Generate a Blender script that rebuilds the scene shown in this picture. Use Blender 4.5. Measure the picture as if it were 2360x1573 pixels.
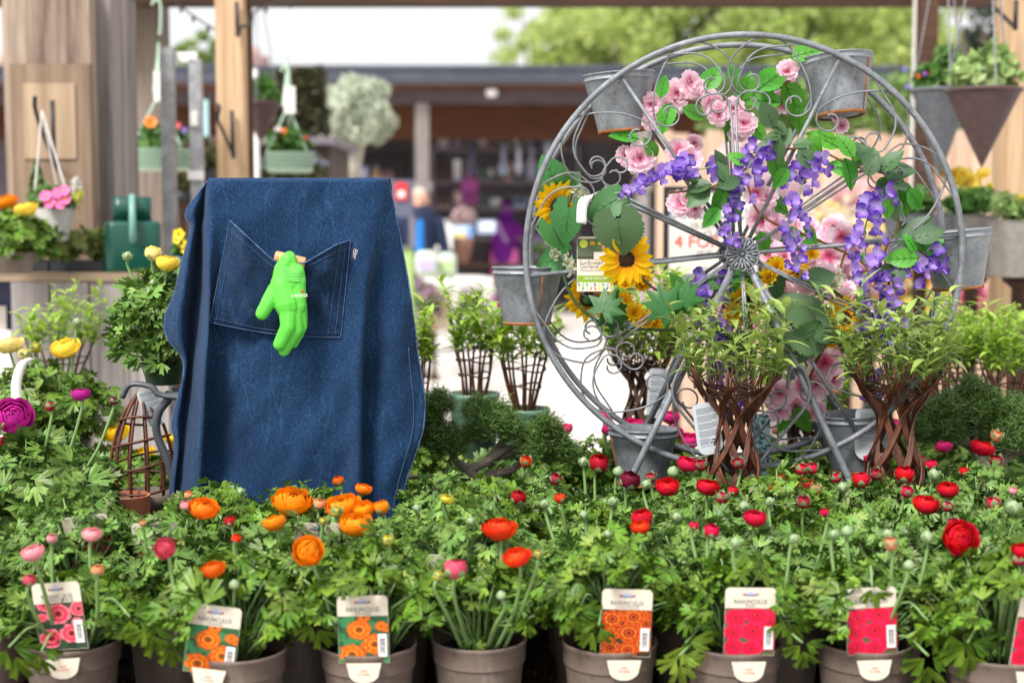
import bpy, math, random
import numpy as np
from mathutils import Vector, Matrix, Euler

for o in list(bpy.data.objects):
    bpy.data.objects.remove(o)
SC = bpy.context.scene
COL = SC.collection
PI = math.pi
R = math.radians

# ------------------------------------------------------------------ camera, sky, sun, exposure
CAM_Z, PITCH, FPX = 1.35, math.atan(266.5 / 3277.8), 3277.8
cam = bpy.data.cameras.new("camera")
cam_o = bpy.data.objects.new("camera", cam)
COL.objects.link(cam_o)
cam_o.location = (0, 0, CAM_Z)
cam_o.rotation_euler = (PI / 2 - PITCH, 0, 0)
cam.sensor_width, cam.lens = 36, 50
cam.clip_start, cam.clip_end = 0.05, 600
cam.dof.use_dof = True
cam.dof.focus_distance = 1.93
cam.dof.aperture_fstop = 4.0
SC.camera = cam_o

SUN_EL, SUN_AZ = R(52), R(-35)          # sun stands behind the camera's left shoulder, high
world = bpy.data.worlds.new("World")
SC.world = world
world.use_nodes = True
wn, wl = world.node_tree.nodes, world.node_tree.links
wn.clear()
sky = wn.new('ShaderNodeTexSky'); sky.sky_type = 'NISHITA'; sky.sun_disc = False
sky.sun_elevation = SUN_EL; sky.sun_rotation = PI + SUN_AZ * -1
sky.air_density, sky.dust_density = 1.0, 6.0
hs = wn.new('ShaderNodeHueSaturation'); hs.inputs['Saturation'].default_value = 0.22
bg = wn.new('ShaderNodeBackground'); bg.inputs['Strength'].default_value = 0.15
wo = wn.new('ShaderNodeOutputWorld')
cl = wn.new('ShaderNodeMix'); cl.data_type = 'RGBA'; cl.inputs[0].default_value = 0.75   # even bright cloud layer over the whole dome
cl.inputs[7].default_value = (4.7, 4.75, 4.85, 1)
wl.new(sky.outputs[0], hs.inputs['Color']); wl.new(hs.outputs[0], cl.inputs[6]); wl.new(cl.outputs[2], bg.inputs[0]); wl.new(bg.outputs[0], wo.inputs[0])
sun = bpy.data.lights.new("sun", 'SUN'); sun.energy = 2.8; sun.angle = R(16); sun.color = (1.0, 0.965, 0.92)
sun_o = bpy.data.objects.new("sun", sun); COL.objects.link(sun_o)
# light travels towards +x, +y, -z
sd = Vector((math.cos(SUN_EL) * math.sin(R(35)), math.cos(SUN_EL) * math.cos(R(35)), -math.sin(SUN_EL)))
sun_o.rotation_euler = sd.to_track_quat('-Z', 'Y').to_euler()
sun_o.location = (-3, -4, 8)
vs = SC.view_settings
vs.view_transform = 'Standard'; vs.look = 'None'; vs.exposure = 0.76; vs.gamma = 1.0; vs.use_curve_mapping = False
SC.render.engine = 'CYCLES'
SC.cycles.max_bounces = 8; SC.cycles.diffuse_bounces = 3; SC.cycles.glossy_bounces = 3
SC.cycles.transmission_bounces = 4; SC.cycles.transparent_max_bounces = 6
SC.cycles.use_denoising = True
SC.cycles.caustics_reflective = False; SC.cycles.caustics_refractive = False
SC.cycles.sample_clamp_indirect = 6

_cp, _sp = math.cos(PITCH), math.sin(PITCH)
def P(u, v, y):
    """the place in the garden centre that stands y metres in front of the camera at photo pixel (u, v)"""
    X = (u - 1180) / FPX; Y = -(v - 786.5) / FPX
    dy = _cp + Y * _sp; dz = -_sp + Y * _cp
    return Vector((X / dy * y, y, CAM_Z + dz / dy * y))
def PX(y):            # metres per photo pixel at depth y
    return y / FPX

def hexc(h):
    h = h.lstrip('#')
    c = [int(h[i:i + 2], 16) / 255 for i in (0, 2, 4)]
    return tuple(x / 12.92 if x <= .04045 else ((x + .055) / 1.055) ** 2.4 for x in c)

# ------------------------------------------------------------------ mesh helpers
def catmull(pts, n=8, closed=False):
    pts = [Vector(p) for p in pts]
    out = []; m = len(pts)
    segs = m if closed else m - 1
    for i in range(segs):
        p1, p2 = pts[i], pts[(i + 1) % m]
        p0 = pts[i - 1] if (i > 0 or closed) else p1 * 2 - p2
        p3 = pts[(i + 2) % m] if (i + 2 < m or closed) else p2 * 2 - p1
        for k in range(n):
            t = k / n
            out.append(0.5 * ((2 * p1) + (p2 - p0) * t + (2 * p0 - 5 * p1 + 4 * p2 - p3) * t * t + (3 * p1 - p0 - 3 * p2 + p3) * t ** 3))
    if not closed:
        out.append(pts[-1])
    return out

class MB:
    """collects geometry for ONE mesh object"""
    def __init__(s):
        s.v, s.f, s.m, s.c = [], [], [], []
        s.has_c = False
    def add(s, verts, faces, mi=0, col=None):
        b = len(s.v)
        s.v.extend([tuple(p) for p in verts])
        s.f.extend([tuple(i + b for i in f) for f in faces])
        s.m.extend([mi] * len(faces))
        if col is None:
            s.c.extend([(1, 1, 1)] * len(verts))
        else:
            s.has_c = True
            if isinstance(col, tuple):
                s.c.extend([col] * len(verts))
            else:
                s.c.extend([tuple(q) for q in col])
        return s
    def box(s, c, d, rz=0, mi=0, col=None, rot=None, taper=1.0):
        hx, hy, hz = d[0] / 2, d[1] / 2, d[2] / 2
        vs_ = [Vector((x * hx * (taper if z > 0 else 1), y * hy * (taper if z > 0 else 1), z * hz)) for z in (-1, 1) for x, y in ((-1, -1), (1, -1), (1, 1), (-1, 1))]
        M = rot if rot is not None else Matrix.Rotation(rz, 3, 'Z')
        c = Vector(c)
        return s.add([M @ p + c for p in vs_], [(3, 2, 1, 0), (4, 5, 6, 7), (0, 1, 5, 4), (1, 2, 6, 5), (2, 3, 7, 6), (3, 0, 4, 7)], mi, col)
    def tube(s, path, r, sides=6, mi=0, col=None, closed=False, cap=True, stretch=None):
        path = [Vector(p) for p in path]
        n = len(path)
        rs = r if hasattr(r, '__len__') else [r] * n
        T = []
        for i in range(n):
            a = path[i - 1] if (i > 0 or closed) else path[i]
            b = path[(i + 1) % n] if (i < n - 1 or closed) else path[i]
            t = (b - a)
            T.append(t.normalized() if t.length > 1e-9 else Vector((0, 0, 1)))
        u = T[0].orthogonal().normalized()
        if stretch: 
            u = stretch[0].cross(T[0]).normalized()
        V = []
        for i in range(n):
            if stretch:
                u = stretch[0].cross(T[i]).normalized(); w = stretch[0].normalized()
                for k in range(sides):
                    a = 2 * PI * (k + .5) / sides
                    V.append(path[i] + rs[i] * (u * math.cos(a) + w * math.sin(a) * stretch[1]))
            else:
                u = (u - T[i] * u.dot(T[i]))
                u = u.normalized() if u.length > 1e-6 else T[i].orthogonal().normalized()
                w = T[i].cross(u)
                for k in range(sides):
                    a = 2 * PI * k / sides
                    V.append(path[i] + rs[i] * (u * math.cos(a) + w * math.sin(a)))
        F = []
        for i in range(n if closed else n - 1):
            j = (i + 1) % n
            for k in range(sides):
                l = (k + 1) % sides
                F.append((i * sides + k, i * sides + l, j * sides + l, j * sides + k))
        if cap and not closed:
            F.append(tuple(range(sides))[::-1]); F.append(tuple((n - 1) * sides + k for k in range(sides)))
        return s.add(V, F, mi, col)
    def lathe(s, prof, seg=24, c=(0, 0, 0), M=None, mi=0, col=None, wob=0, rng=None):
        M = M or Matrix.Identity(3); c = Vector(c)
        V = []; F = []
        n = len(prof)
        for (r, z) in prof:
            for k in range(seg):
                a = 2 * PI * k / seg
                V.append(M @ Vector((r * math.cos(a), r * math.sin(a), z)) + c)
        for i in range(n - 1):
            for k in range(seg):
                l = (k + 1) % seg
                F.append((i * seg + k, i * seg + l, (i + 1) * seg + l, (i + 1) * seg + k))
        return s.add(V, F, mi, col)
    def ball(s, c, r, mi=0, col=None, seg=10, rings=6, M=None):
        if not hasattr(r, '__len__'): r = (r, r, r)
        M = M or Matrix.Identity(3); c = Vector(c)
        V = [M @ Vector((0, 0, -r[2])) + c]
        for i in range(1, rings):
            t = PI * i / rings
            for k in range(seg):
                a = 2 * PI * k / seg
                V.append(M @ Vector((r[0] * math.sin(t) * math.cos(a), r[1] * math.sin(t) * math.sin(a), -r[2] * math.cos(t))) + c)
        V.append(M @ Vector((0, 0, r[2])) + c)
        F = [(0, 1 + (k + 1) % seg, 1 + k) for k in range(seg)]
        for i in range(rings - 2):
            for k in range(seg):
                l = (k + 1) % seg
                F.append((1 + i * seg + k, 1 + i * seg + l, 1 + (i + 1) * seg + l, 1 + (i + 1) * seg + k))
        e = len(V) - 1; b = 1 + (rings - 2) * seg
        F += [(e, b + k, b + (k + 1) % seg) for k in range(seg)]
        return s.add(V, F, mi, col)
    def prism(s, outline, y0, y1, mi=0, col=None, M=None, c=(0, 0, 0)):
        """outline in (x, z), extruded along y"""
        M = M or Matrix.Identity(3); c = Vector(c); n = len(outline)
        V = [M @ Vector((x, y0, z)) + c for x, z in outline] + [M @ Vector((x, y1, z)) + c for x, z in outline]
        F = [tuple(range(n)), tuple(range(2 * n - 1, n - 1, -1))] + [(i, i + n, (i + 1) % n + n, (i + 1) % n) for i in range(n)]
        return s.add(V, F, mi, col)
    def tpl(s, t, M, mi=0, col=None):
        """template (verts Nx3 array, faces, colours or None) placed by 4x4 matrix"""
        v = t[0] @ np.array(M.to_3x3()).T + np.array(M.translation)
        return s.add(v.tolist(), t[1], mi, col if col is not None else t[2])
    def mesh(s, name, mats, smooth=True):
        me = bpy.data.meshes.new(name)
        me.from_pydata(s.v, [], s.f)
        for m in (mats if isinstance(mats, (list, tuple)) else [mats]):
            me.materials.append(m)
        if any(s.m):
            me.polygons.foreach_set('material_index', s.m)
        if s.has_c:
            at = me.color_attributes.new('Col', 'FLOAT_COLOR', 'POINT')
            a = np.ones((len(s.v), 4), 'f'); a[:, :3] = np.array(s.c, 'f')
            at.data.foreach_set('color', a.ravel())
        if smooth:
            me.polygons.foreach_set('use_smooth', [True] * len(me.polygons))
        me.update()
        return me
    def build(s, name, mats, parent=None, smooth=True, world=False, kind=None):
        if world and parent is not None:
            L = Vector((0, 0, 0)); q = parent
            while q is not None:
                L += q.location; q = q.parent
            s.v = [(p[0] - L[0], p[1] - L[1], p[2] - L[2]) for p in s.v]
        return link(name, s.mesh(name, mats, smooth), parent, kind)

def link(name, me, parent=None, kind=None, loc=None, rot=None, scale=None):
    o = bpy.data.objects.new(name, me)
    COL.objects.link(o)
    if parent is not None: o.parent = parent
    if kind: o['kind'] = kind
    if loc is not None: o.location = loc
    if rot is not None: o.rotation_euler = rot
    if scale is not None: o.scale = scale if hasattr(scale, '__len__') else (scale,) * 3
    return o
def tag(o, label, cat, group=None):
    o['label'] = label; o['category'] = cat
    if group: o['group'] = group
    return o
def thing(name, label, cat, loc=(0, 0, 0), rz=0, group=None):
    o = link(name, None, loc=loc); o.rotation_euler = (0, 0, rz)
    o.empty_display_size = .05
    return tag(o, label, cat, group)
def copy_tree(o, parent=None):
    c = o.copy(); COL.objects.link(c); c.parent = parent
    for ch in o.children: copy_tree(ch, c)
    return c
def place(name, me, parent, M, kind=None):
    """object sharing mesh data at matrix M (parent space)"""
    o = link(name, me, parent, kind)
    o.matrix_basis = M
    return o
def stand_leg(par, r=.02, m=None, z1=0.0):
    """a turned wooden leg from the thing's base down to the ground"""
    mb = MB(); h = par.location.z
    mb.lathe([(r * 2.6, -h), (r * 2.4, -h + .03), (r, -h + .08), (r, -.03), (r * 2.2, -.012), (r * 2.2, z1)], 12)
    return mb.build('stand_leg', m or MT['brown'], par)
def bench_pot(par, r, m, bz):
    """nursery pot between the thing's base and the bench top"""
    h = par.location.z - bz
    if h < .02: return None
    mb = MB(); mb.lathe([(0, -h), (r * .78, -h), (r * .95, -.014), (r, -.012), (r * 1.04, .004), (r * .96, .004), (r * .9, -.01), (0, -.012)], 24)
    return mb.build('nursery_pot', m, par)
def edge_sharp(o, ang=40):
    for p in o.data.polygons: pass
    try:
        o.data.set_sharp_from_angle(angle=R(ang))
    except Exception:
        pass
    return o
def mat4(loc, rot=None, s=1.0):
    M = Matrix.Translation(Vector(loc))
    if rot is not None:
        M = M @ (rot.to_4x4() if isinstance(rot, Matrix) else Euler(rot).to_matrix().to_4x4())
    if hasattr(s, '__len__'):
        return M @ Matrix.Diagonal((s[0], s[1], s[2], 1))
    return M @ Matrix.Diagonal((s, s, s, 1))
def aim(d, roll=0.0, up=(0, 0, 1)):
    """3x3 whose +z looks along d"""
    return Vector(d).normalized().to_track_quat('Z', 'Y').to_matrix() @ Matrix.Rotation(roll, 3, 'Z')

_text = {}
def text_mesh(s, m, size=.01, extrude=0.0):
    key = (s, m.name, size)
    if key not in _text:
        cu = bpy.data.curves.new('txt', 'FONT'); cu.body = s; cu.size = size
        cu.align_x = 'CENTER'; cu.align_y = 'CENTER'; cu.resolution_u = 2; cu.extrude = extrude
        o = bpy.data.objects.new('txt', cu); COL.objects.link(o)
        dg = bpy.context.evaluated_depsgraph_get()
        me = bpy.data.meshes.new_from_object(o.evaluated_get(dg))
        bpy.data.objects.remove(o)
        me.materials.clear(); me.materials.append(m)
        _text[key] = me
    return _text[key]

# ------------------------------------------------------------------ materials
def nodes_of(name):
    m = bpy.data.materials.new(name); m.use_nodes = True
    nt = m.node_tree
    b = nt.nodes['Principled BSDF']; out = nt.nodes['Material Output']
    return m, nt, nt.nodes, nt.links, b, out
def ramp(nt, fac, stops):
    r = nt.nodes.new('ShaderNodeValToRGB')
    while len(r.color_ramp.elements) < len(stops): r.color_ramp.elements.new(.5)
    for e, (p, c) in zip(r.color_ramp.elements, stops):
        e.position = p; e.color = (*c, 1)
    nt.links.new(fac, r.inputs[0])
    return r.outputs[0]
def coords(nt, scale=(1, 1, 1), kind='Object', rot=(0, 0, 0)):
    tc = nt.nodes.new('ShaderNodeTexCoord'); mp = nt.nodes.new('ShaderNodeMapping')
    mp.inputs['Scale'].default_value = scale; mp.inputs['Rotation'].default_value = rot
    nt.links.new(tc.outputs[kind], mp.inputs[0])
    return mp.outputs[0]
def noise(nt, vec, scale, detail=4, rough=.55):
    n = nt.nodes.new('ShaderNodeTexNoise'); n.inputs['Scale'].default_value = scale
    n.inputs['Detail'].default_value = detail; n.inputs['Roughness'].default_value = rough
    if vec is not None: nt.links.new(vec, n.inputs[0])
    return n.outputs['Fac']
def mix(nt, fac, a, b, mode='MIX'):
    m = nt.nodes.new('ShaderNodeMix'); m.data_type = 'RGBA'; m.blend_type = mode
    for sock, val in ((m.inputs[0], fac), (m.inputs[6], a), (m.inputs[7], b)):
        if hasattr(val, 'is_linked'): nt.links.new(val, sock)
        elif isinstance(val, tuple): sock.default_value = (*val, 1)
        else: sock.default_value = val
    return m.outputs[2]
def bumpn(nt, h, strength, dist, b):
    n = nt.nodes.new('ShaderNodeBump'); n.inputs['Strength'].default_value = strength; n.inputs['Distance'].default_value = dist
    nt.links.new(h, n.inputs['Height']); nt.links.new(n.outputs[0], b.inputs['Normal'])
    return n
def pmat(name, col=(.5, .5, .5), col2=None, ns=30, rough=.5, metal=0, bump=0, bs=300, bd=.001, scale=(1, 1, 1), island=0, objcol=False, attr=False,
         transl=0, spec=.5, objvar=0, sheen=0, dirt=None):
    m, nt, N, L, b, out = nodes_of(name)
    vec = coords(nt, scale)
    c = None
    if attr:
        a = N.new('ShaderNodeAttribute'); a.attribute_name = 'Col'; c = a.outputs['Color']
    if objcol:
        oi = N.new('ShaderNodeObjectInfo')
        c = oi.outputs['Color'] if c is None else mix(nt, 1.0, c, oi.outputs['Color'], 'MULTIPLY')
    if c is None:
        if col2 is not None:
            c = ramp(nt, noise(nt, vec, ns), [(.3, col), (.7, col2)])
        else:
            rgb = N.new('ShaderNodeRGB'); rgb.outputs[0].default_value = (*col, 1); c = rgb.outputs[0]
    elif col2 is not None:
        c = mix(nt, noise(nt, vec, ns), c, mix(nt, 1.0, c, col2, 'MULTIPLY'))
    if dirt:
        c = mix(nt, ramp(nt, noise(nt, vec, 85, 5, .7), [(.60, (0, 0, 0)), (.72, (.7, .7, .7))]), c, dirt)
        c = mix(nt, ramp(nt, noise(nt, coords(nt, (1, 1, .15)), 60, 4, .7), [(.56, (0, 0, 0)), (.75, (.35, .35, .35))]), c, (.42, .38, .34))
    if island or objvar:
        h = N.new('ShaderNodeHueSaturation')
        mr = N.new('ShaderNodeMapRange')
        if island:
            g = N.new('ShaderNodeNewGeometry'); L.new(g.outputs['Random Per Island'], mr.inputs[0]); k = island
        else:
            oi2 = N.new('ShaderNodeObjectInfo'); L.new(oi2.outputs['Random'], mr.inputs[0]); k = objvar
        mr.inputs[3].default_value = 1 - k; mr.inputs[4].default_value = 1 + k
        L.new(mr.outputs[0], h.inputs['Value'])
        mr2 = N.new('ShaderNodeMapRange'); 
        ml = N.new('ShaderNodeMath'); ml.operation = 'FRACT'
        mm = N.new('ShaderNodeMath'); mm.operation = 'MULTIPLY'; mm.inputs[1].default_value = 7.31
        L.new(mr.inputs[0].links[0].from_socket, mm.inputs[0]); L.new(mm.outputs[0], ml.inputs[0]); L.new(ml.outputs[0], mr2.inputs[0])
        mr2.inputs[3].default_value = .5 - k * .035; mr2.inputs[4].default_value = .5 + k * .035
        L.new(mr2.outputs[0], h.inputs['Hue'])
        L.new(c, h.inputs['Color']); c = h.outputs[0]
    L.new(c, b.inputs['Base Color'])
    b.inputs['Roughness'].default_value = rough; b.inputs['Metallic'].default_value = metal
    b.inputs['Specular IOR Level'].default_value = spec
    if sheen:
        b.inputs['Sheen Weight'].default_value = sheen
    if bump:
        bumpn(nt, noise(nt, vec, bs), bump, bd, b)
    if transl:
        t = N.new('ShaderNodeBsdfTranslucent'); L.new(c, t.inputs[0])
        ms = N.new('ShaderNodeMixShader'); ms.inputs[0].default_value = transl
        L.new(b.outputs[0], ms.inputs[1]); L.new(t.outputs[0], ms.inputs[2]); L.new(ms.outputs[0], out.inputs[0])
    return m

def wood_mat(name, dark, light, knot=None, gscale=1.0, rough=.75, axis='Z'):
    m, nt, N, L, b, out = nodes_of(name)
    sc = {'Z': (14, 14, .7), 'X': (.7, 14, 14), 'Y': (14, .7, 14)}[axis]
    vec = coords(nt, tuple(x * gscale for x in sc))
    g = noise(nt, vec, 3.0, 6, .65)
    big = noise(nt, coords(nt, tuple(x * gscale * .12 for x in sc)), 3.0, 3)
    c = ramp(nt, g, [(.36, dark), (.60, light)])
    c = mix(nt, big, c, mix(nt, 1.0, c, (.62, .6, .6), 'MULTIPLY'))
    if knot:
        kn = noise(nt, coords(nt, (3.1, 3.1, 2.2)), 1.9, 2)
        c = mix(nt, ramp(nt, kn, [(.66, (0, 0, 0)), (.74, (1, 1, 1))]), c, knot)
    oi = N.new('ShaderNodeObjectInfo')
    mr = N.new('ShaderNodeMapRange'); mr.inputs[3].default_value = .82; mr.inputs[4].default_value = 1.12; L.new(oi.outputs['Random'], mr.inputs[0])
    h = N.new('ShaderNodeHueSaturation'); L.new(mr.outputs[0], h.inputs['Value']); L.new(c, h.inputs['Color'])
    L.new(h.outputs[0], b.inputs['Base Color']); b.inputs['Roughness'].default_value = rough
    b.inputs['Specular IOR Level'].default_value = .25
    bumpn(nt, g, .5, .002, b)
    return m

def galv_mat(name, base=(.30, .32, .35), rust=.0):
    m, nt, N, L, b, out = nodes_of(name)
    vec = coords(nt)
    n1 = noise(nt, vec, 28, 6, .65); n2 = noise(nt, vec, 190, 5, .7)
    c = ramp(nt, n1, [(.32, tuple(x * .62 for x in base)), (.68, tuple(min(1, x * 1.35) for x in base))])
    c = mix(nt, ramp(nt, n2, [(.56, (0, 0, 0)), (.68, (1, 1, 1))]), c, tuple(x * .42 for x in base))
    if rust:
        n3 = noise(nt, vec, 17, 5, .7)
        c = mix(nt, ramp(nt, n3, [(.60 - rust, (0, 0, 0)), (.70 - rust * .5, (1, 1, 1))]), c, hexc('#8a5a34'))
    L.new(c, b.inputs['Base Color'])
    b.inputs['Metallic'].default_value = .35; b.inputs['Roughness'].default_value = .55
    bumpn(nt, n2, .35, .0006, b)
    return m

def denim_mat(name, k=1.0):
    m, nt, N, L, b, out = nodes_of(name)
    # twill: fine speckle of pale weft through dark warp, plus slubs, painted-in fold shading (pale creases, broad tone) and wash marks
    fine = noise(nt, coords(nt, (1, .3, .9)), 1100, 3, .8)
    slub = noise(nt, coords(nt, (1, .5, .45)), 640, 4, .8)
    wash_shade = noise(nt, coords(nt, (1, .6, .6)), 9, 5, .6)
    crease = noise(nt, coords(nt, (1.0, .5, .22), rot=(0, R(24), 0)), 15, 3, .5)
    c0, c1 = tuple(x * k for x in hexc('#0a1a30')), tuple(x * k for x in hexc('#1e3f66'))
    f = N.new('ShaderNodeMath'); f.operation = 'ADD'
    L.new(fine, f.inputs[0]); L.new(slub, f.inputs[1])
    f2 = N.new('ShaderNodeMath'); f2.operation = 'MULTIPLY'; L.new(f.outputs[0], f2.inputs[0]); f2.inputs[1].default_value = .5
    c = ramp(nt, f2.outputs[0], [(.40, c0), (.60, c1)])
    c = mix(nt, ramp(nt, f2.outputs[0], [(.54, (0, 0, 0)), (.68, (.5, .5, .5))]), c, hexc('#4a6c92'))
    c = mix(nt, ramp(nt, wash_shade, [(.40, (0, 0, 0)), (.70, (.8, .8, .8))]), c, mix(nt, 1.0, c, (1.9, 1.75, 1.6), 'MULTIPLY'))
    cr = ramp(nt, crease, [(.490, (0, 0, 0)), (.5, (.8, .8, .8)), (.510, (0, 0, 0))])
    c = mix(nt, cr, c, mix(nt, 1.0, c, (1.7, 1.6, 1.45), 'MULTIPLY'))
    L.new(c, b.inputs['Base Color'])
    b.inputs['Roughness'].default_value = .9; b.inputs['Specular IOR Level'].default_value = .12
    b.inputs['Sheen Weight'].default_value = .06
    h = N.new('ShaderNodeMath'); h.operation = 'MULTIPLY_ADD'
    L.new(wash_shade, h.inputs[0]); h.inputs[1].default_value = 8.0; L.new(fine, h.inputs[2])
    h2 = N.new('ShaderNodeMath'); h2.operation = 'MULTIPLY_ADD'
    L.new(crease, h2.inputs[0]); h2.inputs[1].default_value = 6.0; L.new(h.outputs[0], h2.inputs[2])
    bumpn(nt, h2.outputs[0], .6, .0020, b)
    return m

MT = {}
MT['leaf'] = pmat('ranunculus_leaf', hexc('#3c5a14'), hexc('#6e8f2e'), ns=55, rough=.36, island=.45, transl=.14, spec=.32, bump=.25, bs=400, bd=.0008)
MT['leaf_grey'] = pmat('glaucous_leaf', hexc('#44661f'), hexc('#7a9a4c'), ns=50, rough=.38, island=.42, transl=.14, spec=.32, bump=.25, bs=400, bd=.0008)
MT['leaf_yellow'] = pmat('yellowing_leaf', hexc('#6f8a34'), hexc('#92a450'), ns=40, rough=.5, island=.3, transl=.2)
MT['leaf_young'] = pmat('young_willow_leaf', hexc('#88a830'), hexc('#b0cc58'), ns=30, rough=.45, island=.25, transl=.35)
MT['leaf_olive'] = pmat('olive_willow_leaf', hexc('#7e9a40'), hexc('#b2c470'), ns=30, rough=.45, island=.28, transl=.3)
MT['leaf_silk'] = pmat('silk_leaf', hexc('#3f8a22'), hexc('#55a52e'), ns=60, rough=.5, objvar=.25, transl=.3)
MT['leaf_silk_dark'] = pmat('dark_silk_leaf', hexc('#2c4c2a'), hexc('#46683e'), ns=60, rough=.5, objvar=.3, transl=.12)
MT['leaf_sun'] = pmat('sunflower_leaf', hexc('#2a662a'), hexc('#3a7a38'), ns=60, rough=.5, objvar=.25, transl=.2)
MT['leaf_sun_grey'] = pmat('dusty_sunflower_leaf', hexc('#48683f'), hexc('#5d7d54'), ns=60, rough=.6, objvar=.15, transl=.12)
MT['petal'] = pmat('ranunculus_petal', objcol=True, col2=(.92, .86, .86), ns=120, rough=.6, island=.16, transl=.3, spec=.2)
MT['attr_petal'] = pmat('silk_petal', attr=True, rough=.6, island=.10, transl=.5, spec=.25)
MT['attr'] = pmat('printed_colour', attr=True, rough=.5, spec=.3)
MT['attr_soft'] = pmat('soft_cloth', attr=True, rough=.8, col2=(.8, .8, .8), ns=25, spec=.2)
MT['stem'] = pmat('pale_green_stem', hexc('#6f9150'), hexc('#88a868'), ns=80, rough=.5, transl=.1)
MT['bud'] = pmat('bud_sepal', hexc('#7f9868'), hexc('#a0b388'), ns=180, rough=.5, transl=.15)
MT['pot'] = pmat('taupe_plastic', hexc('#6c5e55'), hexc('#7d6e64'), ns=25, rough=.45, bump=.12, bs=500, bd=.0005, dirt=hexc('#43342a'))
MT['soil'] = pmat('dark_compost', hexc('#241a13'), hexc('#3e2f22'), ns=160, rough=.95, bump=1, bs=260, bd=.004)
MT['card'] = pmat('printed_card', hexc('#dad0bd'), rough=.35)
MT['white'] = pmat('white_plastic', hexc('#e9e7e2'), rough=.4)
MT['ink'] = pmat('navy_ink', hexc('#26304a'), rough=.5)
MT['ink_grey'] = pmat('grey_ink', hexc('#6d6f78'), rough=.5)
MT['ink_red'] = pmat('red_ink', hexc('#d5463c'), rough=.5)
MT['galv'] = galv_mat('galvanised_steel', base=(.20, .215, .235))
MT['galv_light'] = galv_mat('light_galvanised', base=(.36, .365, .38))
MT['galv_rust'] = galv_mat('rusty_galvanised_wire', base=(.17, .17, .18), rust=.08)
MT['bucket'] = galv_mat('zinc_bucket', base=(.24, .26, .285))
MT['rust'] = pmat('rust', hexc('#7a4a24'), hexc('#a86a35'), ns=120, rough=.85, bump=.6, bs=400)
MT['willow'] = pmat('willow_bark', hexc('#2e1710'), hexc('#683a1e'), ns=120, rough=.55, scale=(1, 1, .35), island=.35, bump=.3, bs=200)
MT['willow_dark'] = pmat('old_willow_bark', hexc('#2c1c15'), hexc('#523524'), ns=40, rough=.7, island=.3, bump=.3)
MT['pine_bark'] = pmat('pine_bark', hexc('#544a42'), hexc('#8a7e72'), ns=60, rough=.9, bump=1, bs=140, bd=.003)
MT['needle'] = pmat('pine_needle', hexc('#33521f'), hexc('#6c8c40'), ns=40, rough=.5, island=.4)
MT['terracotta'] = pmat('terracotta', hexc('#a85f3f'), hexc('#bd7552'), ns=20, rough=.85, bump=.2)
MT['oak'] = wood_mat('weathered_oak', hexc('#6f5f54'), hexc('#b9a694'), knot=hexc('#5d4a3e'), gscale=.6)
MT['oak_new'] = wood_mat('fresh_oak_board', hexc('#a08870'), hexc('#c0a88c'), gscale=.6)
MT['oak_grey'] = wood_mat('silvered_timber', hexc('#77706c'), hexc('#a09894'))
MT['pine'] = wood_mat('pine_post', hexc('#bb9872'), hexc('#dcbd9a'), knot=hexc('#8a6238'))
MT['brown'] = wood_mat('dark_timber', hexc('#3c2a20'), hexc('#5a4132'), axis='X')
MT['plank'] = wood_mat('grey_plank', hexc('#86807c'), hexc('#b0aaa6'))
MT['fence'] = wood_mat('tan_fence_board', hexc('#c8a68c'), hexc('#dcc0a8'))
MT['black'] = pmat('black_iron', hexc('#1c1c1e'), rough=.5)
MT['slate'] = pmat('slate_fascia', hexc('#3a3f4c'), hexc('#4a4f5c'), ns=3, rough=.5)
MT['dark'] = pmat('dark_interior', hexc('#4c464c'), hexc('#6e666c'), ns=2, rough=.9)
MT['denim'] = denim_mat('washed_denim')
MT['denim_dark'] = denim_mat('pocket_denim_shaded', .72)  # same denim, darkened so the pocket's shade sits in its colour
MT['denim_light'] = pmat('worn_denim_edge', hexc('#54709a'), hexc('#1c3866'), ns=160, rough=.9)
MT['thread'] = pmat('pale_thread', hexc('#506c96'), hexc('#142a50'), ns=500, rough=.8)
MT['glove'] = pmat('green_latex_glove', hexc('#55bf3c'), hexc('#62cc4a'), ns=40, rough=.5, spec=.35)
MT['dowel'] = pmat('pale_wood', hexc('#c08a5c'), hexc('#d2a377'), ns=40, rough=.6, scale=(1, 1, 1))
MT['sage'] = pmat('sage_enamel', hexc('#a7c4ad'), hexc('#b3cdb8'), ns=10, rough=.5)
MT['can'] = pmat('green_can_plastic', hexc('#08463a'), hexc('#0c5041'), ns=6, rough=.35)
MT['can_pale'] = pmat('faded_can_handle', hexc('#6f9e93'), rough=.4)
MT['wicker_white'] = pmat('white_wicker', hexc('#c9c6c2'), rough=.6)
MT['wicker_brown'] = pmat('brown_wicker', hexc('#4b3635'), hexc('#5b4443'), ns=50, rough=.55)
MT['wicker_grey'] = pmat('grey_wicker', hexc('#55585e'), hexc('#6b6e72'), ns=50, rough=.55)
MT['tray'] = pmat('black_tray', hexc('#23262d'), rough=.5)
MT['green_pot'] = pmat('dark_green_pot', hexc('#1f3a20'), hexc('#2f4d2c'), ns=60, rough=.5)
MT['chain'] = pmat('steel_chain', hexc('#9a9a9c'), rough=.35, metal=.7)
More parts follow.
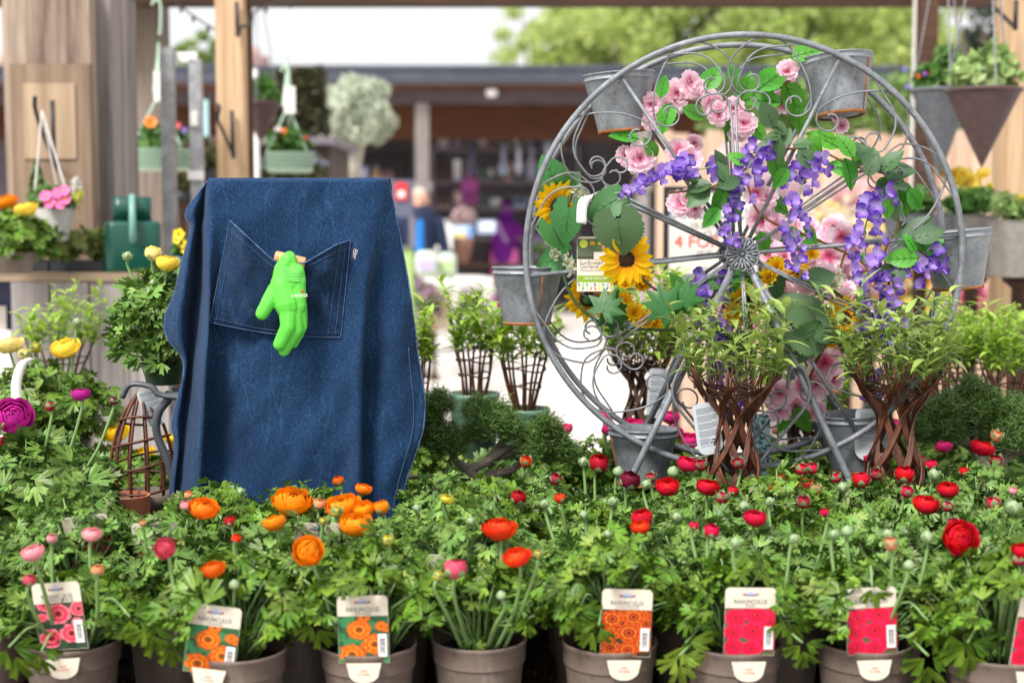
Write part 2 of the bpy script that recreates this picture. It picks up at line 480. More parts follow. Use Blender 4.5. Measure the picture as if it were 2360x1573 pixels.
# ------------------------------------------------------------------ ground
def paving_mat():
    m, nt, N, L, b, out = nodes_of('pale_block_paving')
    br = N.new('ShaderNodeTexBrick'); L.new(coords(nt, (1, 1, 1)), br.inputs[0])
    br.inputs['Scale'].default_value = 1.0; br.inputs['Brick Width'].default_value = .2; br.inputs['Row Height'].default_value = .1
    br.inputs['Mortar Size'].default_value = .004
    br.inputs['Color1'].default_value = (*hexc('#cfc6bf'), 1); br.inputs['Color2'].default_value = (*hexc('#bfb5ac'), 1)
    br.inputs['Mortar'].default_value = (*hexc('#8e857d'), 1)
    c = mix(nt, noise(nt, coords(nt), 1.2, 5), br.outputs[0], hexc('#d6cfc8'))
    L.new(c, b.inputs['Base Color']); b.inputs['Roughness'].default_value = .8
    return m
g = MB(); g.add([(-120, -20, 0), (120, -20, 0), (120, 200, 0), (-120, 200, 0)], [(0, 1, 2, 3)])
g.build('ground', paving_mat(), kind='structure')

# ------------------------------------------------------------------ leaf templates for far foliage
def leaf_cloud(mb, n, c, rad, size, rng, shell=.35, mi=0, col=None, up=0.0, long=1.8):
    """n small folded leaves spread through an ellipsoid"""
    c = np.array(c); rad = np.array(rad)
    d = rng.normal(size=(n, 3)); d /= np.linalg.norm(d, axis=1)[:, None]
    rr = (shell + (1 - shell) * rng.random(n)) ** .7
    pos = c + d * rad * rr[:, None]
    nn = rng.normal(size=(n, 3)) + d * .6 + np.array([0, 0, up]); nn /= np.linalg.norm(nn, axis=1)[:, None]
    t = rng.normal(size=(n, 3)); t -= nn * (t * nn).sum(1)[:, None]; t /= np.linalg.norm(t, axis=1)[:, None]
    b = np.cross(nn, t)
    s = size * (.6 + .8 * rng.random(n))[:, None]
    a0 = pos - t * s * long * .5; a1 = pos + b * s * .5 + nn * s * .12; a2 = pos + t * s * long * .5; a3 = pos - b * s * .5 + nn * s * .12
    V = np.stack([a0, a1, a2, a3], 1).reshape(-1, 3)
    F = [(4 * i, 4 * i + 1, 4 * i + 2, 4 * i + 3) for i in range(n)]
    mb.add(V.tolist(), F, mi, col)

def far_tree(name, label, base, h, crown, n_cl, leaf, lm, seed, leaves=240, trunk_r=.16, group=None, bare=.35):
    rng = np.random.default_rng(seed)
    t = thing(name, label, 'tree', base, group=group)
    m = MB()
    cx = Vector((0, 0, h))
    m.tube(catmull([(0, 0, 0), (.05, .02, h * .3), (-.04, 0, h * .6), (0, 0, h)], 5), [trunk_r * (1 - .035 * i) for i in range(16)], 8)
    ends = []
    for k in range(9):
        d = rng.normal(size=3); d /= np.linalg.norm(d)
        e = Vector((d[0] * crown[0] * .75, d[1] * crown[1] * .75, h + d[2] * crown[2] * .6))
        st = Vector((0, 0, h * bare + (h * (1 - bare)) * rng.random() * .8))
        m.tube(catmull([st, st.lerp(e, .5) + Vector((0, 0, .1 * h * rng.random())), e], 4), [trunk_r * .45 * (1 - .09 * i) for i in range(9)], 5)
        ends.append(e)
    m.build('trunk', MT['pine_bark'], t)
    c = MB()
    for k in range(n_cl):
        d = rng.normal(size=3); d /= np.linalg.norm(d); q = (.35 + .65 * rng.random())
        p = (d[0] * crown[0] * q, d[1] * crown[1] * q, h + d[2] * crown[2] * q)
        rr = crown[2] * (.16 + .20 * rng.random())
        leaf_cloud(c, leaves, p, (rr * 1.25, rr * 1.25, rr), leaf, rng, shell=.1)
    c.build('crown', lm, t, kind='stuff')
    return t
MT['tree_lime'] = pmat('lime_tree_leaf', hexc('#97ad4e'), hexc('#cbd88e'), ns=.8, rough=.6, island=.35, transl=.45)
MT['tree_green'] = pmat('mid_tree_leaf', hexc('#76984c'), hexc('#b4c87c'), ns=.8, rough=.6, island=.35, transl=.35)
MT['tree_dark'] = pmat('conifer_leaf', hexc('#1e2a1e'), hexc('#3a4a38'), ns=.8, rough=.7, island=.3)
MT['tree_silver'] = pmat('olive_leaf', hexc('#b4bfa6'), hexc('#dfe5d2'), ns=3, rough=.55, island=.3, transl=.25)
for k, (u, v, y, rx, rz, lm, lab, nm, lv, n_) in enumerate([
        (1720, 75, 36, 3.6, 2.2, 'tree_lime', 'bright yellow green tree above the roof, behind the wheel', 'broadleaf_tree', .11, 60),
        (2010, 90, 38, 2.6, 2.6, 'tree_lime', 'lime green tree beyond the roof beside the dark post', 'broadleaf_tree', .11, 55),
        (1400, 75, 40, 2.3, 1.7, 'tree_lime', 'mid green tree with sky gaps over the shop roof', 'broadleaf_tree', .10, 40),
        (1230, 85, 44, 1.7, 1.2, 'tree_lime', 'thin sparse tree showing sky at the edge of the greenery', 'broadleaf_tree', .07, 16),
        (462, 125, 60, 1.0, .9, 'tree_green', 'small distant tree above the roof between two posts', 'broadleaf_tree', .12, 14),
        (2290, 60, 30, 1.2, 1.6, 'tree_dark', 'dark conifer behind the hanging cone baskets', 'conifer_tree', .10, 9),
        (1880, 60, 44, 4.2, 2.4, 'tree_green', 'broad green tree farthest behind the lime green ones', 'broadleaf_tree', .12, 60),
        (1560, 40, 37, 2.2, 1.9, 'tree_lime', 'pale lime tree over the roof, left of the wheel top', 'broadleaf_tree', .10, 42)]):
    p = P(u, v, y)
    far_tree(nm, lab, (p.x, p.y, 0), p.z, (rx, rx * .8, rz), n_, lv, MT[lm], 40 + k)

# ------------------------------------------------------------------ the shop across the yard
YB = 20.0
def bx(mb, u0, u1, v0, v1, y0, y1, mi=0, col=None):
    a = P(u0, v0, y0); b = P(u1, v1, y0)
    mb.box(((a.x + b.x) / 2, (y0 + y1) / 2, (a.z + b.z) / 2), (abs(b.x - a.x), y1 - y0, abs(a.z - b.z)), 0, mi, col)
    return mb
shop = thing('shop_building', 'long low timber shop with dark slate fascia and open front', 'building', (0, YB, 0))
def shop_part(name, u0, u1, v0, v1, y0, y1, m):
    mb = MB(); bx(mb, u0, u1, v0, v1, y0, y1); return mb.build(name, m, shop, False, True)
shop_part('roof', -500, 2080, 150, 160, YB - .25, YB + 9, MT['slate'])
shop_part('fascia', -500, 2080, 160.5, 184, YB - .22, YB - .05, MT['slate'])
MT['lilac'] = pmat('lilac_grey_paint', hexc('#6b6670'), hexc('#7d7880'), ns=2, rough=.6)
MT['beam_red'] = wood_mat('red_brown_beam', hexc('#5a3828'), hexc('#7a5038'), axis='X')
shop_part('gutter', -500, 2080, 184.5, 193, YB - .15, YB - .02, MT['lilac'])
shop_part('soffit_board', -500, 2080, 193.5, 207, YB + .02, YB + .3, MT['beam_red'])
shop_part('header_beam', -500, 2080, 207.5, 238, YB + .1, YB + .32, wood_mat('grey_brown_beam', hexc('#4c4044'), hexc('#6f6266'), axis='X'))
shop_part('header_board', -500, 2080, 239, 322, YB + 1.4, YB + 1.5, MT['beam_red'])
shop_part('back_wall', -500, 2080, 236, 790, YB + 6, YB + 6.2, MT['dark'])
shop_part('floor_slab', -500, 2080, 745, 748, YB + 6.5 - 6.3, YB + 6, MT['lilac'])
for u in (-120, 973, 1480, 2040):
    m = MB(); b0 = P(u, 236, YB + .2)
    m.box((b0.x, YB + .2, b0.z / 2), (.19, .19, b0.z)); 
    m.box((b0.x, YB + .2, 1.9), (.27, .25, .14))
    m.build('post', MT['oak_grey'], shop, False, True)
m = MB(); p = P(1133, 213, YB); m.lathe([(0, -.07), (.07, -.06), (.09, 0), (.07, .04), (0, .05)], 16, (p.x, YB - .02, p.z)); 
tag(m.build('bulkhead_lamp', MT['white']), 'round white bulkhead lamp on the shop beam', 'lamp')
m = MB(); p = P(1560, 247, YB); m.lathe([(0, -.07), (.07, -.06), (.09, 0), (.07, .04), (0, .05)], 16, (p.x, YB + .0, p.z))
tag(m.build('bulkhead_lamp', MT['white']), 'small white lamp under the shop eaves behind the wheel', 'lamp')

def box_thing(name, label, cat, u0, u1, v0, v1, y, dep, col, group=None, extra=None, to_floor=False):
    t_ = thing(name, label, cat, P((u0 + u1) / 2, v1, y + dep / 2), group=group)
    mb = MB(); bx(mb, u0, u1, v0, v1, y, y + dep, 0, hexc(col)); mb.build('body', MT['attr'], t_, False, True)
    if extra:
        for (n2, a0, a1, b0, b1, c2) in extra:
            mb = MB(); bx(mb, a0, a1, b0, b1, y - .012, y - .002, 0, hexc(c2)); mb.build(n2, MT['attr'], t_, False, True)
    return t_
# shelving with goods inside the shop
rngb = random.Random(5)
def shelf_unit(label, u0, u1, y, vs_, col):
    a, b = P(u0, vs_[0], y), P(u1, vs_[0], y)
    t_ = thing('shelf_unit', label, 'shelving', ((a.x + b.x) / 2, y + .3, 0))
    for vv in vs_:
        mb = MB(); z = P(u0, vv, y).z; mb.box(((a.x + b.x) / 2, y + .25, z), (b.x - a.x, .5, .04), 0, 0, hexc(col)); mb.build('shelf', MT['attr'], t_, False, True)
    for x in (a.x - .02, b.x + .02):
        mb = MB(); mb.box((x, y + .25, a.z / 2 + .05), (.04, .52, a.z + .1), 0, 0, hexc(col)); mb.build('upright', MT['attr'], t_, False, True)
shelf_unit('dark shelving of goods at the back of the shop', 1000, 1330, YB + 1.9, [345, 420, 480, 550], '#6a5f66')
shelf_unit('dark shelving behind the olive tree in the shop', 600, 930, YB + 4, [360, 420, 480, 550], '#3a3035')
words = ['pale grey', 'lilac', 'dull blue', 'tan', 'dusty pink', 'cream', 'dark green', 'steel grey', 'plum', 'sky blue', 'ochre', 'rust brown', 'white', 'mauve', 'sage green', 'charcoal', 'khaki', 'peach', 'navy blue', 'silver']
hexs = ['#cfcad4', '#b4a8c8', '#8796b8', '#a98f76', '#b78c92', '#d8cfc0', '#64876c', '#a4a6b0', '#5f2f52', '#9cb8d4', '#a8863f', '#6f4a36', '#dcdbe0', '#8f7590', '#7d9a83', '#6a6870', '#8a8460', '#d9ab8d', '#2b3758', '#c2c4cc']
gi = 0
for (ua, ub, vv, yy, hh) in [(1010, 1320, 345, YB + 2.0, 26), (1010, 1320, 420, YB + 2.0, 52), (1010, 1320, 480, YB + 2.0, 40), (610, 920, 420, YB + 2.0, 46), (610, 920, 480, YB + 2.0, 40)]:
    u = ua
    while u < ub - 16 and gi < 60:
        w = rngb.uniform(13, 30); h = hh * rngb.uniform(.5, .95)
        cname, chx = words[gi % 20], hexs[gi % 20]
        shape = ['carton', 'bottle', 'lantern'][gi % 3]
        row = {345: 'top', 420: 'second', 480: 'third'}[vv]
        side = 'right hand' if ua > 900 else 'left hand'
        lab = f'{cname} {shape} on the {row} shelf of the {side} shop shelving'
        c = P(u + w / 2, vv - 3, yy + .12); wm = w * PX(yy); hm = h * PX(yy)
        t_ = thing(shape, lab, shape, c)
        mb = MB()
        if shape == 'carton':
            mb.box((0, 0, hm / 2), (wm, .16, hm), 0, 0, hexc(chx)); mb.build('body', MT['attr'], t_, False)
            mb = MB(); mb.box((0, -.083, hm * .55), (wm * .6, .004, hm * .4), 0, 0, (.6, .58, .56)); mb.build('printed_panel', MT['attr'], t_, False)
        elif shape == 'bottle':
            mb.lathe([(0, 0), (wm * .45, 0), (wm * .45, hm * .6), (wm * .18, hm * .78), (wm * .18, hm * .92)], 10, col=hexc(chx)); mb.build('body', MT['attr'], t_)
            mb = MB(); mb.lathe([(wm * .22, hm * .9), (wm * .22, hm), (0, hm)], 10, col=(.5, .5, .5)); mb.build('cap', MT['attr'], t_)
        else:
            for sx in (-1, 1):
                for sy in (-1, 1):
                    mb.box((sx * wm * .4, sy * .06, hm * .45), (.02, .02, hm * .8), 0, 0, hexc(chx))
            mb.box((0, 0, .02), (wm * .95, .16, .04), 0, 0, hexc(chx)); mb.build('frame', MT['attr'], t_, False)
            mb = MB(); mb.lathe([(wm * .62, hm * .8), (wm * .1, hm * .97), (0, hm)], 4, col=hexc(chx)); mb.build('roof', MT['attr'], t_, False)
        u += w + rngb.uniform(2, 9); gi += 1
# hanging tool handles and fabrics on the back of the shop
for i, (u, v0, v1, w, c, lab) in enumerate([(1160, 330, 405, 22, '#8d94a8', 'blue grey garden tool hanging on the shop wall'), (1195, 335, 395, 14, '#b9bfd0', 'pale long handled tool hanging on the shop wall'),
        (1225, 325, 410, 18, '#7c7f93', 'slate coloured hanging tool near the wheel'), (1262, 330, 380, 12, '#c8ccd8', 'white handled hanging tool nearest the wheel rim'), (1090, 335, 400, 16, '#4c5066', 'dark blue hanging tool between the lamp and wheel')]):
    t_ = thing('garden_tool', lab, 'tool', P(u, v1, YB + 1.7))
    L_ = (v1 - v0) * PX(YB + 1.7)
    mb = MB(); mb.tube([(0, 0, L_ * .3), (0, 0, L_)], .035, 6, 0, hexc(c)); mb.build('handle', MT['attr'], t_)
    mb = MB(); mb.prism([(-w * .004, L_ * .3), (w * .004, L_ * .3), (w * .0035, .02), (0, 0), (-w * .0035, .02)], -.01, .01, 0, hexc(c)); mb.build('blade', MT['attr'], t_, False)

box_thing('storage_box', 'magenta storage box stacked above its twin on dark shelf', 'box', 1063, 1102, 412, 442, YB + 1.5, .3, '#8a3a78', extra=[('lid', 1061, 1104, 409, 414, '#6a2a5c')])
box_thing('storage_box', 'plum storage box beneath the magenta one in the shop', 'box', 1063, 1102, 446, 472, YB + 1.5, .3, '#702a60', extra=[('lid', 1061, 1104, 443, 447, '#5a2450')])
# grey notice panel with red sign
np_ = thing('notice_panel', 'grey notice panel with red square sign and white disc', 'sign', P(920, 480, 13))
mb = MB(); bx(mb, 860, 952, 414, 500, 13, 13.05, 0, hexc('#5d6274')); mb.build('panel', MT['attr'], np_, False, True)
mb = MB(); bx(mb, 911, 939, 421, 461, 12.98, 12.995, 0, hexc('#d9353c')); rs_ = mb.build('red_sign', MT['attr'], np_, False, True)
mb = MB(); mb.lathe([(0, 0), (8 * PX(13), 0)], 16, P(925, 447, 12.97), Matrix.Rotation(PI / 2, 3, 'X'), 0, hexc('#f2efee')); mb.build('white_disc', MT['attr'], rs_, False, True)
for s_ in (862, 950):
    mb = MB(); a = P(s_, 500, 13.02); mb.box((a.x, 13.02, a.z / 2 - .0), (.05, .05, a.z)); mb.build('post', MT['lilac'], np_, False, True)

# ------------------------------------------------------------------ far houses
hs_ = thing('distant_house', 'pale red tiled roof slope seen beyond the left posts', 'house', P(300, 160, 46))
mb = MB(); a = P(255, 108, 46); b = P(345, 160, 46); c = P(200, 160, 46)
mb.add([(a.x - 3, 46, a.z + .5), (a.x, 46, a.z), (b.x, 46, b.z), (c.x - 3, 46, b.z), (a.x - 3, 52, a.z + .5), (a.x, 52, a.z), (b.x, 52, b.z), (c.x - 3, 52, b.z)],
       [(0, 1, 2, 3), (7, 6, 5, 4), (1, 5, 6, 2), (0, 4, 5, 1)])
mb.build('roof', pmat('faded_roof_tile', hexc('#a98a7c'), hexc('#b89a8a'), ns=3, rough=.9), hs_, False, True)
mb = MB(); mb.box(((b.x + c.x) / 2 - 1.5, 48.5, b.z / 2 - .05), (b.x - c.x + 2.6, 5, b.z - .1)); mb.build('wall', pmat('render_wall', hexc('#b9aca0'), rough=.9), hs_, False, True)
ch = thing('distant_house', 'brick chimney and ridge just above the roof by the slim post', 'house', P(592, 160, 40))
mb = MB(); bx(mb, 573, 612, 128, 158, 40, 40.6); mb.build('chimney', pmat('dull_brick', hexc('#8a6a68'), hexc('#9a7a76'), ns=8, rough=.9), ch, False, True)
mb = MB(); a = P(592, 158, 41); mb.box((a.x, 42, a.z / 2 - .01), (2.2, 3, a.z - .02)); mb.build('wall', pmat('house_wall', hexc('#a09088'), rough=.9), ch, False, True)
mb = MB()
for dx in (-.12, .12): mb.lathe([(.07, 0), (.08, .2), (.06, .22)], 10, (a.x + dx, 40.3, P(592, 128, 40.3).z))
mb.build('chimney_pot', MT['terracotta'], ch, True, True)

# ------------------------------------------------------------------ timber canopy frame near us
cf = thing('timber_canopy_frame', 'dark timber beam across the top carried by pine posts', 'pergola', P(1180, 700, 5.8).xy.to_3d())
mb = MB(); a = P(-300, 6, 5.8); mb.box((0, 5.87, a.z + .085), (6.2, .14, .17)); mb.build('beam', MT['brown'], cf, False, True)
mb = MB(); b_ = P(1180, 2, 5.0); mb.box((0, 4.95, P(1180, -18, 5).z + .03), (6, .1, .06)); mb.build('batten', MT['oak_grey'], cf, False, True)
def frame_post(u0, u1, y, m, top=None, name='post', d=None):
    mb = MB(); a = P(u0, 520, y); b = P(u1, 520, y); w = b.x - a.x
    z1 = top or P(0, -30, y).z
    mb.box(((a.x + b.x) / 2, y + (d or w) / 2, z1 / 2), (w, d or w, z1))
    return mb.build(name, m, cf, False, True)
frame_post(2112, 2152, 5.6, MT['brown'])
frame_post(2097, 2110, 5.7, MT['white'], name='downpipe')
pp = thing('pine_post', 'slim new pine post with black bracket behind the apron', 'post', (P(537, 520, 4.5).x, 4.53, 0))
mb = MB(); a = P(503, 520, 4.5); b = P(566, 520, 4.5); zt = P(0, -30, 4.5).z; mb.box(((a.x + b.x) / 2, 4.543, zt / 2), (b.x - a.x, b.x - a.x, zt)); mb.build('shaft', MT['pine'], pp, False, True)
mb = MB(); a = P(566, 520, 4.56); b = P(580, 520, 4.56); mb.box(((a.x + b.x) / 2, 4.60, zt / 2), (b.x - a.x, .05, zt)); mb.build('backing_batten', MT['brown'], pp, False, True)
pq = thing('pine_post', 'pine post at the right edge beside grey wicker planters', 'post', (P(2332, 520, 4.2).x, 4.25, 0))
mb = MB(); a = P(2308, 520, 4.2); b = P(2375, 520, 4.2); zt = P(0, -30, 4.2).z; mb.box(((a.x + b.x) / 2, 4.26, zt / 2), (b.x - a.x, b.x - a.x, zt)); mb.build('shaft', MT['pine'], pq, False, True)
def bracket(label, pts, y, par_label=None, plate=None):
    t_ = thing('hanging_bracket', label, 'bracket', P(*plate[1], y))
    mb = MB(); mb.tube([P(*plate[0], y), P(*plate[1], y)], .007, 6); mb.build('wall_plate', MT['black'], t_, True, True)
    mb = MB(); mb.tube(catmull([P(u, v, y - dy) for u, v, dy in pts], 6), .006, 6); mb.build('arm', MT['black'], t_, True, True)
    return t_
bracket('black iron bracket on the slim pine post', [(535, 350, 0), (515, 305, .1), (502, 275, .16), (505, 250, .19), (502, 240, .19)], 4.48, plate=((534, 255), (538, 365)))
bracket('short black bracket high on the slim pine post', [(548, 82, 0), (556, 62, .05), (572, 60, .12), (580, 40, .2)], 4.48, plate=((545, 5), (548, 85)))
bracket('black iron bracket on the weathered oak post', [(125, 372, 0), (100, 310, .1), (82, 255, .2), (80, 232, .22), (81, 222, .22)], 3.86, plate=((121, 232), (125, 385)))
bracket('black bracket on the right hand pine post', [(2318, 640, 0), (2290, 600, .05), (2256, 565, .12), (2236, 540, .15)], 4.15, plate=((2325, 535), (2324, 625)))
bracket('black bracket at the top of the right pine post', [(2338, 62, 0), (2320, 45, .05), (2300, 25, .1), (2280, 12, .14)], 4.15, plate=((2342, 0), (2340, 70)))

op = thing('oak_post', 'thick weathered oak post with a fresh board patch', 'post', (P(140, 520, 3.9).x, 4.05, 0))
mb = MB(); a = P(12, 300, 3.9); b = P(212, 300, 3.9); zt = P(0, -40, 3.9).z
mb.box(((a.x + b.x) / 2, 4.05, zt / 2), (b.x - a.x, .3, zt)); mb.build('shaft', MT['oak'], op, False, True)
mb = MB(); c = P(268, 300, 4.0); b2 = P(213.5, 300, 3.97); mb.box(((c.x + b2.x) / 2, 4.1, zt / 2), (c.x - b2.x, .26, zt)); mb.build('side_plank', MT['oak_grey'], op, False, True)
mb = MB(); a = P(24, 148, 3.87); b = P(207, 148, 3.87); z0 = P(0, 640, 3.87).z; z1 = P(0, 148, 3.87).z
mb.box(((a.x + b.x) / 2, 3.88, (z0 + z1) / 2), (b.x - a.x, .034, z1 - z0)); mb.build('facing_board', wood_mat('brown_oak', hexc('#86705e'), hexc('#ab937c'), gscale=.6), op, False, True)
mb = MB(); bx(mb, 52, 176, 192, 366, 3.858, 3.8625); mb.build('fresh_board', MT['oak_new'], op, False, True)
gp = thing('timber_post', 'grey weathered post behind the pale green hanging basket', 'post', (P(350, 520, 6).x, 6.05, 0))
mb = MB(); a = P(319, 520, 6); b = P(384, 520, 6); zt = P(0, -30, 6).z; mb.box(((a.x + b.x) / 2, 6.06, zt / 2), (b.x - a.x, .12, zt)); mb.build('shaft', wood_mat('grey_brown_post', hexc('#6f645c'), hexc('#94867b')), gp, False, True)
wp = thing('drain_pipe', 'white drain pipe running down behind the pine post', 'pipe', (P(583, 520, 7).x, 7, 0))
mb = MB(); a = P(584, 160, 7); mb.tube([(a.x, 7, 0), (a.x, 7, a.z)], .022, 10); mb.build('pipe', MT['white'], wp, True, True)
mb = MB()
for zz in (.5, 1.3, 1.9): mb.tube([(a.x, 7, zz), (a.x, 7, zz + .04)], .028, 10)
mb.build('clip', MT['white'], wp, True, True)
# galvanised display stand with two uprights
gs = thing('display_stand', 'galvanised steel display stand with two uprights', 'stand', (P(418, 520, 4.3).x, 4.3, 0))
for (u0, u1, vt) in ((370, 400, 110), (437, 464, 138)):
    mb = MB(); a = P(u0, vt, 4.3); b = P(u1, vt, 4.3); mb.box(((a.x + b.x) / 2, 4.3, a.z / 2), (b.x - a.x, .035, a.z)); mb.build('upright', MT['galv_light'], gs, False, True)
for vv in (130, 560):
    mb = MB(); a = P(385, vv, 4.3); b = P(450, vv, 4.3); mb.box(((a.x + b.x) / 2, 4.325, a.z), (b.x - a.x, .02, .03)); mb.build('crossbar', MT['white'] if vv == 130 else MT['galv'], gs, False, True)
for vv in (400,):
    mb = MB(); bx(mb, 432, 468, vv - 6, vv + 14, 4.27, 4.281); mb.build('clip', MT['white'], gs, False, True)
mb = MB(); bx(mb, 438, 455, 256, 290, 4.27, 4.281); mb.build('price_ticket', MT['white'], gs, False, True)

# string of lights along the beam
def cable(label, pts, y, n=5):
    t_ = thing('string_light', label, 'light string', P(*pts[0], y))
    path = catmull([P(u, v, y) for u, v in pts], 8)
    mb = MB(); mb.tube(path, .004, 5); mb.build('cable', MT['black'], t_, True, True)
    for i in range(n):
        p = path[int((i + .5) * len(path) / n)]
        mb = MB(); mb.lathe([(0, 0), (.006, -.003), (.007, -.016), (.003, -.025), (0, -.027)], 8, p); mb.build('bulb', MT['black'], t_, True, True)
cable('dark cable of small bulbs sloping between two posts', [(405, 5), (430, 25), (462, 48), (498, 70)], 5.5, 3)
cable('dark cable of small bulbs right of the slim post', [(560, 75), (572, 50), (592, 25), (640, 8), (700, 4)], 5.5, 4)

# ------------------------------------------------------------------ olive tree and dark clipped shrub
p = P(825, 255, 10.5)
t_ = thing('olive_tree', 'grey green olive tree with round clipped crown and pale trunk', 'tree', (p.x, 10.5, 0))
rng = np.random.default_rng(3); c = MB()
for k in range(80):
    d = rng.normal(size=3); d /= np.linalg.norm(d); q = rng.random() ** .4
    leaf_cloud(c, 150, (p.x + d[0] * .255 * q, 10.5 + d[1] * .22 * q, p.z + d[2] * .24 * q), (.085, .085, .08), .018, rng, 0, long=2.6)
c.build('crown', MT['tree_silver'], t_, True, True, 'stuff')
mb = MB(); mb.tube(catmull([(p.x - .02, 10.5, 0), (p.x - .05, 10.5, .9), P(800, 440, 10.5), P(815, 380, 10.5), P(830, 290, 10.5)], 5), .055, 8); mb.tube(catmull([P(797, 425, 10.5), P(775, 380, 10.5), P(745, 310, 10.5)], 5), .036, 8)
mb.tube(catmull([P(820, 345, 10.5), P(850, 320, 10.5), P(870, 290, 10.5)], 4), .018, 6)
mb.build('trunk', pmat('pale_olive_bark', hexc('#a89f92'), hexc('#c4bcb0'), ns=20, rough=.9), t_, True, True)
p = P(692, 235, 9.5)
t_ = thing('topiary_shrub', 'dark brown green clipped square shrub beside the olive', 'shrub', (p.x, 9.5, 0)); c = MB()
V = rng.random((5200, 3)) - .5
cc = np.stack([p.x + V[:, 0] * .33, 9.5 + V[:, 1] * .3, p.z + V[:, 2] * .40], 1)
for i in range(0, 5200, 13):
    leaf_cloud(c, 13, cc[i], (.035, .035, .035), .026, rng, 0)
c.build('crown', pmat('bronze_leaf', hexc('#2f3218'), hexc('#4d4a28'), ns=8, rough=.6, island=.4), t_, True, True, 'stuff')
mb = MB(); mb.tube([(p.x, 9.5, 0), (p.x, 9.5, p.z)], .03, 8); mb.build('trunk', MT['pine_bark'], t_, True, True)

# ------------------------------------------------------------------ fence and plant wall at the right
fy = 9.0
fe = thing('board_fence', 'tan vertical board fence behind the flower wheel', 'fence', (P(1920, 520, fy).x, fy, 0))
u = 1530; k = 0
zt = P(0, 300, fy).z
brd = MB(); wb = 38 * PX(fy); brd.box((0, 0, zt / 2), (wb - .006, .022, zt)); bme = brd.mesh('board', MT['fence'], False)
while u < 2380:
    o = link('board', bme, fe, loc=(P(u, 520, fy).x - fe.location.x, .006 * (k % 2), -.02 * (k % 3))); u += 38; k += 1
for vv in (345, 520):
    mb = MB(); a = P(1520, vv, fy); b = P(2390, vv, fy); mb.box(((a.x + b.x) / 2, fy + .04, a.z), (b.x - a.x, .04, .09)); mb.build('rail', MT['fence'], fe, False, True)
MT['hedge'] = pmat('hedge_leaf', hexc('#5f7f3f'), hexc('#8faa60'), ns=2, rough=.6, island=.35, transl=.3)
hd = thing('hedge', 'light green hedge rising over the tan fence', 'hedge', (P(1950, 520, 11).x, 11.5, 0)); c = MB()
for k in range(150):
    uu = 1640 + 620 * rng.random(); vv = 300 - 105 * rng.random() ** 1.5
    pp_ = P(uu, vv, 10.6 + rng.random()); leaf_cloud(c, 70, pp_, (.15, .15, .13), .035, rng, 0)
c.build('foliage', MT['hedge'], hd, True, True, 'stuff')
mb = MB()
for uu in (1700, 1850, 2000, 2150): 
    a = P(uu, 250, 11); mb.tube([(a.x, 11, 0), (a.x, 11, a.z)], .04, 6)
mb.build('stem', MT['pine_bark'], hd, True, True)
# ------------------------------------------------------------------ continuous bodies from tapered limbs
def blob_body(name, caps, voxel, mats, parent=None, smooth_it=6, colors=True, floc=(0, 0, 0)):
    """caps: (p0, r0, p1, r1, colour[, flatten]); grown together into one continuous skin"""
    mb = MB()
    for c in caps:
        p0, p1 = Vector(c[0]), Vector(c[2]); r0, r1 = c[1], c[3]
        d = p1 - p0; L = max(d.length, 1e-5)
        n = max(2, int(L / min(r0, r1) * 1.6))
        path = []; rr = []
        dn = d / L
        for a in (80, 55, 30): path.append(p0 - dn * r0 * math.sin(R(a))); rr.append(r0 * math.cos(R(a)))
        for i in range(n + 1): path.append(p0.lerp(p1, i / n)); rr.append(r0 + (r1 - r0) * i / n)
        for a in (30, 55, 80): path.append(p1 + dn * r1 * math.sin(R(a))); rr.append(r1 * math.cos(R(a)))
        mb.tube(path, rr, 12)
    me = mb.mesh(name + '_src', [])
    o = bpy.data.objects.new('tmp', me); COL.objects.link(o)
    md = o.modifiers.new('r', 'REMESH'); md.mode = 'VOXEL'; md.voxel_size = voxel; md.use_smooth_shade = True
    ms = o.modifiers.new('s', 'SMOOTH'); ms.iterations = smooth_it; ms.factor = .5
    me2 = bpy.data.meshes.new_from_object(o.evaluated_get(bpy.context.evaluated_depsgraph_get()))
    bpy.data.objects.remove(o)
    me2.name = name
    n = len(me2.vertices); co = np.empty(n * 3, 'f'); me2.vertices.foreach_get('co', co); co = co.reshape(-1, 3)
    best = np.full(n, 1e9); col = np.ones((n, 4), 'f')
    for c in caps:
        a, b = np.array(c[0], 'f'), np.array(c[2], 'f'); ab = b - a
        t = np.clip(((co - a) @ ab) / max((ab @ ab), 1e-9), 0, 1)
        d = np.linalg.norm(co - (a + t[:, None] * ab), axis=1) - (c[1] + (c[3] - c[1]) * t)
        k = d < best; best[k] = d[k]; col[k, :3] = c[4]
    at = me2.color_attributes.new('Col', 'FLOAT_COLOR', 'POINT'); at.data.foreach_set('color', col.ravel())
    me2.materials.clear()
    me2.materials.append(mats)
    me2.polygons.foreach_set('use_smooth', [True] * len(me2.polygons))
    return link(name, me2, parent)

def hand(caps, w, d, skin, side):
    """palm, four unequal fingers and a side thumb, slightly curled"""
    w = Vector(w); d = Vector(d).normalized(); s = d.cross(Vector((0, 1, 0))).normalized() * side
    caps.append((w, .028, w + d * .07, .032, skin))
    for i, L in enumerate((.060, .072, .068, .052)):
        b = w + d * .08 + s * (.027 - .018 * i); k = b + d * L * .55
        caps.append((b, .0095, k, .009, skin)); caps.append((k, .009, k + d * L * .4 + Vector((0, -.015, 0)), .008, skin))
    b = w + d * .03 + s * .03
    caps.append((b, .012, b + d * .03 + s * .02, .010, skin)); caps.append((b + d * .03 + s * .02, .010, b + d * .058 + s * .022, .009, skin))

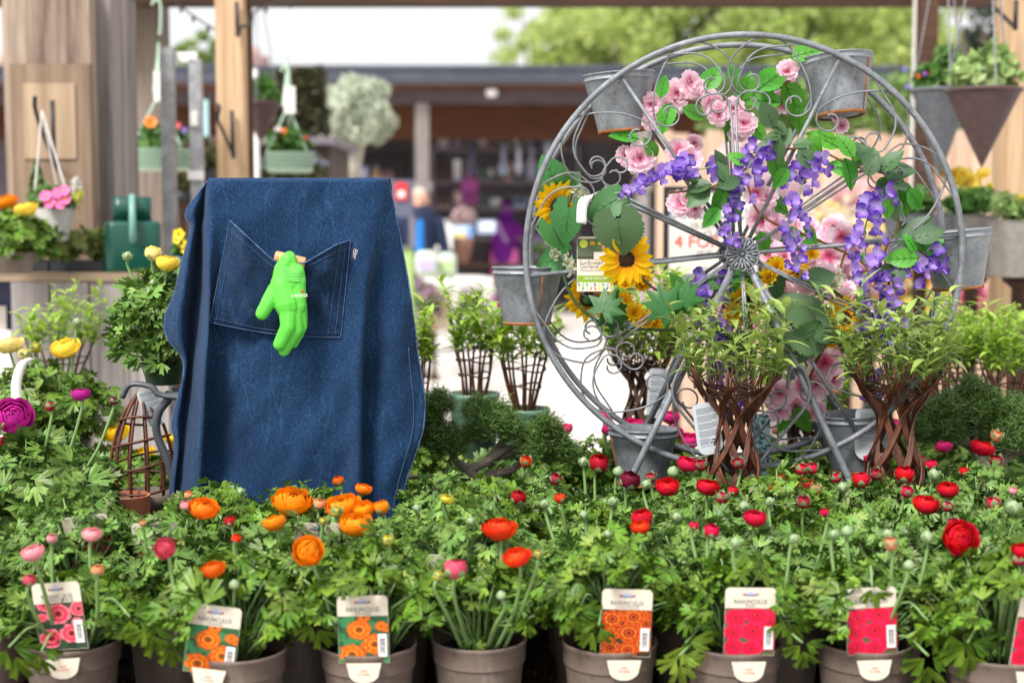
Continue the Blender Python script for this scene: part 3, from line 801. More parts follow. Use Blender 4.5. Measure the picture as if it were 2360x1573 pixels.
# man in a navy coat
mx = P(966, 520, 15).x
man = thing('person', 'person in a navy coat with bright blue scarf strip by the shop', 'person', (mx, 15, 0))
nv, bl, sk, hr, dk = hexc('#26304a'), hexc('#2f7fd0'), hexc('#d9a890'), hexc('#d8d5d2'), hexc('#22222a')
caps = [((0, 0, 1.02), .17, (0, 0, 1.40), .19, nv), ((-.10, 0, 1.40), .10, (.10, 0, 1.40), .10, nv), ((0, 0, 1.45), .062, (0, -.01, 1.53), .058, sk),
        ((0, -.015, 1.585), .082, (0, -.01, 1.635), .094, sk), ((0, .025, 1.66), .088, (0, .03, 1.62), .088, hr), ((.0, -.10, 1.60), .016, (0, -.108, 1.575), .02, sk),
        ((-.092, 0, 1.60), .018, (-.095, 0, 1.57), .012, sk), ((.092, 0, 1.60), .018, (.095, 0, 1.57), .012, sk),
        ((.02, -.165, 1.38), .04, (.02, -.165, 1.08), .045, bl)]
for s_ in (-1, 1):
    caps += [((s_ * .20, 0, 1.38), .072, (s_ * .27, 0, 1.10), .058, nv), ((s_ * .27, 0, 1.10), .056, (s_ * .24, -.14, .90), .044, nv)]
    hand(caps, (s_ * .235, -.16, .87), (-s_ * .1, -.3, -.9), sk, s_)
    caps += [((s_ * .10, 0, .98), .115, (s_ * .11, -.02, .52), .078, dk), ((s_ * .11, -.02, .52), .075, (s_ * .115, .02, .10), .05, dk), ((s_ * .115, .02, .06), .05, (s_ * .12, -.13, .045), .04, dk)]
for s_ in (-1, 1): caps.append(((s_ * .033, -.097, 1.618), .008, (s_ * .033, -.098, 1.618), .008, dk))
caps.append(((-.028, -.096, 1.545), .007, (.028, -.096, 1.545), .007, hexc('#a86a60')))
blob_body('body', caps, .012, MT['attr_soft'], man, 4)

wx = P(1165, 520, 22).x
wom = thing('person', 'person in a purple hooded coat and pink trousers leaning over a display', 'person', (wx, 22, 0))
pu, pk, li = hexc('#6a1a7c'), hexc('#e070b4'), hexc('#a898c4')
caps = [((0, .05, .92), .19, (.02, .02, 1.30), .20, pu), ((-.1, 0, 1.34), .10, (.12, 0, 1.34), .10, pu), ((.02, -.02, 1.38), .08, (.01, -.04, 1.48), .085, pu),
        ((0, -.05, 1.55), .125, (.0, -.04, 1.62), .12, pu), ((0, -.14, 1.555), .07, (0, -.145, 1.60), .075, sk), ((.0, -.21, 1.575), .014, (0, -.22, 1.56), .016, sk),
        ((-.08, .19, 1.12), .03, (.07, .2, 1.4), .035, li)]
for s_ in (-1, 1):
    caps += [((s_ * .2, 0, 1.32), .08, (s_ * .24, -.12, 1.06), .064, pu), ((s_ * .24, -.12, 1.06), .06, (s_ * .18, -.36, 1.0), .046, pu)]
    hand(caps, (s_ * .175, -.39, .99), (0, -1, -.2), sk, s_)
    caps += [((s_ * .10, .04, .92), .125, (s_ * .12, .02, .5), .095, pk), ((s_ * .12, .02, .5), .092, (s_ * .12, .04, .12), .07, pk), ((s_ * .12, .04, .06), .05, (s_ * .12, -.1, .045), .042, dk)]
for s_ in (-1, 1): caps.append(((s_ * .03, -.208, 1.60), .008, (s_ * .03, -.209, 1.60), .008, dk))
caps.append(((-.025, -.205, 1.535), .006, (.025, -.205, 1.535), .006, hexc('#a86a60')))
blob_body('body', caps, .013, MT['attr_soft'], wom, 4)
wom.rotation_euler[2] = R(160)

# white dog
dg = thing('dog', 'white dog with a dark collar standing on the pale paving', 'dog', (P(1085, 520, 19).x, 19, 0), R(8))
wh, nz = hexc('#e6e2de'), hexc('#2a2426')
caps = [((-.18, 0, .56), .135, (.10, 0, .57), .12, wh), ((.10, 0, .57), .12, (.28, 0, .56), .105, wh), ((-.26, 0, .64), .085, (-.36, 0, .75), .075, wh),
        ((-.37, 0, .78), .085, (-.42, 0, .775), .075, wh), ((-.44, 0, .755), .05, (-.54, 0, .735), .036, wh), ((-.575, 0, .74), .014, (-.58, 0, .742), .012, nz),
        ((.36, 0, .60), .035, (.50, 0, .72), .018, wh), ((-.30, 0, .665), .088, (-.31, 0, .672), .088, hexc('#30405f'))]
for s_ in (-1, 1):
    caps += [((-.20, s_ * .075, .50), .062, (-.21, s_ * .08, .28), .042, wh), ((-.21, s_ * .08, .28), .04, (-.20, s_ * .08, .05), .03, wh), ((-.20, s_ * .08, .035), .032, (-.25, s_ * .08, .03), .028, wh),
             ((.26, s_ * .07, .50), .085, (.20, s_ * .08, .34), .055, wh), ((.20, s_ * .08, .34), .048, (.31, s_ * .08, .22), .034, wh), ((.31, s_ * .08, .22), .033, (.28, s_ * .08, .05), .028, wh), ((.28, s_ * .08, .035), .032, (.23, s_ * .08, .03), .028, wh),
             ((-.36, s_ * .06, .85), .03, (-.33, s_ * .085, .77), .018, wh), ((-.465, s_ * .035, .80), .008, (-.466, s_ * .035, .80), .008, nz)]
blob_body('body', caps, .011, MT['attr_soft'], dg, 4)

# ------------------------------------------------------------------ display tables and goods before the shop
def table(label, u0, u1, v, y, dep, m=None, cat='table'):
    a, b = P(u0, v, y), P(u1, v, y)
    t_ = thing('display_table', label, cat, ((a.x + b.x) / 2, y + dep / 2, 0))
    mb = MB(); mb.box(((a.x + b.x) / 2, y + dep / 2, a.z - .02), (b.x - a.x, dep, .04)); mb.build('top', m or MT['brown'], t_, False, True)
    for x in (a.x + .05, b.x - .05):
        for yy in (y + .05, y + dep - .05):
            mb = MB(); mb.box((x, yy, a.z / 2 - .021), (.06, .06, a.z - .042)); mb.build('leg', m or MT['brown'], t_, False, True)
    return t_
table('dark low table under the white bag and vase', 985, 1250, 610, 17.5, .9)
table('dark display table beyond the person in purple', 1120, 1420, 560, 23.0, .8)
box_thing('paper_bag', 'white paper bag standing beside the brown vase', 'bag', 1000, 1042, 514, 576, 17.3, .15, '#e6e4e0', extra=[('handle', 1010, 1032, 506, 514, '#d0ccc8')])
vz = thing('vase', 'tall brown vase of dried pink flowers on the table', 'vase', P(1068, 610, 17.6)); k_ = PX(17.6)
mb = MB(); mb.lathe([(0, 0), (16 * k_, 0), (18 * k_, 25 * k_), (26 * k_, 62 * k_), (25 * k_, 62 * k_), (15 * k_, 20 * k_)], 18, col=None); mb.build('vessel', pmat('brown_glaze', hexc('#6f4c3c'), hexc('#8a6452'), ns=9, rough=.5), vz)
c = MB(); leaf_cloud(c, 500, (0, 0, 110 * k_), (30 * k_, 30 * k_, 26 * k_), .035, np.random.default_rng(8), 0); c.build('dried_flowers', pmat('dusty_pink', hexc('#a5868a'), hexc('#c4a8a6'), ns=9, rough=.8, island=.3), vz, kind='stuff')
mb = MB(); [mb.tube([(0, 0, 20 * k_), (dx * k_, 0, 100 * k_)], .008, 4) for dx in (-18, -6, 8, 20)]; mb.build('stem', MT['pine_bark'], vz)
box_thing('product_pack', 'blue and white pack with yellow band before the vase', 'pack', 1044, 1090, 519, 548, 17.2, .12, '#b9cbe4', extra=[('yellow_band', 1046, 1075, 537, 546, '#dcc060'), ('blue_panel', 1076, 1090, 522, 546, '#6f94cc')])
box_thing('product_pack', 'pale blue tray left of the person in purple', 'pack', 1100, 1142, 508, 538, 17.4, .2, '#aebcd6', extra=[('white_panel', 1112, 1138, 512, 530, '#e4e8f0')])
box_thing('sign_board', 'light green sign board standing right of the apron', 'sign', 918, 955, 572, 770, 8.0, .04, '#a9c47a', extra=[('dark_edge', 952, 957, 568, 770, '#5a6a58'), ('top_bar', 918, 957, 566, 573, '#6a6f6c')])
def soft_pack(label, u0, u1, v0, v1, y, c1, c2):
    t_ = thing('compost_bag', label, 'bag', P((u0 + u1) / 2, v1, y)); k = PX(y); w, h = (u1 - u0) * k, (v1 - v0) * k
    mb = MB(); mb.ball((0, 0, h / 2), (w / 2, .14, h / 2), seg=14, rings=10, col=hexc(c1))
    V = [Vector(v_) for v_ in mb.v]; mb.v = [(math.copysign(min(abs(q.x) * 1.25, w / 2), q.x), q.y, h / 2 + math.copysign(min(abs(q.z - h / 2) * 1.2, h / 2), q.z - h / 2)) for q in V]; mb.build('sack', MT['attr'], t_)
    mb = MB(); mb.box((0, -.145, h * .5), (w * .7, .012, h * .4), 0, 0, hexc(c2)); mb.build('printed_panel', MT['attr'], t_, False)
    return t_
soft_pack('pale green and lilac sack in front of the navy coated person', 958, 1010, 578, 640, 13.0, '#cfd8c8', '#b9aed0')
soft_pack('mint green sack leaning beside the lilac printed one', 1008, 1052, 582, 645, 13.2, '#c2d2be', '#b4cf98')
soft_pack('pale sack with green print lying under the mint sacks', 960, 1046, 640, 690, 12.8, '#d5d6cc', '#9fc07c')
box_thing('timber_crate', 'cream wooden crate on the paving near the dog', 'crate', 1000, 1042, 690, 760, 12.5, .3, '#d8c8b0', extra=[('slat', 1000, 1042, 700, 712, '#c4b096'), ('slat', 1000, 1042, 722, 734, '#c4b096')])
box_thing('timber_block', 'tan timber bench end right beside the apron edge', 'bench', 962, 1000, 730, 765, 7.0, .3, '#a08468', extra=[('dark_gap', 962, 1000, 757, 765, '#6a5240')])
frs = [(975, 660, 12.6, '#b88ab0', 'lilac heather clump below the sign board'), (1000, 680, 12.4, '#c79cb8', 'pink heather clump beside the cream crate'), (1160, 650, 15.5, '#b07fae', 'mauve heather behind the left bucket'), (1420, 600, 14, '#cfa3c0', 'pale pink blurred flowers behind the sunflower card'),
       (1480, 640, 13, '#d9b0c4', 'soft pink blurred flowers left of the price sign'), (1240, 560, 19, '#8a7f9e', 'grey lilac flowers inside the wheel rim edge')]
def flower_clump(label, u, v, y, col, ru=28, rv=22, n=260, ls=None, name='flowering_plant', lcol=None, pot=True, seed=1, cat='plant', fpx=9, nf=40, lm=None):
    k = PX(y); rng = np.random.default_rng(int(u + v) + seed)
    base = P(u, v + rv + 25, y)
    t_ = thing(name, label, cat, base)
    c = MB(); cz = (rv + 25) * k
    leaf_cloud(c, n, (0, 0, cz * .9), (ru * k, ru * k * .9, rv * k * .9), ls or 5 * k, rng, 0); c.build('foliage', lm or MT['hedge'], t_, kind='stuff')
    f = MB()
    d = rng.normal(size=(nf, 3)); d /= np.linalg.norm(d, axis=1)[:, None]; d[:, 2] = np.abs(d[:, 2]) * .9 - .1
    for i in range(nf):
        q = (d[i, 0] * ru * k * 1.02, d[i, 1] * ru * k * .95, cz * .9 + d[i, 2] * rv * k * 1.05)
        hc = hexc(col) if isinstance(col, str) else hexc(col[i % len(col)])
        leaf_cloud(f, 8, q, (fpx * k * .5,) * 3, fpx * k * .5, rng, .4, 0, hc)
    f.build('blossoms', MT['attr_petal'], t_, kind='stuff')
    if pot:
        m = MB(); m.lathe([(0, 0), (ru * k * .5, 0), (ru * k * .62, 22 * k), (ru * k * .56, 22 * k)], 14); m.build('pot', MT['tray'], t_)
        if base.z > .05: stand_leg(t_)
    return t_
for (u, v, y, c_, lab) in frs:
    flower_clump(lab, u, v, y, c_)

# ------------------------------------------------------------------ dark planting behind the left baskets
dw = thing('storage_shed', 'low dark brown shed behind the hanging baskets', 'shed', (P(500, 520, 8).x, 8.6, 0))
mb = MB(); a = P(268, 335, 8.4); b = P(760, 335, 8.4); mb.box(((a.x + b.x) / 2, 8.9, a.z / 2), (b.x - a.x, 1.0, a.z)); mb.build('wall', pmat('dark_stained_board', hexc('#3b332e'), hexc('#574a40'), ns=4, rough=.9), dw, False, True)
mb = MB(); mb.box(((a.x + b.x) / 2, 8.85, a.z + .02), (b.x - a.x + .1, 1.2, .04)); mb.build('roof', MT['lilac'], dw, False, True)
mb = MB(); bx(mb, 264, 322, 224, 316, 8.2, 8.22, 0, hexc('#b9dcdc')); t_ = tag(mb.build('mint_sign', MT['attr'], None, False), 'pale mint rectangular board between the oak and grey posts', 'sign')
mb = MB(); bx(mb, 455, 480, 230, 318, 8.2, 8.22, 0, hexc('#a9d0d2')); tag(mb.build('mint_sign', MT['attr'], None, False), 'narrow pale mint board right of the steel stand', 'sign')
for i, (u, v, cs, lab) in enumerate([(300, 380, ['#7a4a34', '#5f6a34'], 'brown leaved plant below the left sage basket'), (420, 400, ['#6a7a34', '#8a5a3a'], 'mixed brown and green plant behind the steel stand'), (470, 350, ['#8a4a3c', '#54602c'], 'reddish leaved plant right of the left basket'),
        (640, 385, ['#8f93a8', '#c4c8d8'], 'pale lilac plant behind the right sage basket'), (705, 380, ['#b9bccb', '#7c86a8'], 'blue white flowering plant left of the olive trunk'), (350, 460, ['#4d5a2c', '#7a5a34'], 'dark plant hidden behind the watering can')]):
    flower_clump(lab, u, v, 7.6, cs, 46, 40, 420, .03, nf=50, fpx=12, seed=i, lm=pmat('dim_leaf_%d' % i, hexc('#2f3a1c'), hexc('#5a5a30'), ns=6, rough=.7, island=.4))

# ------------------------------------------------------------------ hanging baskets
def plant_mass(t_, rng, c, ru, rv, n, ls, lm, name='foliage'):
    m = MB(); leaf_cloud(m, n, c, (ru, ru * .85, rv), ls, rng, 0, up=.4); return m.build(name, lm, t_, kind='stuff')
MT['leaf_bed'] = pmat('bedding_leaf', hexc('#3a6424'), hexc('#5f8a3c'), ns=25, rough=.5, island=.3, transl=.25)
MT['leaf_pale'] = pmat('pale_bedding_leaf', hexc('#7d9a54'), hexc('#a3b878'), ns=25, rough=.5, island=.3, transl=.3)
def blossom_disc(mb, c, r, col, eye, rng, n=6, tilt=None):
    """simple open flower of n broad petals with an eye"""
    M = aim(tilt or (rng.random() - .5, -1, .4))
    for i in range(n):
        a = 2 * PI * i / n
        d = M @ Vector((math.cos(a), math.sin(a), .15)); w = M @ Vector((-math.sin(a), math.cos(a), 0)); z = M @ Vector((0, 0, 1))
        c0 = Vector(c)
        V = [c0, c0 + d * r * .6 + w * r * .5, c0 + d * r + z * r * .1, c0 + d * r * .6 - w * r * .5]
        mb.add(V, [(0, 1, 2, 3)], 0, hexc(col))
    mb.ball(Vector(c) + M @ Vector((0, 0, r * .12)), r * .24, 0, hexc(eye), 8, 4)
def sage_basket(label, u, vtop, vbot, w, y, apex_v, hook_top, flowers, seed):
    rng = np.random.default_rng(seed); k = PX(y)
    b0 = P(u, vbot, y)
    t_ = thing('hanging_basket', label, 'hanging basket', b0)
    h = (vbot - vtop) * k; r = w * k / 2
    mb = MB(); mb.lathe([(0, 0), (r * .92, 0), (r * .97, h * .1), (r, h * .97), (r * 1.03, h), (r * .98, h), (r * .94, h * .1)], 32); mb.build('basin', MT['sage'], t_)
    pm = MB()
    for row in range(4):
        for i in range(26):
            a = PI + PI * (i + .5 * (row % 2)) / 26
            q = Vector((math.cos(a) * r * 1.0, math.sin(a) * r * 1.0, h * (.2 + .2 * row)))
            pm.box(q, (r * .06, .004, h * .10), a + PI / 2, 0, None)
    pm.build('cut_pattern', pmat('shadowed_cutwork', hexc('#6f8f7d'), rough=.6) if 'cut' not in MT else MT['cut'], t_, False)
    apex = P(u - 4, apex_v, y) - b0
    for a in (R(-150), R(-35), R(90)):
        q = Vector((math.cos(a) * r, math.sin(a) * r, h))
        mb = MB(); mb.tube(catmull([q, q.lerp(apex, .5) + Vector((0, 0, .0)), apex], 4), .0045, 5); mb.build('chain', MT['sage'], t_)
    mb = MB(); mb.lathe([(.024, 0), (.021, .03), (.008, .12), (.004, .17)], 12, apex); mb.build('cone_cap', MT['sage'], t_)
    top = P(u - 2, hook_top, y) - b0
    mb = MB(); mb.tube(catmull([apex + Vector((0, 0, .2)), apex.lerp(top, .7), top, top + Vector((-.015, 0, .02)), top + Vector((-.03, 0, 0))], 6), .005, 6); mb.build('hook', MT['sage'], t_)
    mb = MB(); mb.box(apex + Vector((.012, -.04, .02)), (.042, .003, .10), 0, 0); mb.build('price_tag', MT['white'], t_, False)
    plant_mass(t_, rng, (0, 0, h + .035), r * 1.0, .06, 420, .022, MT['leaf_bed'])
    for (fu, fv, fs, fc, fe_) in flowers:
        f = MB(); p_ = P(fu, fv, y - r * .4) - b0; blossom_disc(f, p_, fs * k, fc, fe_, rng, 7); f.build('flower', MT['attr'], t_)
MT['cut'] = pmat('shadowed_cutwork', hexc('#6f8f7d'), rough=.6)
sage_basket('pale green enamel hanging basket with orange flower, behind steel stand', 372, 345, 393, 135, 4.9, 215, 12, [(347, 282, 16, '#f08020', '#b05010'), (292, 310, 9, '#f0e8c8', '#d8c050'), (425, 300, 9, '#6040a0', '#e0c040'), (410, 290, 10, '#b03050', '#e0c040')], 1)
sage_basket('pale green enamel hanging basket with orange flower, beside the olive', 668, 352, 396, 108, 5.4, 245, 165, [(650, 308, 15, '#f06820', '#402018'), (640, 300, 9, '#e0d8e0', '#d0c050'), (705, 318, 7, '#a03040', '#d0c050')], 2)
def cone_basket(label, u, v0, v1, w, y, m, seed, flowers, lm, chain=None):
    rng = np.random.default_rng(seed); k = PX(y); tip = P(u, v1, y)
    t_ = thing('hanging_basket', label, 'hanging basket', tip)
    h = (v1 - v0) * k; r = w * k / 2
    n = 44; prof = [(0, 0)]
    for i in range(n):
        z = h * (i + .5) / n; prof += [(r * z / h + .0018, z), (r * (z + h / n * .5) / h - .0012, z + h / n * .5)]
    prof += [(r * 1.02, h), (r * .95, h), (r * .8, h * .8)]
    mb = MB(); mb.lathe(prof, 34); mb.build('wicker_cone', m, t_)
    rm = MB(); rm.tube([(math.cos(a) * r, math.sin(a) * r, h) for a in np.linspace(0, 2 * PI, 30)[:-1]], .005, 6, closed=True); rm.build('rim', m, t_)
    top = Vector((0, 0, h + .5))
    for a in (R(-90), R(30), R(150)):
        q = Vector((math.cos(a) * r, math.sin(a) * r, h)); mb = MB()
        path = [q.lerp(top, i / 60) for i in range(61)]
        mb.tube(path, [.0030 if i % 2 else .0016 for i in range(61)], 5); mb.build('chain', MT['chain'], t_)
    plant_mass(t_, rng, (0, 0, h + .03), r * 1.02, .055, 500, .020, lm)
    plant_mass(t_, rng, (r * .2, 0, h + .07), r * .6, .06, 160, .02, lm, 'trailing_foliage')
    for (fu, fv, fs, fc, fe_) in flowers:
        f = MB(); blossom_disc(f, P(fu, fv, y - r * .4) - tip, fs * k, fc, fe_, rng, 5); f.build('flower', MT['attr'], t_)
cone_basket('brown wicker cone hanging basket of pale leafy plants', 2262, 212, 388, 168, 3.6, MT['wicker_brown'], 3, [(2328, 170, 11, '#e06078', '#f0d060'), (2340, 175, 8, '#f0b0b8', '#f0d060'), (2265, 160, 10, '#e8e8dc', '#e0d060')], MT['leaf_pale'])
cone_basket('grey wicker cone hanging basket behind the brown one', 2165, 212, 410, 132, 4.0, MT['wicker_grey'], 4, [(2085, 160, 8, '#5050a8', '#e0d060'), (2130, 170, 8, '#6a3fa0', '#e0c040'), (2142, 168, 8, '#b83a30', '#402010'), (2115, 175, 8, '#c05a28', '#402010'), (2172, 163, 7, '#5a48b0', '#e0c040'), (2092, 200, 7, '#5048a0', '#e0d060')], MT['leaf_bed'])
cone_basket('dark cone hanging basket half hidden behind the pine post', 600, 240, 330, 95, 5.9, MT['wicker_brown'], 5, [(598, 215, 6, '#d8d0c0', '#e0d060')], MT['leaf_bed'])
# white wicker pot of primroses hanging at the oak post
tip = P(128, 555, 3.55); k = PX(3.55)
t_ = thing('hanging_basket', 'white wicker hanging basket of pink primroses on the oak post', 'hanging basket', tip); rng = np.random.default_rng(6)
prof = [(0, 0)]; r0, r1, h = 26 * k, 46 * k, 75 * k
for i in range(16):
    z = h * i / 16; rr = r0 + (r1 - r0) * i / 16; prof += [(rr + .002, z + .001), (rr - .001, z + h / 32)]
prof += [(r1 * 1.06, h), (r1 * .98, h), (r1 * .8, h * .7)]
mb = MB(); mb.lathe(prof, 30); mb.build('wicker_bowl', MT['wicker_white'], t_)
top = P(97, 255, 3.6) - tip
for a in (R(-160), R(-20), R(90)):
    q = Vector((math.cos(a) * r1, math.sin(a) * r1, h)); mb = MB()
    mb.tube([q.lerp(top, i / 70) for i in range(71)], [.0034 if i % 2 else .0018 for i in range(71)], 5); mb.build('chain', MT['wicker_white'], t_)
plant_mass(t_, rng, (0, 0, h + .02), r1 * 1.1, .035, 300, .024, MT['leaf_bed'])
for (fu, fv) in [(105, 452), (147, 440), (150, 460), (115, 468), (133, 445), (140, 470)]:
    f = MB(); blossom_disc(f, P(fu, fv, 3.48) - tip, 15 * k, '#e868a8', '#f0b030', rng, 6, (0.1 * rng.normal(), -1, .5)); f.build('flower', MT['attr'], t_)
f = MB(); leaf_cloud(f, 60, P(175, 432, 3.5) - tip, (.012, .012, .024), .012, rng, .2, 0, hexc('#ece9e4')); f.build('white_flower', MT['attr_petal'], t_, kind='stuff')
f = MB(); leaf_cloud(f, 30, P(180, 452, 3.5) - tip, (.015, .012, .014), .012, rng, .2, 0, hexc('#dde07a')); f.build('yellow_flower', MT['attr_petal'], t_, kind='stuff')
f = MB()
for i in range(300):
    z = rng.random(); a = rng.random() * 2 * PI; rr = (1 - z) * .022 + .002
    leaf_cloud(f, 1, P(86, 455, 3.6) - tip + Vector((math.cos(a) * rr, math.sin(a) * rr, z * 85 * k)), (.002,) * 3, .008, rng, 0, 0)
f.build('dwarf_conifer', MT['needle'], t_, kind='stuff')

# ------------------------------------------------------------------ left staging shelf, plank front, can and bedding
ys = 3.55
st = thing('staging_table', 'weathered plank staging table carrying bedding plants', 'table', (P(100, 520, ys).x, ys + .2, 0))
a, b = P(-120, 628, ys), P(335, 628, ys)
for i in range(3):
    mb = MB(); mb.box(((a.x + b.x) / 2, ys + .07 + i * .142, a.z - .011), (b.x - a.x, .138, .022)); mb.build('top_plank', wood_mat('shelf_plank_%d' % i, hexc('#86745f'), hexc('#b09c84'), axis='X'), st, False, True)
pz = a.z - .024; pw = .098
pm_ = MB(); pm_.box((0, 0, pz / 2), (pw - .005, .018, pz)); pme = pm_.mesh('front_plank', MT['plank'], False)
x = P(22, 640, ys).x; i = 0
while x < b.x - .03:
    link('front_plank', pme, st, loc=(x + pw / 2 - st.location.x, -.19 + .20 * 0 + .003 * (i % 3), -.0)); x += pw; i += 1
# navy crate under the table end
box_thing('plastic_crate', 'navy crate under the left end of the staging table', 'crate', -60, 28, 650, 760, ys + .1, .2, '#3a4060', extra=[('white_panel', -20, 14, 705, 760, '#e0d8d0')])
# watering can seen from behind
k = PX(3.6); cb = P(308, 627, 3.65)
wc = thing('watering_can', 'dark green watering can on the staging table', 'watering can', cb, math.atan2(-cb.x, cb.y))
W, H = 63 * k, 130 * k
def rrect(w, d, z, n=6, rad=.35):
    out = []
    for qx, qy, a0 in ((1, 1, 0), (-1, 1, 90), (-1, -1, 180), (1, -1, 270)):
        for i in range(n):
            an = R(a0 + 90 * i / (n - 1)); rr = min(w, d) * rad
            out.append(Vector((qx * (w - rr) + rr * math.cos(an), qy * (d - rr) + rr * math.sin(an), z)))
    return out
def loft(mb, rings, mi=0, cap=True):
    V = [p for r_ in rings for p in r_]; n = len(rings[0]); F = []
    for i in range(len(rings) - 1):
        for j in range(n): F.append((i * n + j, i * n + (j + 1) % n, (i + 1) * n + (j + 1) % n, (i + 1) * n + j))
    if cap: F += [tuple(range(n))[::-1], tuple((len(rings) - 1) * n + j for j in range(n))]
    return mb.add(V, F, mi)
mb = MB(); loft(mb, [rrect(W * .97, .075, 0), rrect(W, .08, .008), rrect(W, .08, H * .84), rrect(W * .97, .075, H * .90), rrect(W * .8, .06, H * .92)]); mb.build('body', MT['can'], wc)
mb = MB(); n2 = 43 * k; loft(mb, [rrect(n2, .05, H * .90), rrect(n2, .05, H * 1.34), rrect(n2 * .93, .045, H * 1.34), rrect(n2 * .93, .045, H * 1.0)]); mb.build('filler_collar', MT['can'], wc)
mb = MB(); mb.tube(catmull([(0, -.078, H * .55), (0, -.098, H * .7), (0, -.10, H * .95), (0, -.082, H * 1.2), (0, -.052, H * 1.33), (0, -.03, H * 1.32)], 6), .0085, 8); mb.build('handle', MT['can_pale'], wc)
mb = MB(); mb.tube(catmull([(0, .07, H * .2), (0, .13, H * .4), (0, .19, H * .62)], 6), .014, 8); mb.build('spout', MT['can'], wc)
mb = MB(); mb.lathe([(.014, 0), (.035, .035), (.033, .04), (0, .042)], 14, (0, .195, H * .62), Matrix.Rotation(R(-50), 3, 'X')); mb.build('rose', MT['can'], wc)
# trays with bedding
for (lab, u0, u1, sd_) in (('black tray of bedding plants at the left of the staging table', -60, 112, 1), ('black tray of wilted bedding beside the watering can', 116, 240, 2)):
    a, b = P(u0, 626, 3.6), P(u1, 626, 3.6); t_ = thing('plant_tray', lab, 'tray', ((a.x + b.x) / 2, 3.68, a.z))
    w = b.x - a.x; mb = MB(); h = 24 * k
    for (cx_, cy_, dx_, dy_) in ((0, -.08, w, .006), (0, .08, w, .006), (-w / 2 + .003, 0, .006, .154), (w / 2 - .003, 0, .006, .154)): mb.box((cx_, cy_, h / 2), (dx_, dy_, h))
    mb.box((0, 0, .003), (w - .012, .154, .005)); mb.build('tray', MT['tray'], t_, False)
    mb = MB(); mb.box((0, 0, h * .5), (w - .014, .15, h * .7)); mb.build('soil', MT['soil'], t_, False)
    rng = np.random.default_rng(20 + sd_); m = MB()
    for j in range(9): leaf_cloud(m, 45, ((rng.random() - .5) * w, (rng.random() - .5) * .13, h + (.03 + .035 * rng.random())), (.035, .035, .035), .02, rng, 0)
    m.build('foliage', MT['leaf_bed'] if sd_ == 1 else pmat('wilting_leaf', hexc('#6a7a30'), hexc('#8f9a58'), ns=20, rough=.6, island=.35, transl=.25), t_, kind='stuff')
# ------------------------------------------------------------------ leaf and petal shapes (real curved little meshes)
def T_(V, F, C=None):
    return (np.array(V, float), F, C)
def lobed_leaflet(rng, L=1.0, spread=62, lobes=3, teeth=2):
    """wedge shaped leaflet, lobed and toothed like parsley; base at origin, grows along +y, faces +z"""
    n = lobes * (teeth * 2) + 1
    th = np.linspace(-spread, spread, n)
    rad = []
    for i in range(n):
        q = i % (teeth * 2)
        if q == 0: r = .40 + .10 * rng.random()
        elif q % 2 == 1: r = .90 + .12 * rng.random()
        else: r = .78 + .10 * rng.random()
        rad.append(r * L * (1 - .22 * abs(th[i]) / spread))
    rad[0] = rad[-1] = .45 * L
    V = [(0, 0, 0)]; 
    for k, fr in enumerate((.5, 1.0)):
        for i in range(n):
            r = (rad[i] if k else min(rad[i] * .66, L * .42)); a = R(th[i])
            x, y = math.sin(a) * r, math.cos(a) * r
            z = .10 * L * math.sin(i * 2 * PI / (teeth * 2)) * (.4 if k == 0 else .3) - .30 * (y / L) ** 2 * L * .6 + abs(x) * .22 + (rng.random() - .5) * .05 * L
            V.append((x, y, z))
    F = [(0, 1 + i + 1, 1 + i) for i in range(n - 1)]
    for i in range(n - 1): F.append((1 + i, 2 + i, 1 + n + i + 1, 1 + n + i))
    return V, F
def ternate_leaf(rng, L=1.0, deep=True):
    V, F = [], []
    for (ang, sc, off) in ((0, 1.0, .28), (62, .85, .10), (-62, .85, .10)):
        v, f = lobed_leaflet(rng, L * .72 * sc, 44 + 14 * rng.random(), 3, 2)
        a = R(-ang + (rng.random() - .5) * 14); b = len(V)
        for (x, y, z) in v:
            y += off * L
            V.append((x * math.cos(a) - y * math.sin(a) * -1 * -1, x * math.sin(a) + y * math.cos(a), z))
        F += [tuple(i + b for i in q) for q in f]
    return T_(V, F)
def serrate_leaf(L=1.0, W=.5, teeth=9, fold=.25, curl=.25, heart=0.0):
    """pointed leaf with toothed edge and a folded midrib; base at origin, +y to the tip, faces +z"""
    V, F = [], []; n = teeth * 2
    def hw(t): 
        if heart: return W * (math.sin(PI * min(1, (t * .93 + .07)) ** .62) ** .8)
        return W * math.sin(PI * t ** .8) ** .9
    for i in range(n + 1):
        t = i / n; w = hw(t) * (1 + (.09 if i % 2 else -.03)) if 0 < i < n else (.0 if i == n else (W * .25 if heart else 0.01))
        y0 = t * L; z = -curl * t * t * L
        yb = y0 - (heart * L * max(0, .25 - t) * 1.4)
        V += [(-w, yb + .02, z + fold * w), (-w * .5, y0, z + fold * w * .42), (0, y0, z), (w * .5, y0, z + fold * w * .42), (w, yb + .02, z + fold * w)]
    for i in range(n):
        for j in range(4): F.append((i * 5 + j, i * 5 + j + 1, i * 5 + j + 6, i * 5 + j + 5))
    return T_(V, F)
def lance_leaf(L=1.0, W=.13, curl=.5):
    V, F = [], []; n = 6
    for i in range(n + 1):
        t = i / n; w = W * math.sin(PI * (.06 + .94 * t) ** .8) if i < n else 0
        y = L * t * (1 - .25 * curl * t); z = -curl * L * t * t * .6
        V += [(-w, y, z + w * .35), (0, y, z), (w, y, z + w * .35)]
    for i in range(n):
        for j in range(2): F.append((i * 3 + j, i * 3 + j + 1, i * 3 + j + 4, i * 3 + j + 3))
    return T_(V, F)
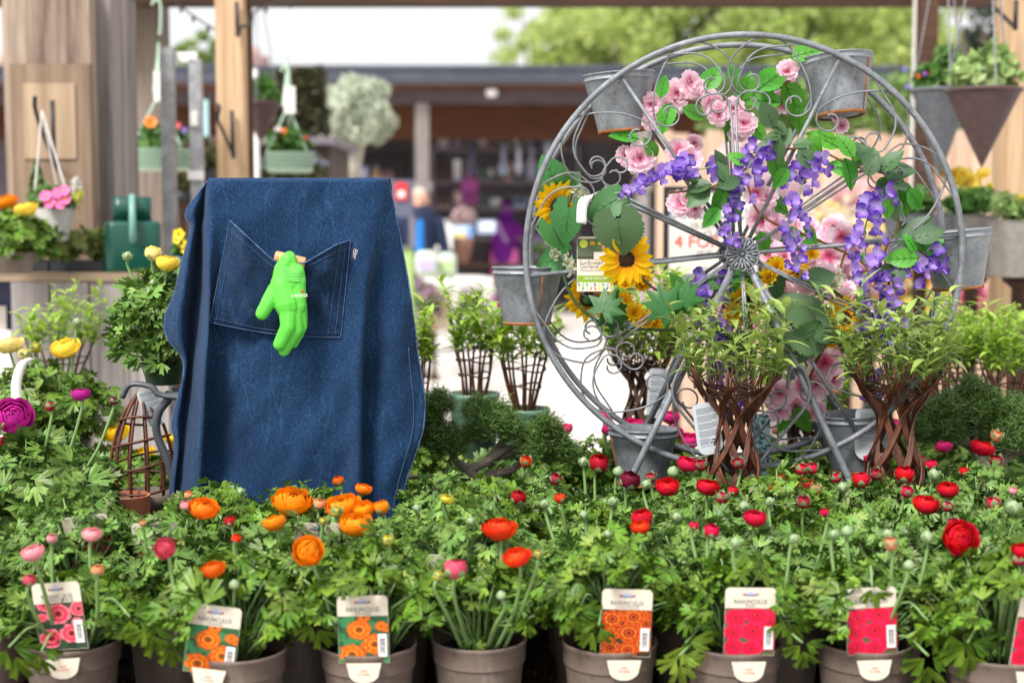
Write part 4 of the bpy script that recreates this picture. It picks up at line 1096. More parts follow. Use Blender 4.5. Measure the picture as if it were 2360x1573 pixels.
def maple_leaf(L=1.0):
    pts = []
    for a, r in ((-140, .45), (-118, .62), (-95, .40), (-72, .85), (-48, .52), (-28, .92), (-14, .60), (0, 1.05), (14, .6), (28, .92), (48, .52), (72, .85), (95, .4), (118, .62), (140, .45)):
        pts.append((math.sin(R(a)) * r * L, math.cos(R(a)) * r * L + .1 * L))
    V = [(0, 0, 0)] + [(x * .5, y * .5, .05 * L) for x, y in pts] + [(x, y, -.12 * (x * x + y * y) / L + .04 * (i % 2) * L) for i, (x, y) in enumerate(pts)]
    n = len(pts); F = [(0, 2 + i, 1 + i) for i in range(n - 1)] + [(1 + i, 2 + i, 2 + i + n, 1 + i + n) for i in range(n - 1)]
    return T_(V, F)

rl = random.Random(11)
LEAF_T = [ternate_leaf(rl) for _ in range(10)]

# ------------------------------------------------------------------ ranunculus flowers and buds (unit size: radius 1, base at the origin, opening along +z)
def petal_shell(mb, r, az, wid, th0, th1, flare, sq=.8, nu=5, nv=5, rng=None, col=None, zoff=0.0):
    V, F, Cc = [], [], []
    for i in range(nv + 1):
        t = i / nv; th = R(th1 + (th0 - th1) * t)
        rr = r * (1 + flare * t * t)
        w = wid * (math.sin(PI * (.12 + .70 * t)) ** .6)
        for j in range(nu + 1):
            s = j / nu * 2 - 1
            a = az + s * w
            e = 0 if i < nv else -.10 * s * s * r + (rng.random() - .5) * .13 * r
            tt = th + R(6) * s * s * (t) 
            V.append((rr * math.sin(tt) * math.cos(a), rr * math.sin(tt) * math.sin(a), -rr * math.cos(tt) * -1 * sq + e + zoff))
            Cc.append(1)
    n = nu + 1
    for i in range(nv):
        for j in range(nu): F.append((i * n + j, i * n + j + 1, (i + 1) * n + j + 1, (i + 1) * n + j))
    mb.add(V, F, 0, col)
def ranunculus_open(seed, openness=1.0):
    rng = random.Random(seed); mb = MB()
    rings = [(.26, 3, 8, 0), (.40, 4, 14, 0), (.54, 5, 24, .02), (.68, 5, 36, .04), (.82, 6, 48, .07), (.95, 6, 62, .12), (1.0, 6, 76, .2)]
    for k, (r, n, th0, fl) in enumerate(rings):
        for i in range(n):
            petal_shell(mb, r * (.97 + .06 * rng.random()), 2 * PI * (i + .37 * k + .15 * rng.random()) / n, PI / n * 1.25, th0 * openness * (.9 + .2 * rng.random()), 150, fl * openness, .80, rng=rng, zoff=.62)
    return mb
def ranunculus_cup(seed):
    rng = random.Random(seed); mb = MB()
    for k, (r, n, th0, fl) in enumerate([(.42, 3, 12, 0), (.62, 4, 20, .0), (.8, 4, 34, .03), (.95, 5, 50, .06)]):
        for i in range(n):
            petal_shell(mb, r, 2 * PI * (i + .4 * k + .2 * rng.random()) / n, PI / n * 1.3, th0 * (.9 + .25 * rng.random()), 155, fl, .98, rng=rng, zoff=.8)
    return mb
def sepals(n, r, z0, up, rng, wid=.4):
    mb = MB()
    for i in range(n):
        a = 2 * PI * i / n + rng.random() * .3; V, F = [], []
        for k in range(5):
            t = k / 4; w = wid * math.sin(PI * (.18 + .80 * t)) * (1 if k < 4 else .1)
            rr = r * (math.sin(PI * .5 * min(1, t * 1.5 + .12)) + .04); z = z0 + up * t
            for s in (-1, 0, 1): V.append((rr * math.cos(a + s * w), rr * math.sin(a + s * w), z - .03 * abs(s)))
        for k in range(4):
            for j in range(2): F.append((k * 3 + j, k * 3 + j + 1, k * 3 + j + 4, k * 3 + j + 3))
        mb.add(V, F)
    return mb
FLW = {'open': [ranunculus_open(s).mesh('flower_open', MT['petal']) for s in (1, 2, 3)], 'half': [ranunculus_open(9, .85).mesh('flower_half', MT['petal'])],
       'cup': [ranunculus_cup(s).mesh('flower_cup', MT['petal']) for s in (4, 5)]}
bm_ = MB(); bm_.lathe([(0, .02), (.45, .06), (.85, .42), (.95, .85), (.78, 1.3), (.45, 1.62), (.15, 1.85), (0, 1.95)], 16); FLW['bud'] = [bm_.mesh('bud_body', MT['bud'])]
rr_ = random.Random(3)
SEP = {'open': sepals(5, .8, .02, .25, rr_, .5).mesh('sepals_open', MT['bud']), 'cup': sepals(5, 1.02, 0, 1.0, rr_, .42).mesh('sepals_cup', MT['bud']), 'bud': sepals(5, 1.0, .0, 1.75, rr_, .55).mesh('sepals_bud', MT['bud'])}
SEP['half'] = SEP['open']
FC = {'orange': '#ff9c14', 'orange2': '#ff8c1c', 'dorange': '#f07018', 'redorange': '#f0481c', 'red': '#dc1628', 'crimson': '#dc1a4a', 'wine': '#7c1834', 'dred': '#b81a28', 'pink': '#f4a8b0', 'rose': '#e05a70', 'peach': '#f0a878', 'hot': '#ff3c9c',
      'magenta': '#c42a98', 'yellow': '#ffe858', 'pale': '#fff09a', 'ybud': '#d8cf50', 'bud': '#8aa276', 'rbud': '#b83048', 'gold': '#ffdc1c'}
frng = random.Random(77)
def add_flower(par, pos, base, kind, colr, px, y, tilt=None):
    """a bloom with sepals and stem on plant par; pos and base in world space"""
    Lp = par.location; pos = Vector(pos); base = Vector(base)
    rad = px * PX(y) / 2
    tl = Vector(tilt) if tilt else Vector((frng.uniform(-.25, .25), frng.uniform(-.45, -.05), 1))
    M3 = aim(tl, frng.random() * 6)
    me = frng.choice(FLW[kind if kind in FLW else 'cup'])
    hgt = {'open': .7, 'half': .75, 'cup': .8, 'bud': .9, 'rbud': .8}[kind]
    p0 = pos - M3 @ Vector((0, 0, rad * hgt))
    nm = 'bud' if kind in ('bud', 'rbud') else 'flower'
    f = place(nm, me, par, mat4(p0 - Lp, M3, rad if kind != 'bud' else (rad, rad, rad * .95)))
    c = hexc(FC[colr]); jit = frng.uniform(.9, 1.1)
    f.color = (c[0] * jit, c[1] * jit, c[2] * jit, 1)
    sk = {'open': 'open', 'half': 'half', 'cup': 'cup', 'bud': 'bud', 'rbud': 'bud'}[kind]
    if kind != 'bud' or frng.random() < .9:
        link('sepals', SEP[sk], f)
    # stem as a sub-part, in the flower's own frame
    Mi = (mat4(p0 - Lp, M3, rad)).inverted()
    mid = p0.lerp(base, .5) + Vector((frng.uniform(-.008, .008), 0, 0)); mid.x = mid.x * .7 + p0.x * .3; mid.y = mid.y * .7 + p0.y * .3
    d0 = p0 - M3 @ Vector((0, 0, .012))
    path = catmull([p0, d0, mid, base], 4)
    mb = MB(); mb.tube([Mi @ (q - Lp) for q in path], [.0019 / rad * (1 + .02 * i) for i in range(len(path))], 6)
    mb.build('stem', MT['stem'], f)
    return f

# ------------------------------------------------------------------ the flower bench
BZ = .805
bench = thing('display_bench', 'low display bench under the rows of ranunculus pots', 'bench', (0, 2.1, 0))
for i in range(12):
    mb = MB(); mb.box((0, 1.27 + .145 * i, BZ - .022), (2.6, .141, .03)); mb.build('slat', MT['plank'], bench, False, True)
for x in (-1.2, 0, 1.2):
    for yy in (1.28, 2.8):
        mb = MB(); mb.box((x, yy, (BZ - .04) / 2), (.07, .07, BZ - .04)); mb.build('leg', MT['plank'], bench, False, True)
mb = MB(); mb.box((0, 2.065, BZ - .0045), (2.5, 1.7, .004)); tag(mb.build('matting', MT['soil']), 'dark capillary matting laid on the display bench', 'mat')
gr = MB(); g_ = np.random.default_rng(2)
oct_v = np.array([(1, 0, 0), (-1, 0, 0), (0, 1, 0), (0, -1, 0), (0, 0, 1), (0, 0, -1)], float); oct_f = [(0, 2, 4), (2, 1, 4), (1, 3, 4), (3, 0, 4), (2, 0, 5), (1, 2, 5), (3, 1, 5), (0, 3, 5)]
for i in range(5200):
    s = .0022 + .003 * g_.random(); q = Euler(g_.random(3) * 6).to_matrix()
    v = (oct_v * np.array([1, .8, .6]) * s) @ np.array(q).T + np.array([(g_.random() - .5) * 1.9, 1.38 + .55 * g_.random() ** 1.3, BZ - .001 + .003 * g_.random()])
    gr.add(v.tolist(), oct_f)
o = gr.build('gravel', pmat('brown_grit', hexc('#33261a'), hexc('#6b5640'), ns=40, rough=.9, island=.5), kind='stuff'); o['label'] = 'coarse brown grit scattered between the pots'; o['category'] = 'gravel'

# pot (shared)
PR, PH = .0525, .092
mb = MB(); mb.lathe([(0, .002), (.040, .002), (.042, .0), (.0485, .066), (.0487, .0675), (.0508, .0685), (.0516, .088), (.0528, .0895), (PR, PH), (.0508, PH + .0005), (.0495, .088), (.0475, .07), (.046, .06)], 40)
POT = mb.mesh('pot', MT['pot'])
mb = MB(); mb.lathe([(0, .0795), (.02, .081), (.035, .0790), (.0492, .0775)], 24); SOIL = mb.mesh('soil', MT['soil'])
POT.set_sharp_from_angle(angle=R(50))

# foliage variants (shared): many toothed leaves on petioles
def foliage_mesh(seed, n, Rr, H, leaf, mat, clear=False, petiole=True):
    rng = random.Random(seed); mb = MB()
    for i in range(n):
        q = math.sqrt(rng.random()); a = rng.random() * 2 * PI; rho = Rr * q
        hz = H * (1 - .42 * q ** 2.2) * (.62 + .42 * rng.random()) if rng.random() < .78 else H * (.15 + .5 * rng.random()) * (1 - .3 * q)
        p = Vector((math.cos(a) * rho, math.sin(a) * rho, PH - .012 + hz))
        if clear and p.y < -.02 and abs(p.x) < .04 and p.z < PH + .082: continue
        if clear and p.y < .02 and rho > .03 and p.z < PH + .036: continue
        out = Vector((math.cos(a), math.sin(a), 0))
        nrm = (Vector((0, 0, .8)) + out * (.15 + .75 * q * rng.random()) + Vector((rng.gauss(0, .62), rng.gauss(0, .62), 0))).normalized()
        fwd = (out * (.25 + .8 * q) + Vector((rng.gauss(0, .5), rng.gauss(0, .5), .45 + rng.gauss(0, .35)))); fwd = (fwd - nrm * fwd.dot(nrm)).normalized()
        side = fwd.cross(nrm)
        M = Matrix((side, fwd, nrm)).transposed()
        s = leaf * (.65 + .7 * rng.random())
        mb.tpl(LEAF_T[rng.randrange(10)], mat4(p - fwd * s * .45, M, s), 2 if rng.random() < .045 else 0)
        if petiole and i % 2 == 0:
            b = Vector((math.cos(a) * .018 * rng.random(), math.sin(a) * .018 * rng.random(), PH - .015))
            e = p - fwd * s * .3
            mid = b.lerp(e, .55) + Vector((0, 0, .018 * rng.random())) - out * .006
            mb.tube([b, mid, e], [.0019, .0015, .0010], 4, 1)
    return mb.mesh('foliage', [mat, MT['stem'], MT['leaf_yellow']])
FOL = [foliage_mesh(100 + i, 290, .084, .116 + .014 * (i % 3), .0225, MT['leaf'] if i % 2 else MT['leaf_grey']) for i in range(6)]
FOLF = [foliage_mesh(200 + i, 270, .082, .108 + .010 * (i % 3), .0265, MT['leaf'], True) for i in range(5)]

# ---- plant labels (printed cards): shared meshes per kind
CW, CH = .0535, .074
def rounded(w, h, r, n=4):
    out = []
    for cx_, cz_, a0 in ((w / 2 - r, h - r, 0), (-w / 2 + r, h - r, 90)):
        for i in range(n + 1): out.append((cx_ + r * math.cos(R(a0 + 90 * i / n)), cz_ + r * math.sin(R(a0 + 90 * i / n))))
    out += [(-w / 2, 0), (w / 2, 0)]
    return out
mb = MB(); mb.prism(rounded(CW, CH, .005), -.0004, .0004); CARD = mb.mesh('card', MT['card'], False)
def printed_flower(mb, x, z, r, cols, dz, seed, lim):
    rng = random.Random(seed); layers = 6
    for k in range(layers):
        rr = r * (1 - k / layers); n = 16; c = cols[k % len(cols)]
        V = [(x, -.0006 - dz - k * .00002, z)]
        for i in range(n):
            a = 2 * PI * i / n + k * .3
            q = rr * (1 + .10 * math.sin(i * 3.1 + seed) + .06 * rng.random())
            V.append((min(max(x + math.cos(a) * q, -lim[0]), lim[0]), -.0006 - dz - k * .00002, min(max(z + math.sin(a) * q * .82, lim[1]), lim[2])))
        F = [(0, 1 + (i + 1) % n, 1 + i) for i in range(n)]
        mb.add(V, F, 0, [hexc(c)] + [tuple(min(1, q * 1.25) for q in hexc(c))] * n)
def picture(bgc, cols, spots, seed, leafy=None):
    mb = MB(); z1 = CH * .70; w = CW / 2 - .0003
    mb.add([(-w, -.0005, .0005), (w, -.0005, .0005), (w, -.0005, z1), (-w, -.0005, z1)], [(0, 1, 2, 3)], 0, hexc(bgc))
    rng = random.Random(seed)
    if leafy:
        for i in range(16):
            printed_flower(mb, rng.uniform(-w, w), rng.uniform(.002, z1), .006, [leafy, bgc], .00001, i, (w, .0005, z1))
    for i, (x, z, r) in enumerate(spots):
        printed_flower(mb, x * CW, z * CH, r * CW, cols, .00006 + i * .00013, seed + i, (w, .0005, z1))
    return mb.mesh('printed_picture', MT['attr'], False)
sp_a = [(-.24, .13, .26), (.22, .28, .25), (-.08, .50, .24), (.36, .55, .12), (.46, .52, .1), (.02, .68, .12)]
sp_b = [(-.3, .12, .2), (.05, .1, .2), (.36, .2, .22), (-.32, .34, .2), (.06, .36, .23), (.4, .5, .2), (-.28, .56, .22), (.14, .60, .22), (-.06, .68, .1), (.46, .68, .12)]
sp_c = [(-.24, .18, .24), (.2, .24, .23), (-.02, .54, .25), (.42, .60, .18), (-.36, .50, .10), (-.3, .68, .14), (.36, .4, .12)]
PICS = {'orange': picture('#2f5f3c', ['#c85210', '#dc7418', '#c0460c', '#e08424', '#a83c08', '#4a4a18'], sp_a, 1, '#3f8a54'),
        'chocolate': picture('#3a3420', ['#c04c10', '#94260a', '#c86814', '#80200a', '#b04410', '#441408'], sp_b, 2),
        'rose': picture('#5a5a3c', ['#d01c50', '#b80c2c', '#c81438', '#a80824', '#c81840', '#84081c'], sp_b, 3),
        'coral': picture('#2a3c2c', ['#d87080', '#c84054', '#bc3044', '#d06068', '#a8283c', '#301418'], sp_c, 4, '#35503a')}
mb = MB(); w = .0095; mb.add([(-w / 2, 0, -.0125), (w / 2, 0, -.0125), (w / 2, 0, .0125), (-w / 2, 0, .0125)], [(0, 1, 2, 3)], 0, hexc('#eceae8'))
bz = -.0085
brg = random.Random(4)
while bz < .0075:
    t = brg.choice((.0004, .0007, .0011)); mb.add([(-.003, -.0001, bz), (.003, -.0001, bz), (.003, -.0001, bz + t), (-.003, -.0001, bz + t)], [(0, 1, 2, 3)], 0, (.03, .03, .04)); bz += t + brg.choice((.0004, .0006, .0009))
BARC = mb.mesh('barcode', MT['attr'], False)
mb = MB()   # emblem: pale dome over a red ribbon
for (x0, x1, z0, z1, c) in ((-.0085, -.0045, -.0016, .0006, '#b8505a'), (.0045, .0085, -.0016, .0006, '#b8505a')):
    mb.add([(x0, 0, z0), (x1, 0, z0 + .0008), (x1, 0, z1 + .0008), (x0, 0, z1 + .0), ((x0 * .75 + x1 * .25) if x0 < 0 else x0, 0, (z0 + z1) / 2)], [(0, 1, 2, 3)], 0, hexc(c))
V = [(0, -.0001, -.0006)] + [(math.cos(R(a)) * .0056, -.0001, -.0006 + math.sin(R(a)) * .0042) for a in range(0, 181, 20)]
mb.add(V, [(0, i + 1, i + 2) for i in range(len(V) - 2)], 0, hexc('#b9bdd0'))
mb.add([(-.0058, -.0002, -.0016), (.0058, -.0002, -.0016), (.0058, -.0002, .0004), (-.0058, -.0002, .0004)], [(0, 1, 2, 3)], 0, hexc('#7d84a8'))
EMB = mb.mesh('emblem', MT['attr'], False)
# tongue that hooks over the rim
V = []; tw, th_ = .0185, .0215
for i in range(13): a = PI + PI * i / 12; V.append((math.cos(a) * tw * .86, -th_ * .5 + math.sin(a) * th_ * .5))
tongue = [(tw, 0), (-tw, 0)] + V
mb = MB(); mb.prism(tongue, -.0005, .0004); TONG = mb.mesh('tongue', MT['card'], False)
def rot_text(o, loc):
    o.location = loc; o.rotation_euler = (PI / 2, 0, 0); return o
def add_card(par, kind, sub, roll=0.0, yaw=0.0, lift=0.0, lean=.06, xo=0.0, tongue_=True):
    c = link('plant_label', CARD, par, loc=(xo, -.0465, PH - .008 + lift), rot=(lean, roll, yaw))
    link('printed_picture', PICS[kind], c)
    rot_text(link('printed_name', text_mesh('RANUNCULUS', MT['ink'], .0068), c), (0, -.0007, CH * .795)).scale = (.78, 1, 1)
    rot_text(link('printed_variety', text_mesh(sub, MT['ink_grey'], .0042), c), (0, -.0007, CH * .735))
    link('emblem', EMB, c, loc=(0, -.0007, CH * .905))
    link('barcode', BARC, c, loc=(CW * .375, -.0022, CH * .27))
    if tongue_:
        t = link('label_tongue', TONG, par, loc=(xo * .9, -PR - .0012, PH - .006), rot=(-.05, roll * .6, xo * 6))
        rot_text(link('printed_mark', text_mesh('SLIDE', MT['ink_red'], .003), t), (0, -.0012, -.008))
        rot_text(link('printed_mark', text_mesh('TO OPEN', MT['ink_red'], .003), t), (0, -.0012, -.0118))

# ------------------------------------------------------------------ rows of ranunculus
plants = []
ordn = ['first', 'second', 'third', 'fourth', 'fifth', 'sixth', 'seventh', 'eighth', 'ninth', 'tenth', 'eleventh', 'twelfth']
def ranunculus(x, y, label, fol, seed, group, spin=True):
    rng = random.Random(seed)
    t_ = thing('ranunculus_plant', label, 'potted plant', (x, y, BZ), group=group)
    link('pot', POT, t_); link('soil', SOIL, t_)
    link('foliage', fol, t_, 'stuff', rot=(0, 0, rng.random() * 6.28 if spin else 0), scale=(rng.uniform(.95, 1.1), rng.uniform(.95, 1.1), rng.uniform(.86, 1.06)))
    plants.append(t_)
    return t_
front = [(168, 1.535, 'coral', 'CHAMPAGNE ROSE', dict(roll=-.10, yaw=-.12, lift=.010, xo=.006)), (548, 1.50, 'orange', 'ORANGE', dict(roll=.14, yaw=.05, lift=-.005, xo=-.022)), (850, 1.52, 'orange', 'ORANGE', dict(roll=-.02, xo=0.0)),
         (1105, 1.54, None, None, None), (1405, 1.53, 'chocolate', 'CHOCOLATE', dict(roll=.03, xo=.013, lift=.004)), (1690, 1.525, 'rose', 'ROSE', dict(roll=.01, xo=.009, lift=.007)), (1992, 1.53, 'rose', 'ROSE', dict(roll=-.06, xo=-.003, lift=.006)), (2300, 1.49, 'rose', 'ROSE', dict(roll=.12, xo=.020, yaw=.2, lift=.006))]
desc = {0: 'with coral picture label', 1: 'with tilted orange picture label', 2: 'with upright orange picture label', 3: 'with no picture label', 4: 'with rusty orange label', 5: 'with red label and a drooping leaf', 6: 'with red label partly behind a leaf', 7: 'cut by the right edge'}
for i, (u, y, kind, sub, kw) in enumerate(front):
    t_ = ranunculus(P(u, 1480, y).x, y, f'front row ranunculus {desc[i]}, {ordn[i]} pot from left', FOLF[i % 5], 300 + i, 'ranunculus pots in the front row', False)
    if kind: add_card(t_, kind, sub, **kw)
rows = [(1.655, np.arange(-.62, .70, .118), 'second'), (1.785, np.arange(-.66, .78, .122), 'third'), (1.905, np.arange(-.155, .80, .120), 'fourth')]
rj = random.Random(9)
for ri, (y, xs, nm) in enumerate(rows):
    for i, x in enumerate(xs):
        if ri == 1 and x < -.55: continue
        t_ = ranunculus(x + rj.uniform(-.02, .02) + .03 * ri, y + rj.uniform(-.015, .015), f'leafy ranunculus in the {nm} row, {ordn[i]} from left, among its neighbours', FOL[(i * 2 + ri) % 6], 400 + 20 * ri + i, f'ranunculus pots in the {nm} row')
for (lab, u, v, y, kind, sub, rl_) in (('pale', 222, 1245, 1.66, 'coral', 'CHAMPAGNE ROSE', -.12), ('b', 375, 1260, 1.655, 'coral', 'CHAMPAGNE ROSE', -.08), ('c', 735, 1262, 1.66, 'orange', 'ORANGE', 0), ('d', 1040, 1335, 1.62, 'orange', 'ORANGE', 0)):
    tgt = P(u, v, y); pl = min([q for q in plants if 'second row' in q['label']], key=lambda q: (q.location.x - tgt.x) ** 2 + (q.location.y - y) ** 2)
    c = link('plant_label', CARD, pl, loc=Vector((tgt.x, y, tgt.z - .038)) - pl.location, rot=(.25, rl_, 0))
    link('printed_picture', PICS[kind], c); rot_text(link('printed_name', text_mesh('RANUNCULUS', MT['ink'], .0068), c), (0, -.0007, CH * .795)).scale = (.78, 1, 1)
    rot_text(link('printed_variety', text_mesh(sub, MT['ink_grey'], .0042), c), (0, -.0007, CH * .735)); link('emblem', EMB, c, loc=(0, -.0007, CH * .905))
blooms = """675 1150 88 open orange;470 1168 66 open orange2;632 1200 54 half orange;790 1162 78 open orange;838 1170 50 half orange;878 1168 40 cup orange;780 1107 28 cup dorange;838 1124 38 half orange2;820 1203 76 half orange;710 1268 66 open orange;490 1308 56 open dorange
212 1228 45 half pink;75 1270 52 half pink;225 1313 32 cup peach;68 1336 32 cup rose;380 1262 46 open rose;435 1140 22 cup peach;430 1164 32 cup pink;737 1160 30 cup peach;120 1240 26 cup pink;530 1200 30 cup dred;545 1240 24 cup redorange
1152 1213 76 open redorange;1190 1280 62 open redorange;1050 1308 56 cup rose;1030 1148 32 open ybud;1195 1145 38 cup dred;1290 1147 28 cup redorange;1380 1066 48 cup dred;1452 1105 48 cup wine;1480 1193 52 cup red;1475 1212 44 half redorange;1538 1118 54 half red;1632 1118 54 half red;1585 1066 48 half crimson
1740 1190 52 half crimson;1640 1222 38 cup crimson;1600 1210 24 cup crimson;1853 1113 42 half red;1805 1100 28 cup dred;1780 1124 32 cup red;1985 1103 44 cup red;2012 1052 46 half crimson;2085 1092 46 cup red;2145 1070 30 cup crimson;2135 1158 60 half red;2185 1125 48 half red;2222 1085 26 cup red;2265 1028 54 open red;2215 1238 78 open red;2358 1265 50 open red;2335 1130 22 cup pink;1690 1130 26 cup red;1900 1180 24 cup crimson"""
buds = """555 1132 22 bud;775 1178 30 rbud ybud;895 1243 28 rbud ybud;745 1200 20 rbud ybud;540 1345 28 bud;1010 1325 26 rbud ybud;1240 1275 22 rbud ybud;1280 1103 30 rbud rbud;1212 1063 30 rbud redorange;1345 1063 26 bud;1425 1085 28 bud;1552 1085 30 bud;1412 1155 26 bud;1500 1100 28 rbud rbud;1490 1115 26 bud;1615 1070 32 rbud rbud;1665 1145 34 rbud rbud;1700 1066 30 rbud rbud;1738 1110 30 rbud rbud;1695 1250 30 bud;1715 1165 28 bud;1775 1155 24 bud;1848 1080 32 rbud crimson;1872 1078 30 rbud crimson;1927 1100 26 rbud crimson;1880 1126 30 rbud peach;1942 1122 28 bud;2020 1092 30 rbud rbud;2118 1060 32 rbud red;2152 1092 30 bud;2090 1132 32 rbud crimson;2185 1166 28 rbud rbud;2288 1160 40 rbud crimson;2334 1168 40 bud;2295 1060 32 rbud rbud;2297 1004 30 rbud peach;2198 1206 34 rbud rbud;2137 1236 34 bud;2053 1252 38 rbud peach;2046 1230 28 bud;1952 1222 30 bud;1922 1230 26 bud;1852 1156 34 rbud rbud;2348 1288 34 rbud rbud;1155 1370 26 bud;2095 1300 28 bud;250 1160 22 bud;330 1205 18 rbud peach;1130 1170 24 bud;1085 1200 24 bud;1345 1185 24 bud;1255 1160 24 bud;1560 1190 26 bud;960 1170 22 bud;1400 1230 22 bud;1830 1240 26 bud"""
for line in (blooms + ';' + buds).replace('\n', ';').split(';'):
    q = line.split(); u, v, s, kind = float(q[0]), float(q[1]), float(q[2]), q[3]; colr = q[4] if len(q) > 4 else 'bud'
    sl = (CAM_Z - P(u, v, 1.0).z)
    y = min(max(.335 / sl, 1.46), 1.91)
    if v < 1100 and u > 2000: y = min(.33 / sl, 2.0)
    pos = P(u, v, y)
    pl = min(plants, key=lambda t: (t.location.x - pos.x) ** 2 + (t.location.y - y) ** 2)
    base = Vector((pl.location.x * .6 + pos.x * .4, pl.location.y * .7 + pos.y * .3, BZ + PH - .01))
    tl = (0.05, -1.2, .55) if (u, v) in ((710, 1268), (380, 1262), (2215, 1238)) else None
    add_flower(pl, pos, base, kind, colr, s * (.96 if kind in ('open', 'half') else 1.0), y, tl)
# drooping leaves over front pots
for (u, v, y, sz, ry, lm) in ((1580, 1480, 1.48, .050, 2.6, 'leaf_young'), (1565, 1510, 1.475, .045, 2.9, 'leaf_young'), (1600, 1450, 1.485, .04, 2.2, 'leaf'), (470, 1400, 1.44, .05, -.6, 'leaf'), (440, 1385, 1.45, .045, .8, 'leaf'), (2065, 1510, 1.49, .03, 2.8, 'leaf'), (2140, 1430, 1.46, .055, 2.4, 'leaf'), (2190, 1450, 1.45, .06, 2.0, 'leaf'), (2230, 1480, 1.44, .055, 2.8, 'leaf'),
                              (2140, 1510, 1.45, .05, 3.0, 'leaf'), (2010, 1350, 1.47, .035, 2.4, 'leaf'), (340, 1440, 1.47, .05, 2.8, 'leaf'), (390, 1470, 1.48, .045, 3.1, 'leaf'), (300, 1420, 1.47, .05, 2.2, 'leaf'), (95, 1500, 1.46, .035, 3.0, 'leaf'), (20, 1490, 1.45, .05, 2.7, 'leaf'), (1810, 1420, 1.47, .045, 2.5, 'leaf'), (1850, 1480, 1.47, .04, 2.9, 'leaf'), (720, 1430, 1.48, .045, 2.6, 'leaf'), (1330, 1410, 1.47, .045, 2.5, 'leaf'), (1380, 1440, 1.47, .04, -2.6, 'leaf')):
    p_ = P(u, v, y); pl = min(plants[:8], key=lambda t: (t.location.x - p_.x) ** 2)
    M = Matrix.Rotation(ry, 3, 'Y') @ Matrix.Rotation(R(70), 3, 'X')
    mb = MB(); mb.tpl(LEAF_T[int(u) % 10], mat4(p_ - pl.location, M, sz))
    e = p_ - pl.location; b = Vector((0, 0, PH - .012)); mb.tube(catmull([b, Vector((e.x * .6, e.y * .6, max(e.z, PH) + .012)), e], 4), .0014, 5, 1)
    mb.build('drooping_leaf', [MT[lm], MT['stem']], pl)
# ------------------------------------------------------------------ denim apron on a small metal chair
YA = 1.90
# rows: v, then (u, depth in mm behind YA) across the cloth
AR = [
 (418, [(478, 14), (479, 11), (480, 8), (484, 2), (520, 0), (600, 0), (690, 0), (790, 0), (860, 0), (885, 1), (891, 4), (895, 9)]),
 (440, [(462, 20), (468, 14), (474, 16), (482, 1), (520, -1), (600, 1), (690, 1), (790, 0), (862, -1), (888, 1), (895, 5), (900, 12)]),
 (492, [(427, 34), (446, 14), (466, 24), (481, 0), (520, 2), (600, 1), (690, 4), (790, 0), (864, -2), (893, 4), (905, 9), (911, 18)]),
 (524, [(440, 30), (448, 12), (461, 26), (480, 0), (520, 4), (600, 2), (690, 5), (790, 1), (862, -2), (895, 5), (910, 10), (918, 20)]),
 (600, [(420, 38), (436, 12), (458, 30), (480, -2), (518, 5), (600, 3), (690, 4), (790, 0), (850, -4), (885, 8), (915, 10), (932, 24)]),
 (668, [(404, 44), (428, 14), (453, 32), (481, -4), (514, 7), (600, 4), (690, 3), (790, -2), (842, -6), (870, 10), (915, 10), (944, 26)]),
 (758, [(377, 52), (418, 18), (445, 34), (479, -7), (506, 12), (600, 4), (690, 2), (790, -3), (836, -8), (860, 12), (915, 8), (956, 28)]),
 (832, [(423, 40), (430, 22), (439, 34), (474, -8), (500, 16), (600, 5), (690, 2), (790, -4), (832, -9), (854, 14), (912, 7), (965, 30)]),
 (907, [(412, 44), (420, 24), (432, 32), (470, -8), (498, 18), (600, 7), (690, 2), (790, -4), (831, -9), (852, 16), (915, 6), (978, 30)]),
 (977, [(396, 48), (410, 22), (424, 26), (467, -8), (494, 20), (600, 8), (690, 1), (790, -4), (830, -9), (850, 16), (918, 5), (977, 28)]),
 (1026, [(404, 40), (412, 18), (420, 22), (464, -8), (492, 20), (600, 9), (690, 0), (790, -3), (829, -9), (848, 16), (912, 6), (964, 26)]),
 (1080, [(397, 42), (406, 16), (414, 18), (462, -8), (490, 18), (600, 9), (690, 0), (790, -2), (829, -8), (846, 14), (900, 6), (945, 22)]),
 (1140, [(390, 44), (400, 14), (408, 14), (460, -7), (488, 14), (600, 8), (690, 0), (790, -2), (828, -7), (844, 12), (890, 6), (927, 20)]),
 (1200, [(384, 44), (394, 12), (404, 12), (458, -6), (486, 12), (600, 6), (690, 0), (790, -1), (826, -6), (842, 10), (884, 6), (915, 18)])]
def dens(pts3, n):
    return catmull(pts3, n)
rowsA = []
for (v, cs) in AR:
    if v >= 590:      # crisp pressed folds beside the left strip and the right panel
        k_ = min(1, (v - 560) / 150)
        cs = list(cs); cs[4] = (cs[3][0] + 12 + (1 - k_) * 22, cs[4][1]); cs[9] = (cs[8][0] + 8 + (1 - k_) * 22, cs[9][1])
    rowsA.append(dens([Vector((u, v, d * (1.55 if i in (1, 2, 3, 4, 8, 9, 10) else 1.0) + (14 if i == 2 and v > 440 else 0))) for i, (u, d) in enumerate(cs)], 7))
NU = len(rowsA[0])
grid = []
for j in range(NU):
    grid.append(catmull([r[j] for r in rowsA], 7))
NV = len(grid[0])
from mathutils import noise as mnoise
def wrk(u, v):
    q = Vector((u * .011, v * .006, 0)); w = mnoise.noise(q) * 4.5
    q2 = Vector(((u + v * .55) * .02, (v - u * .3) * .007, 3)); w += mnoise.noise(q2) * 4.5
    q3 = Vector((u * .05, v * .02, 7)); w += mnoise.noise(q3) * 1.3
    return w
apron = thing('denim_apron', 'blue denim apron with one pocket draped over a chair back', 'apron', P(650, 1170, YA))
V = []; F = []
rowsw = []
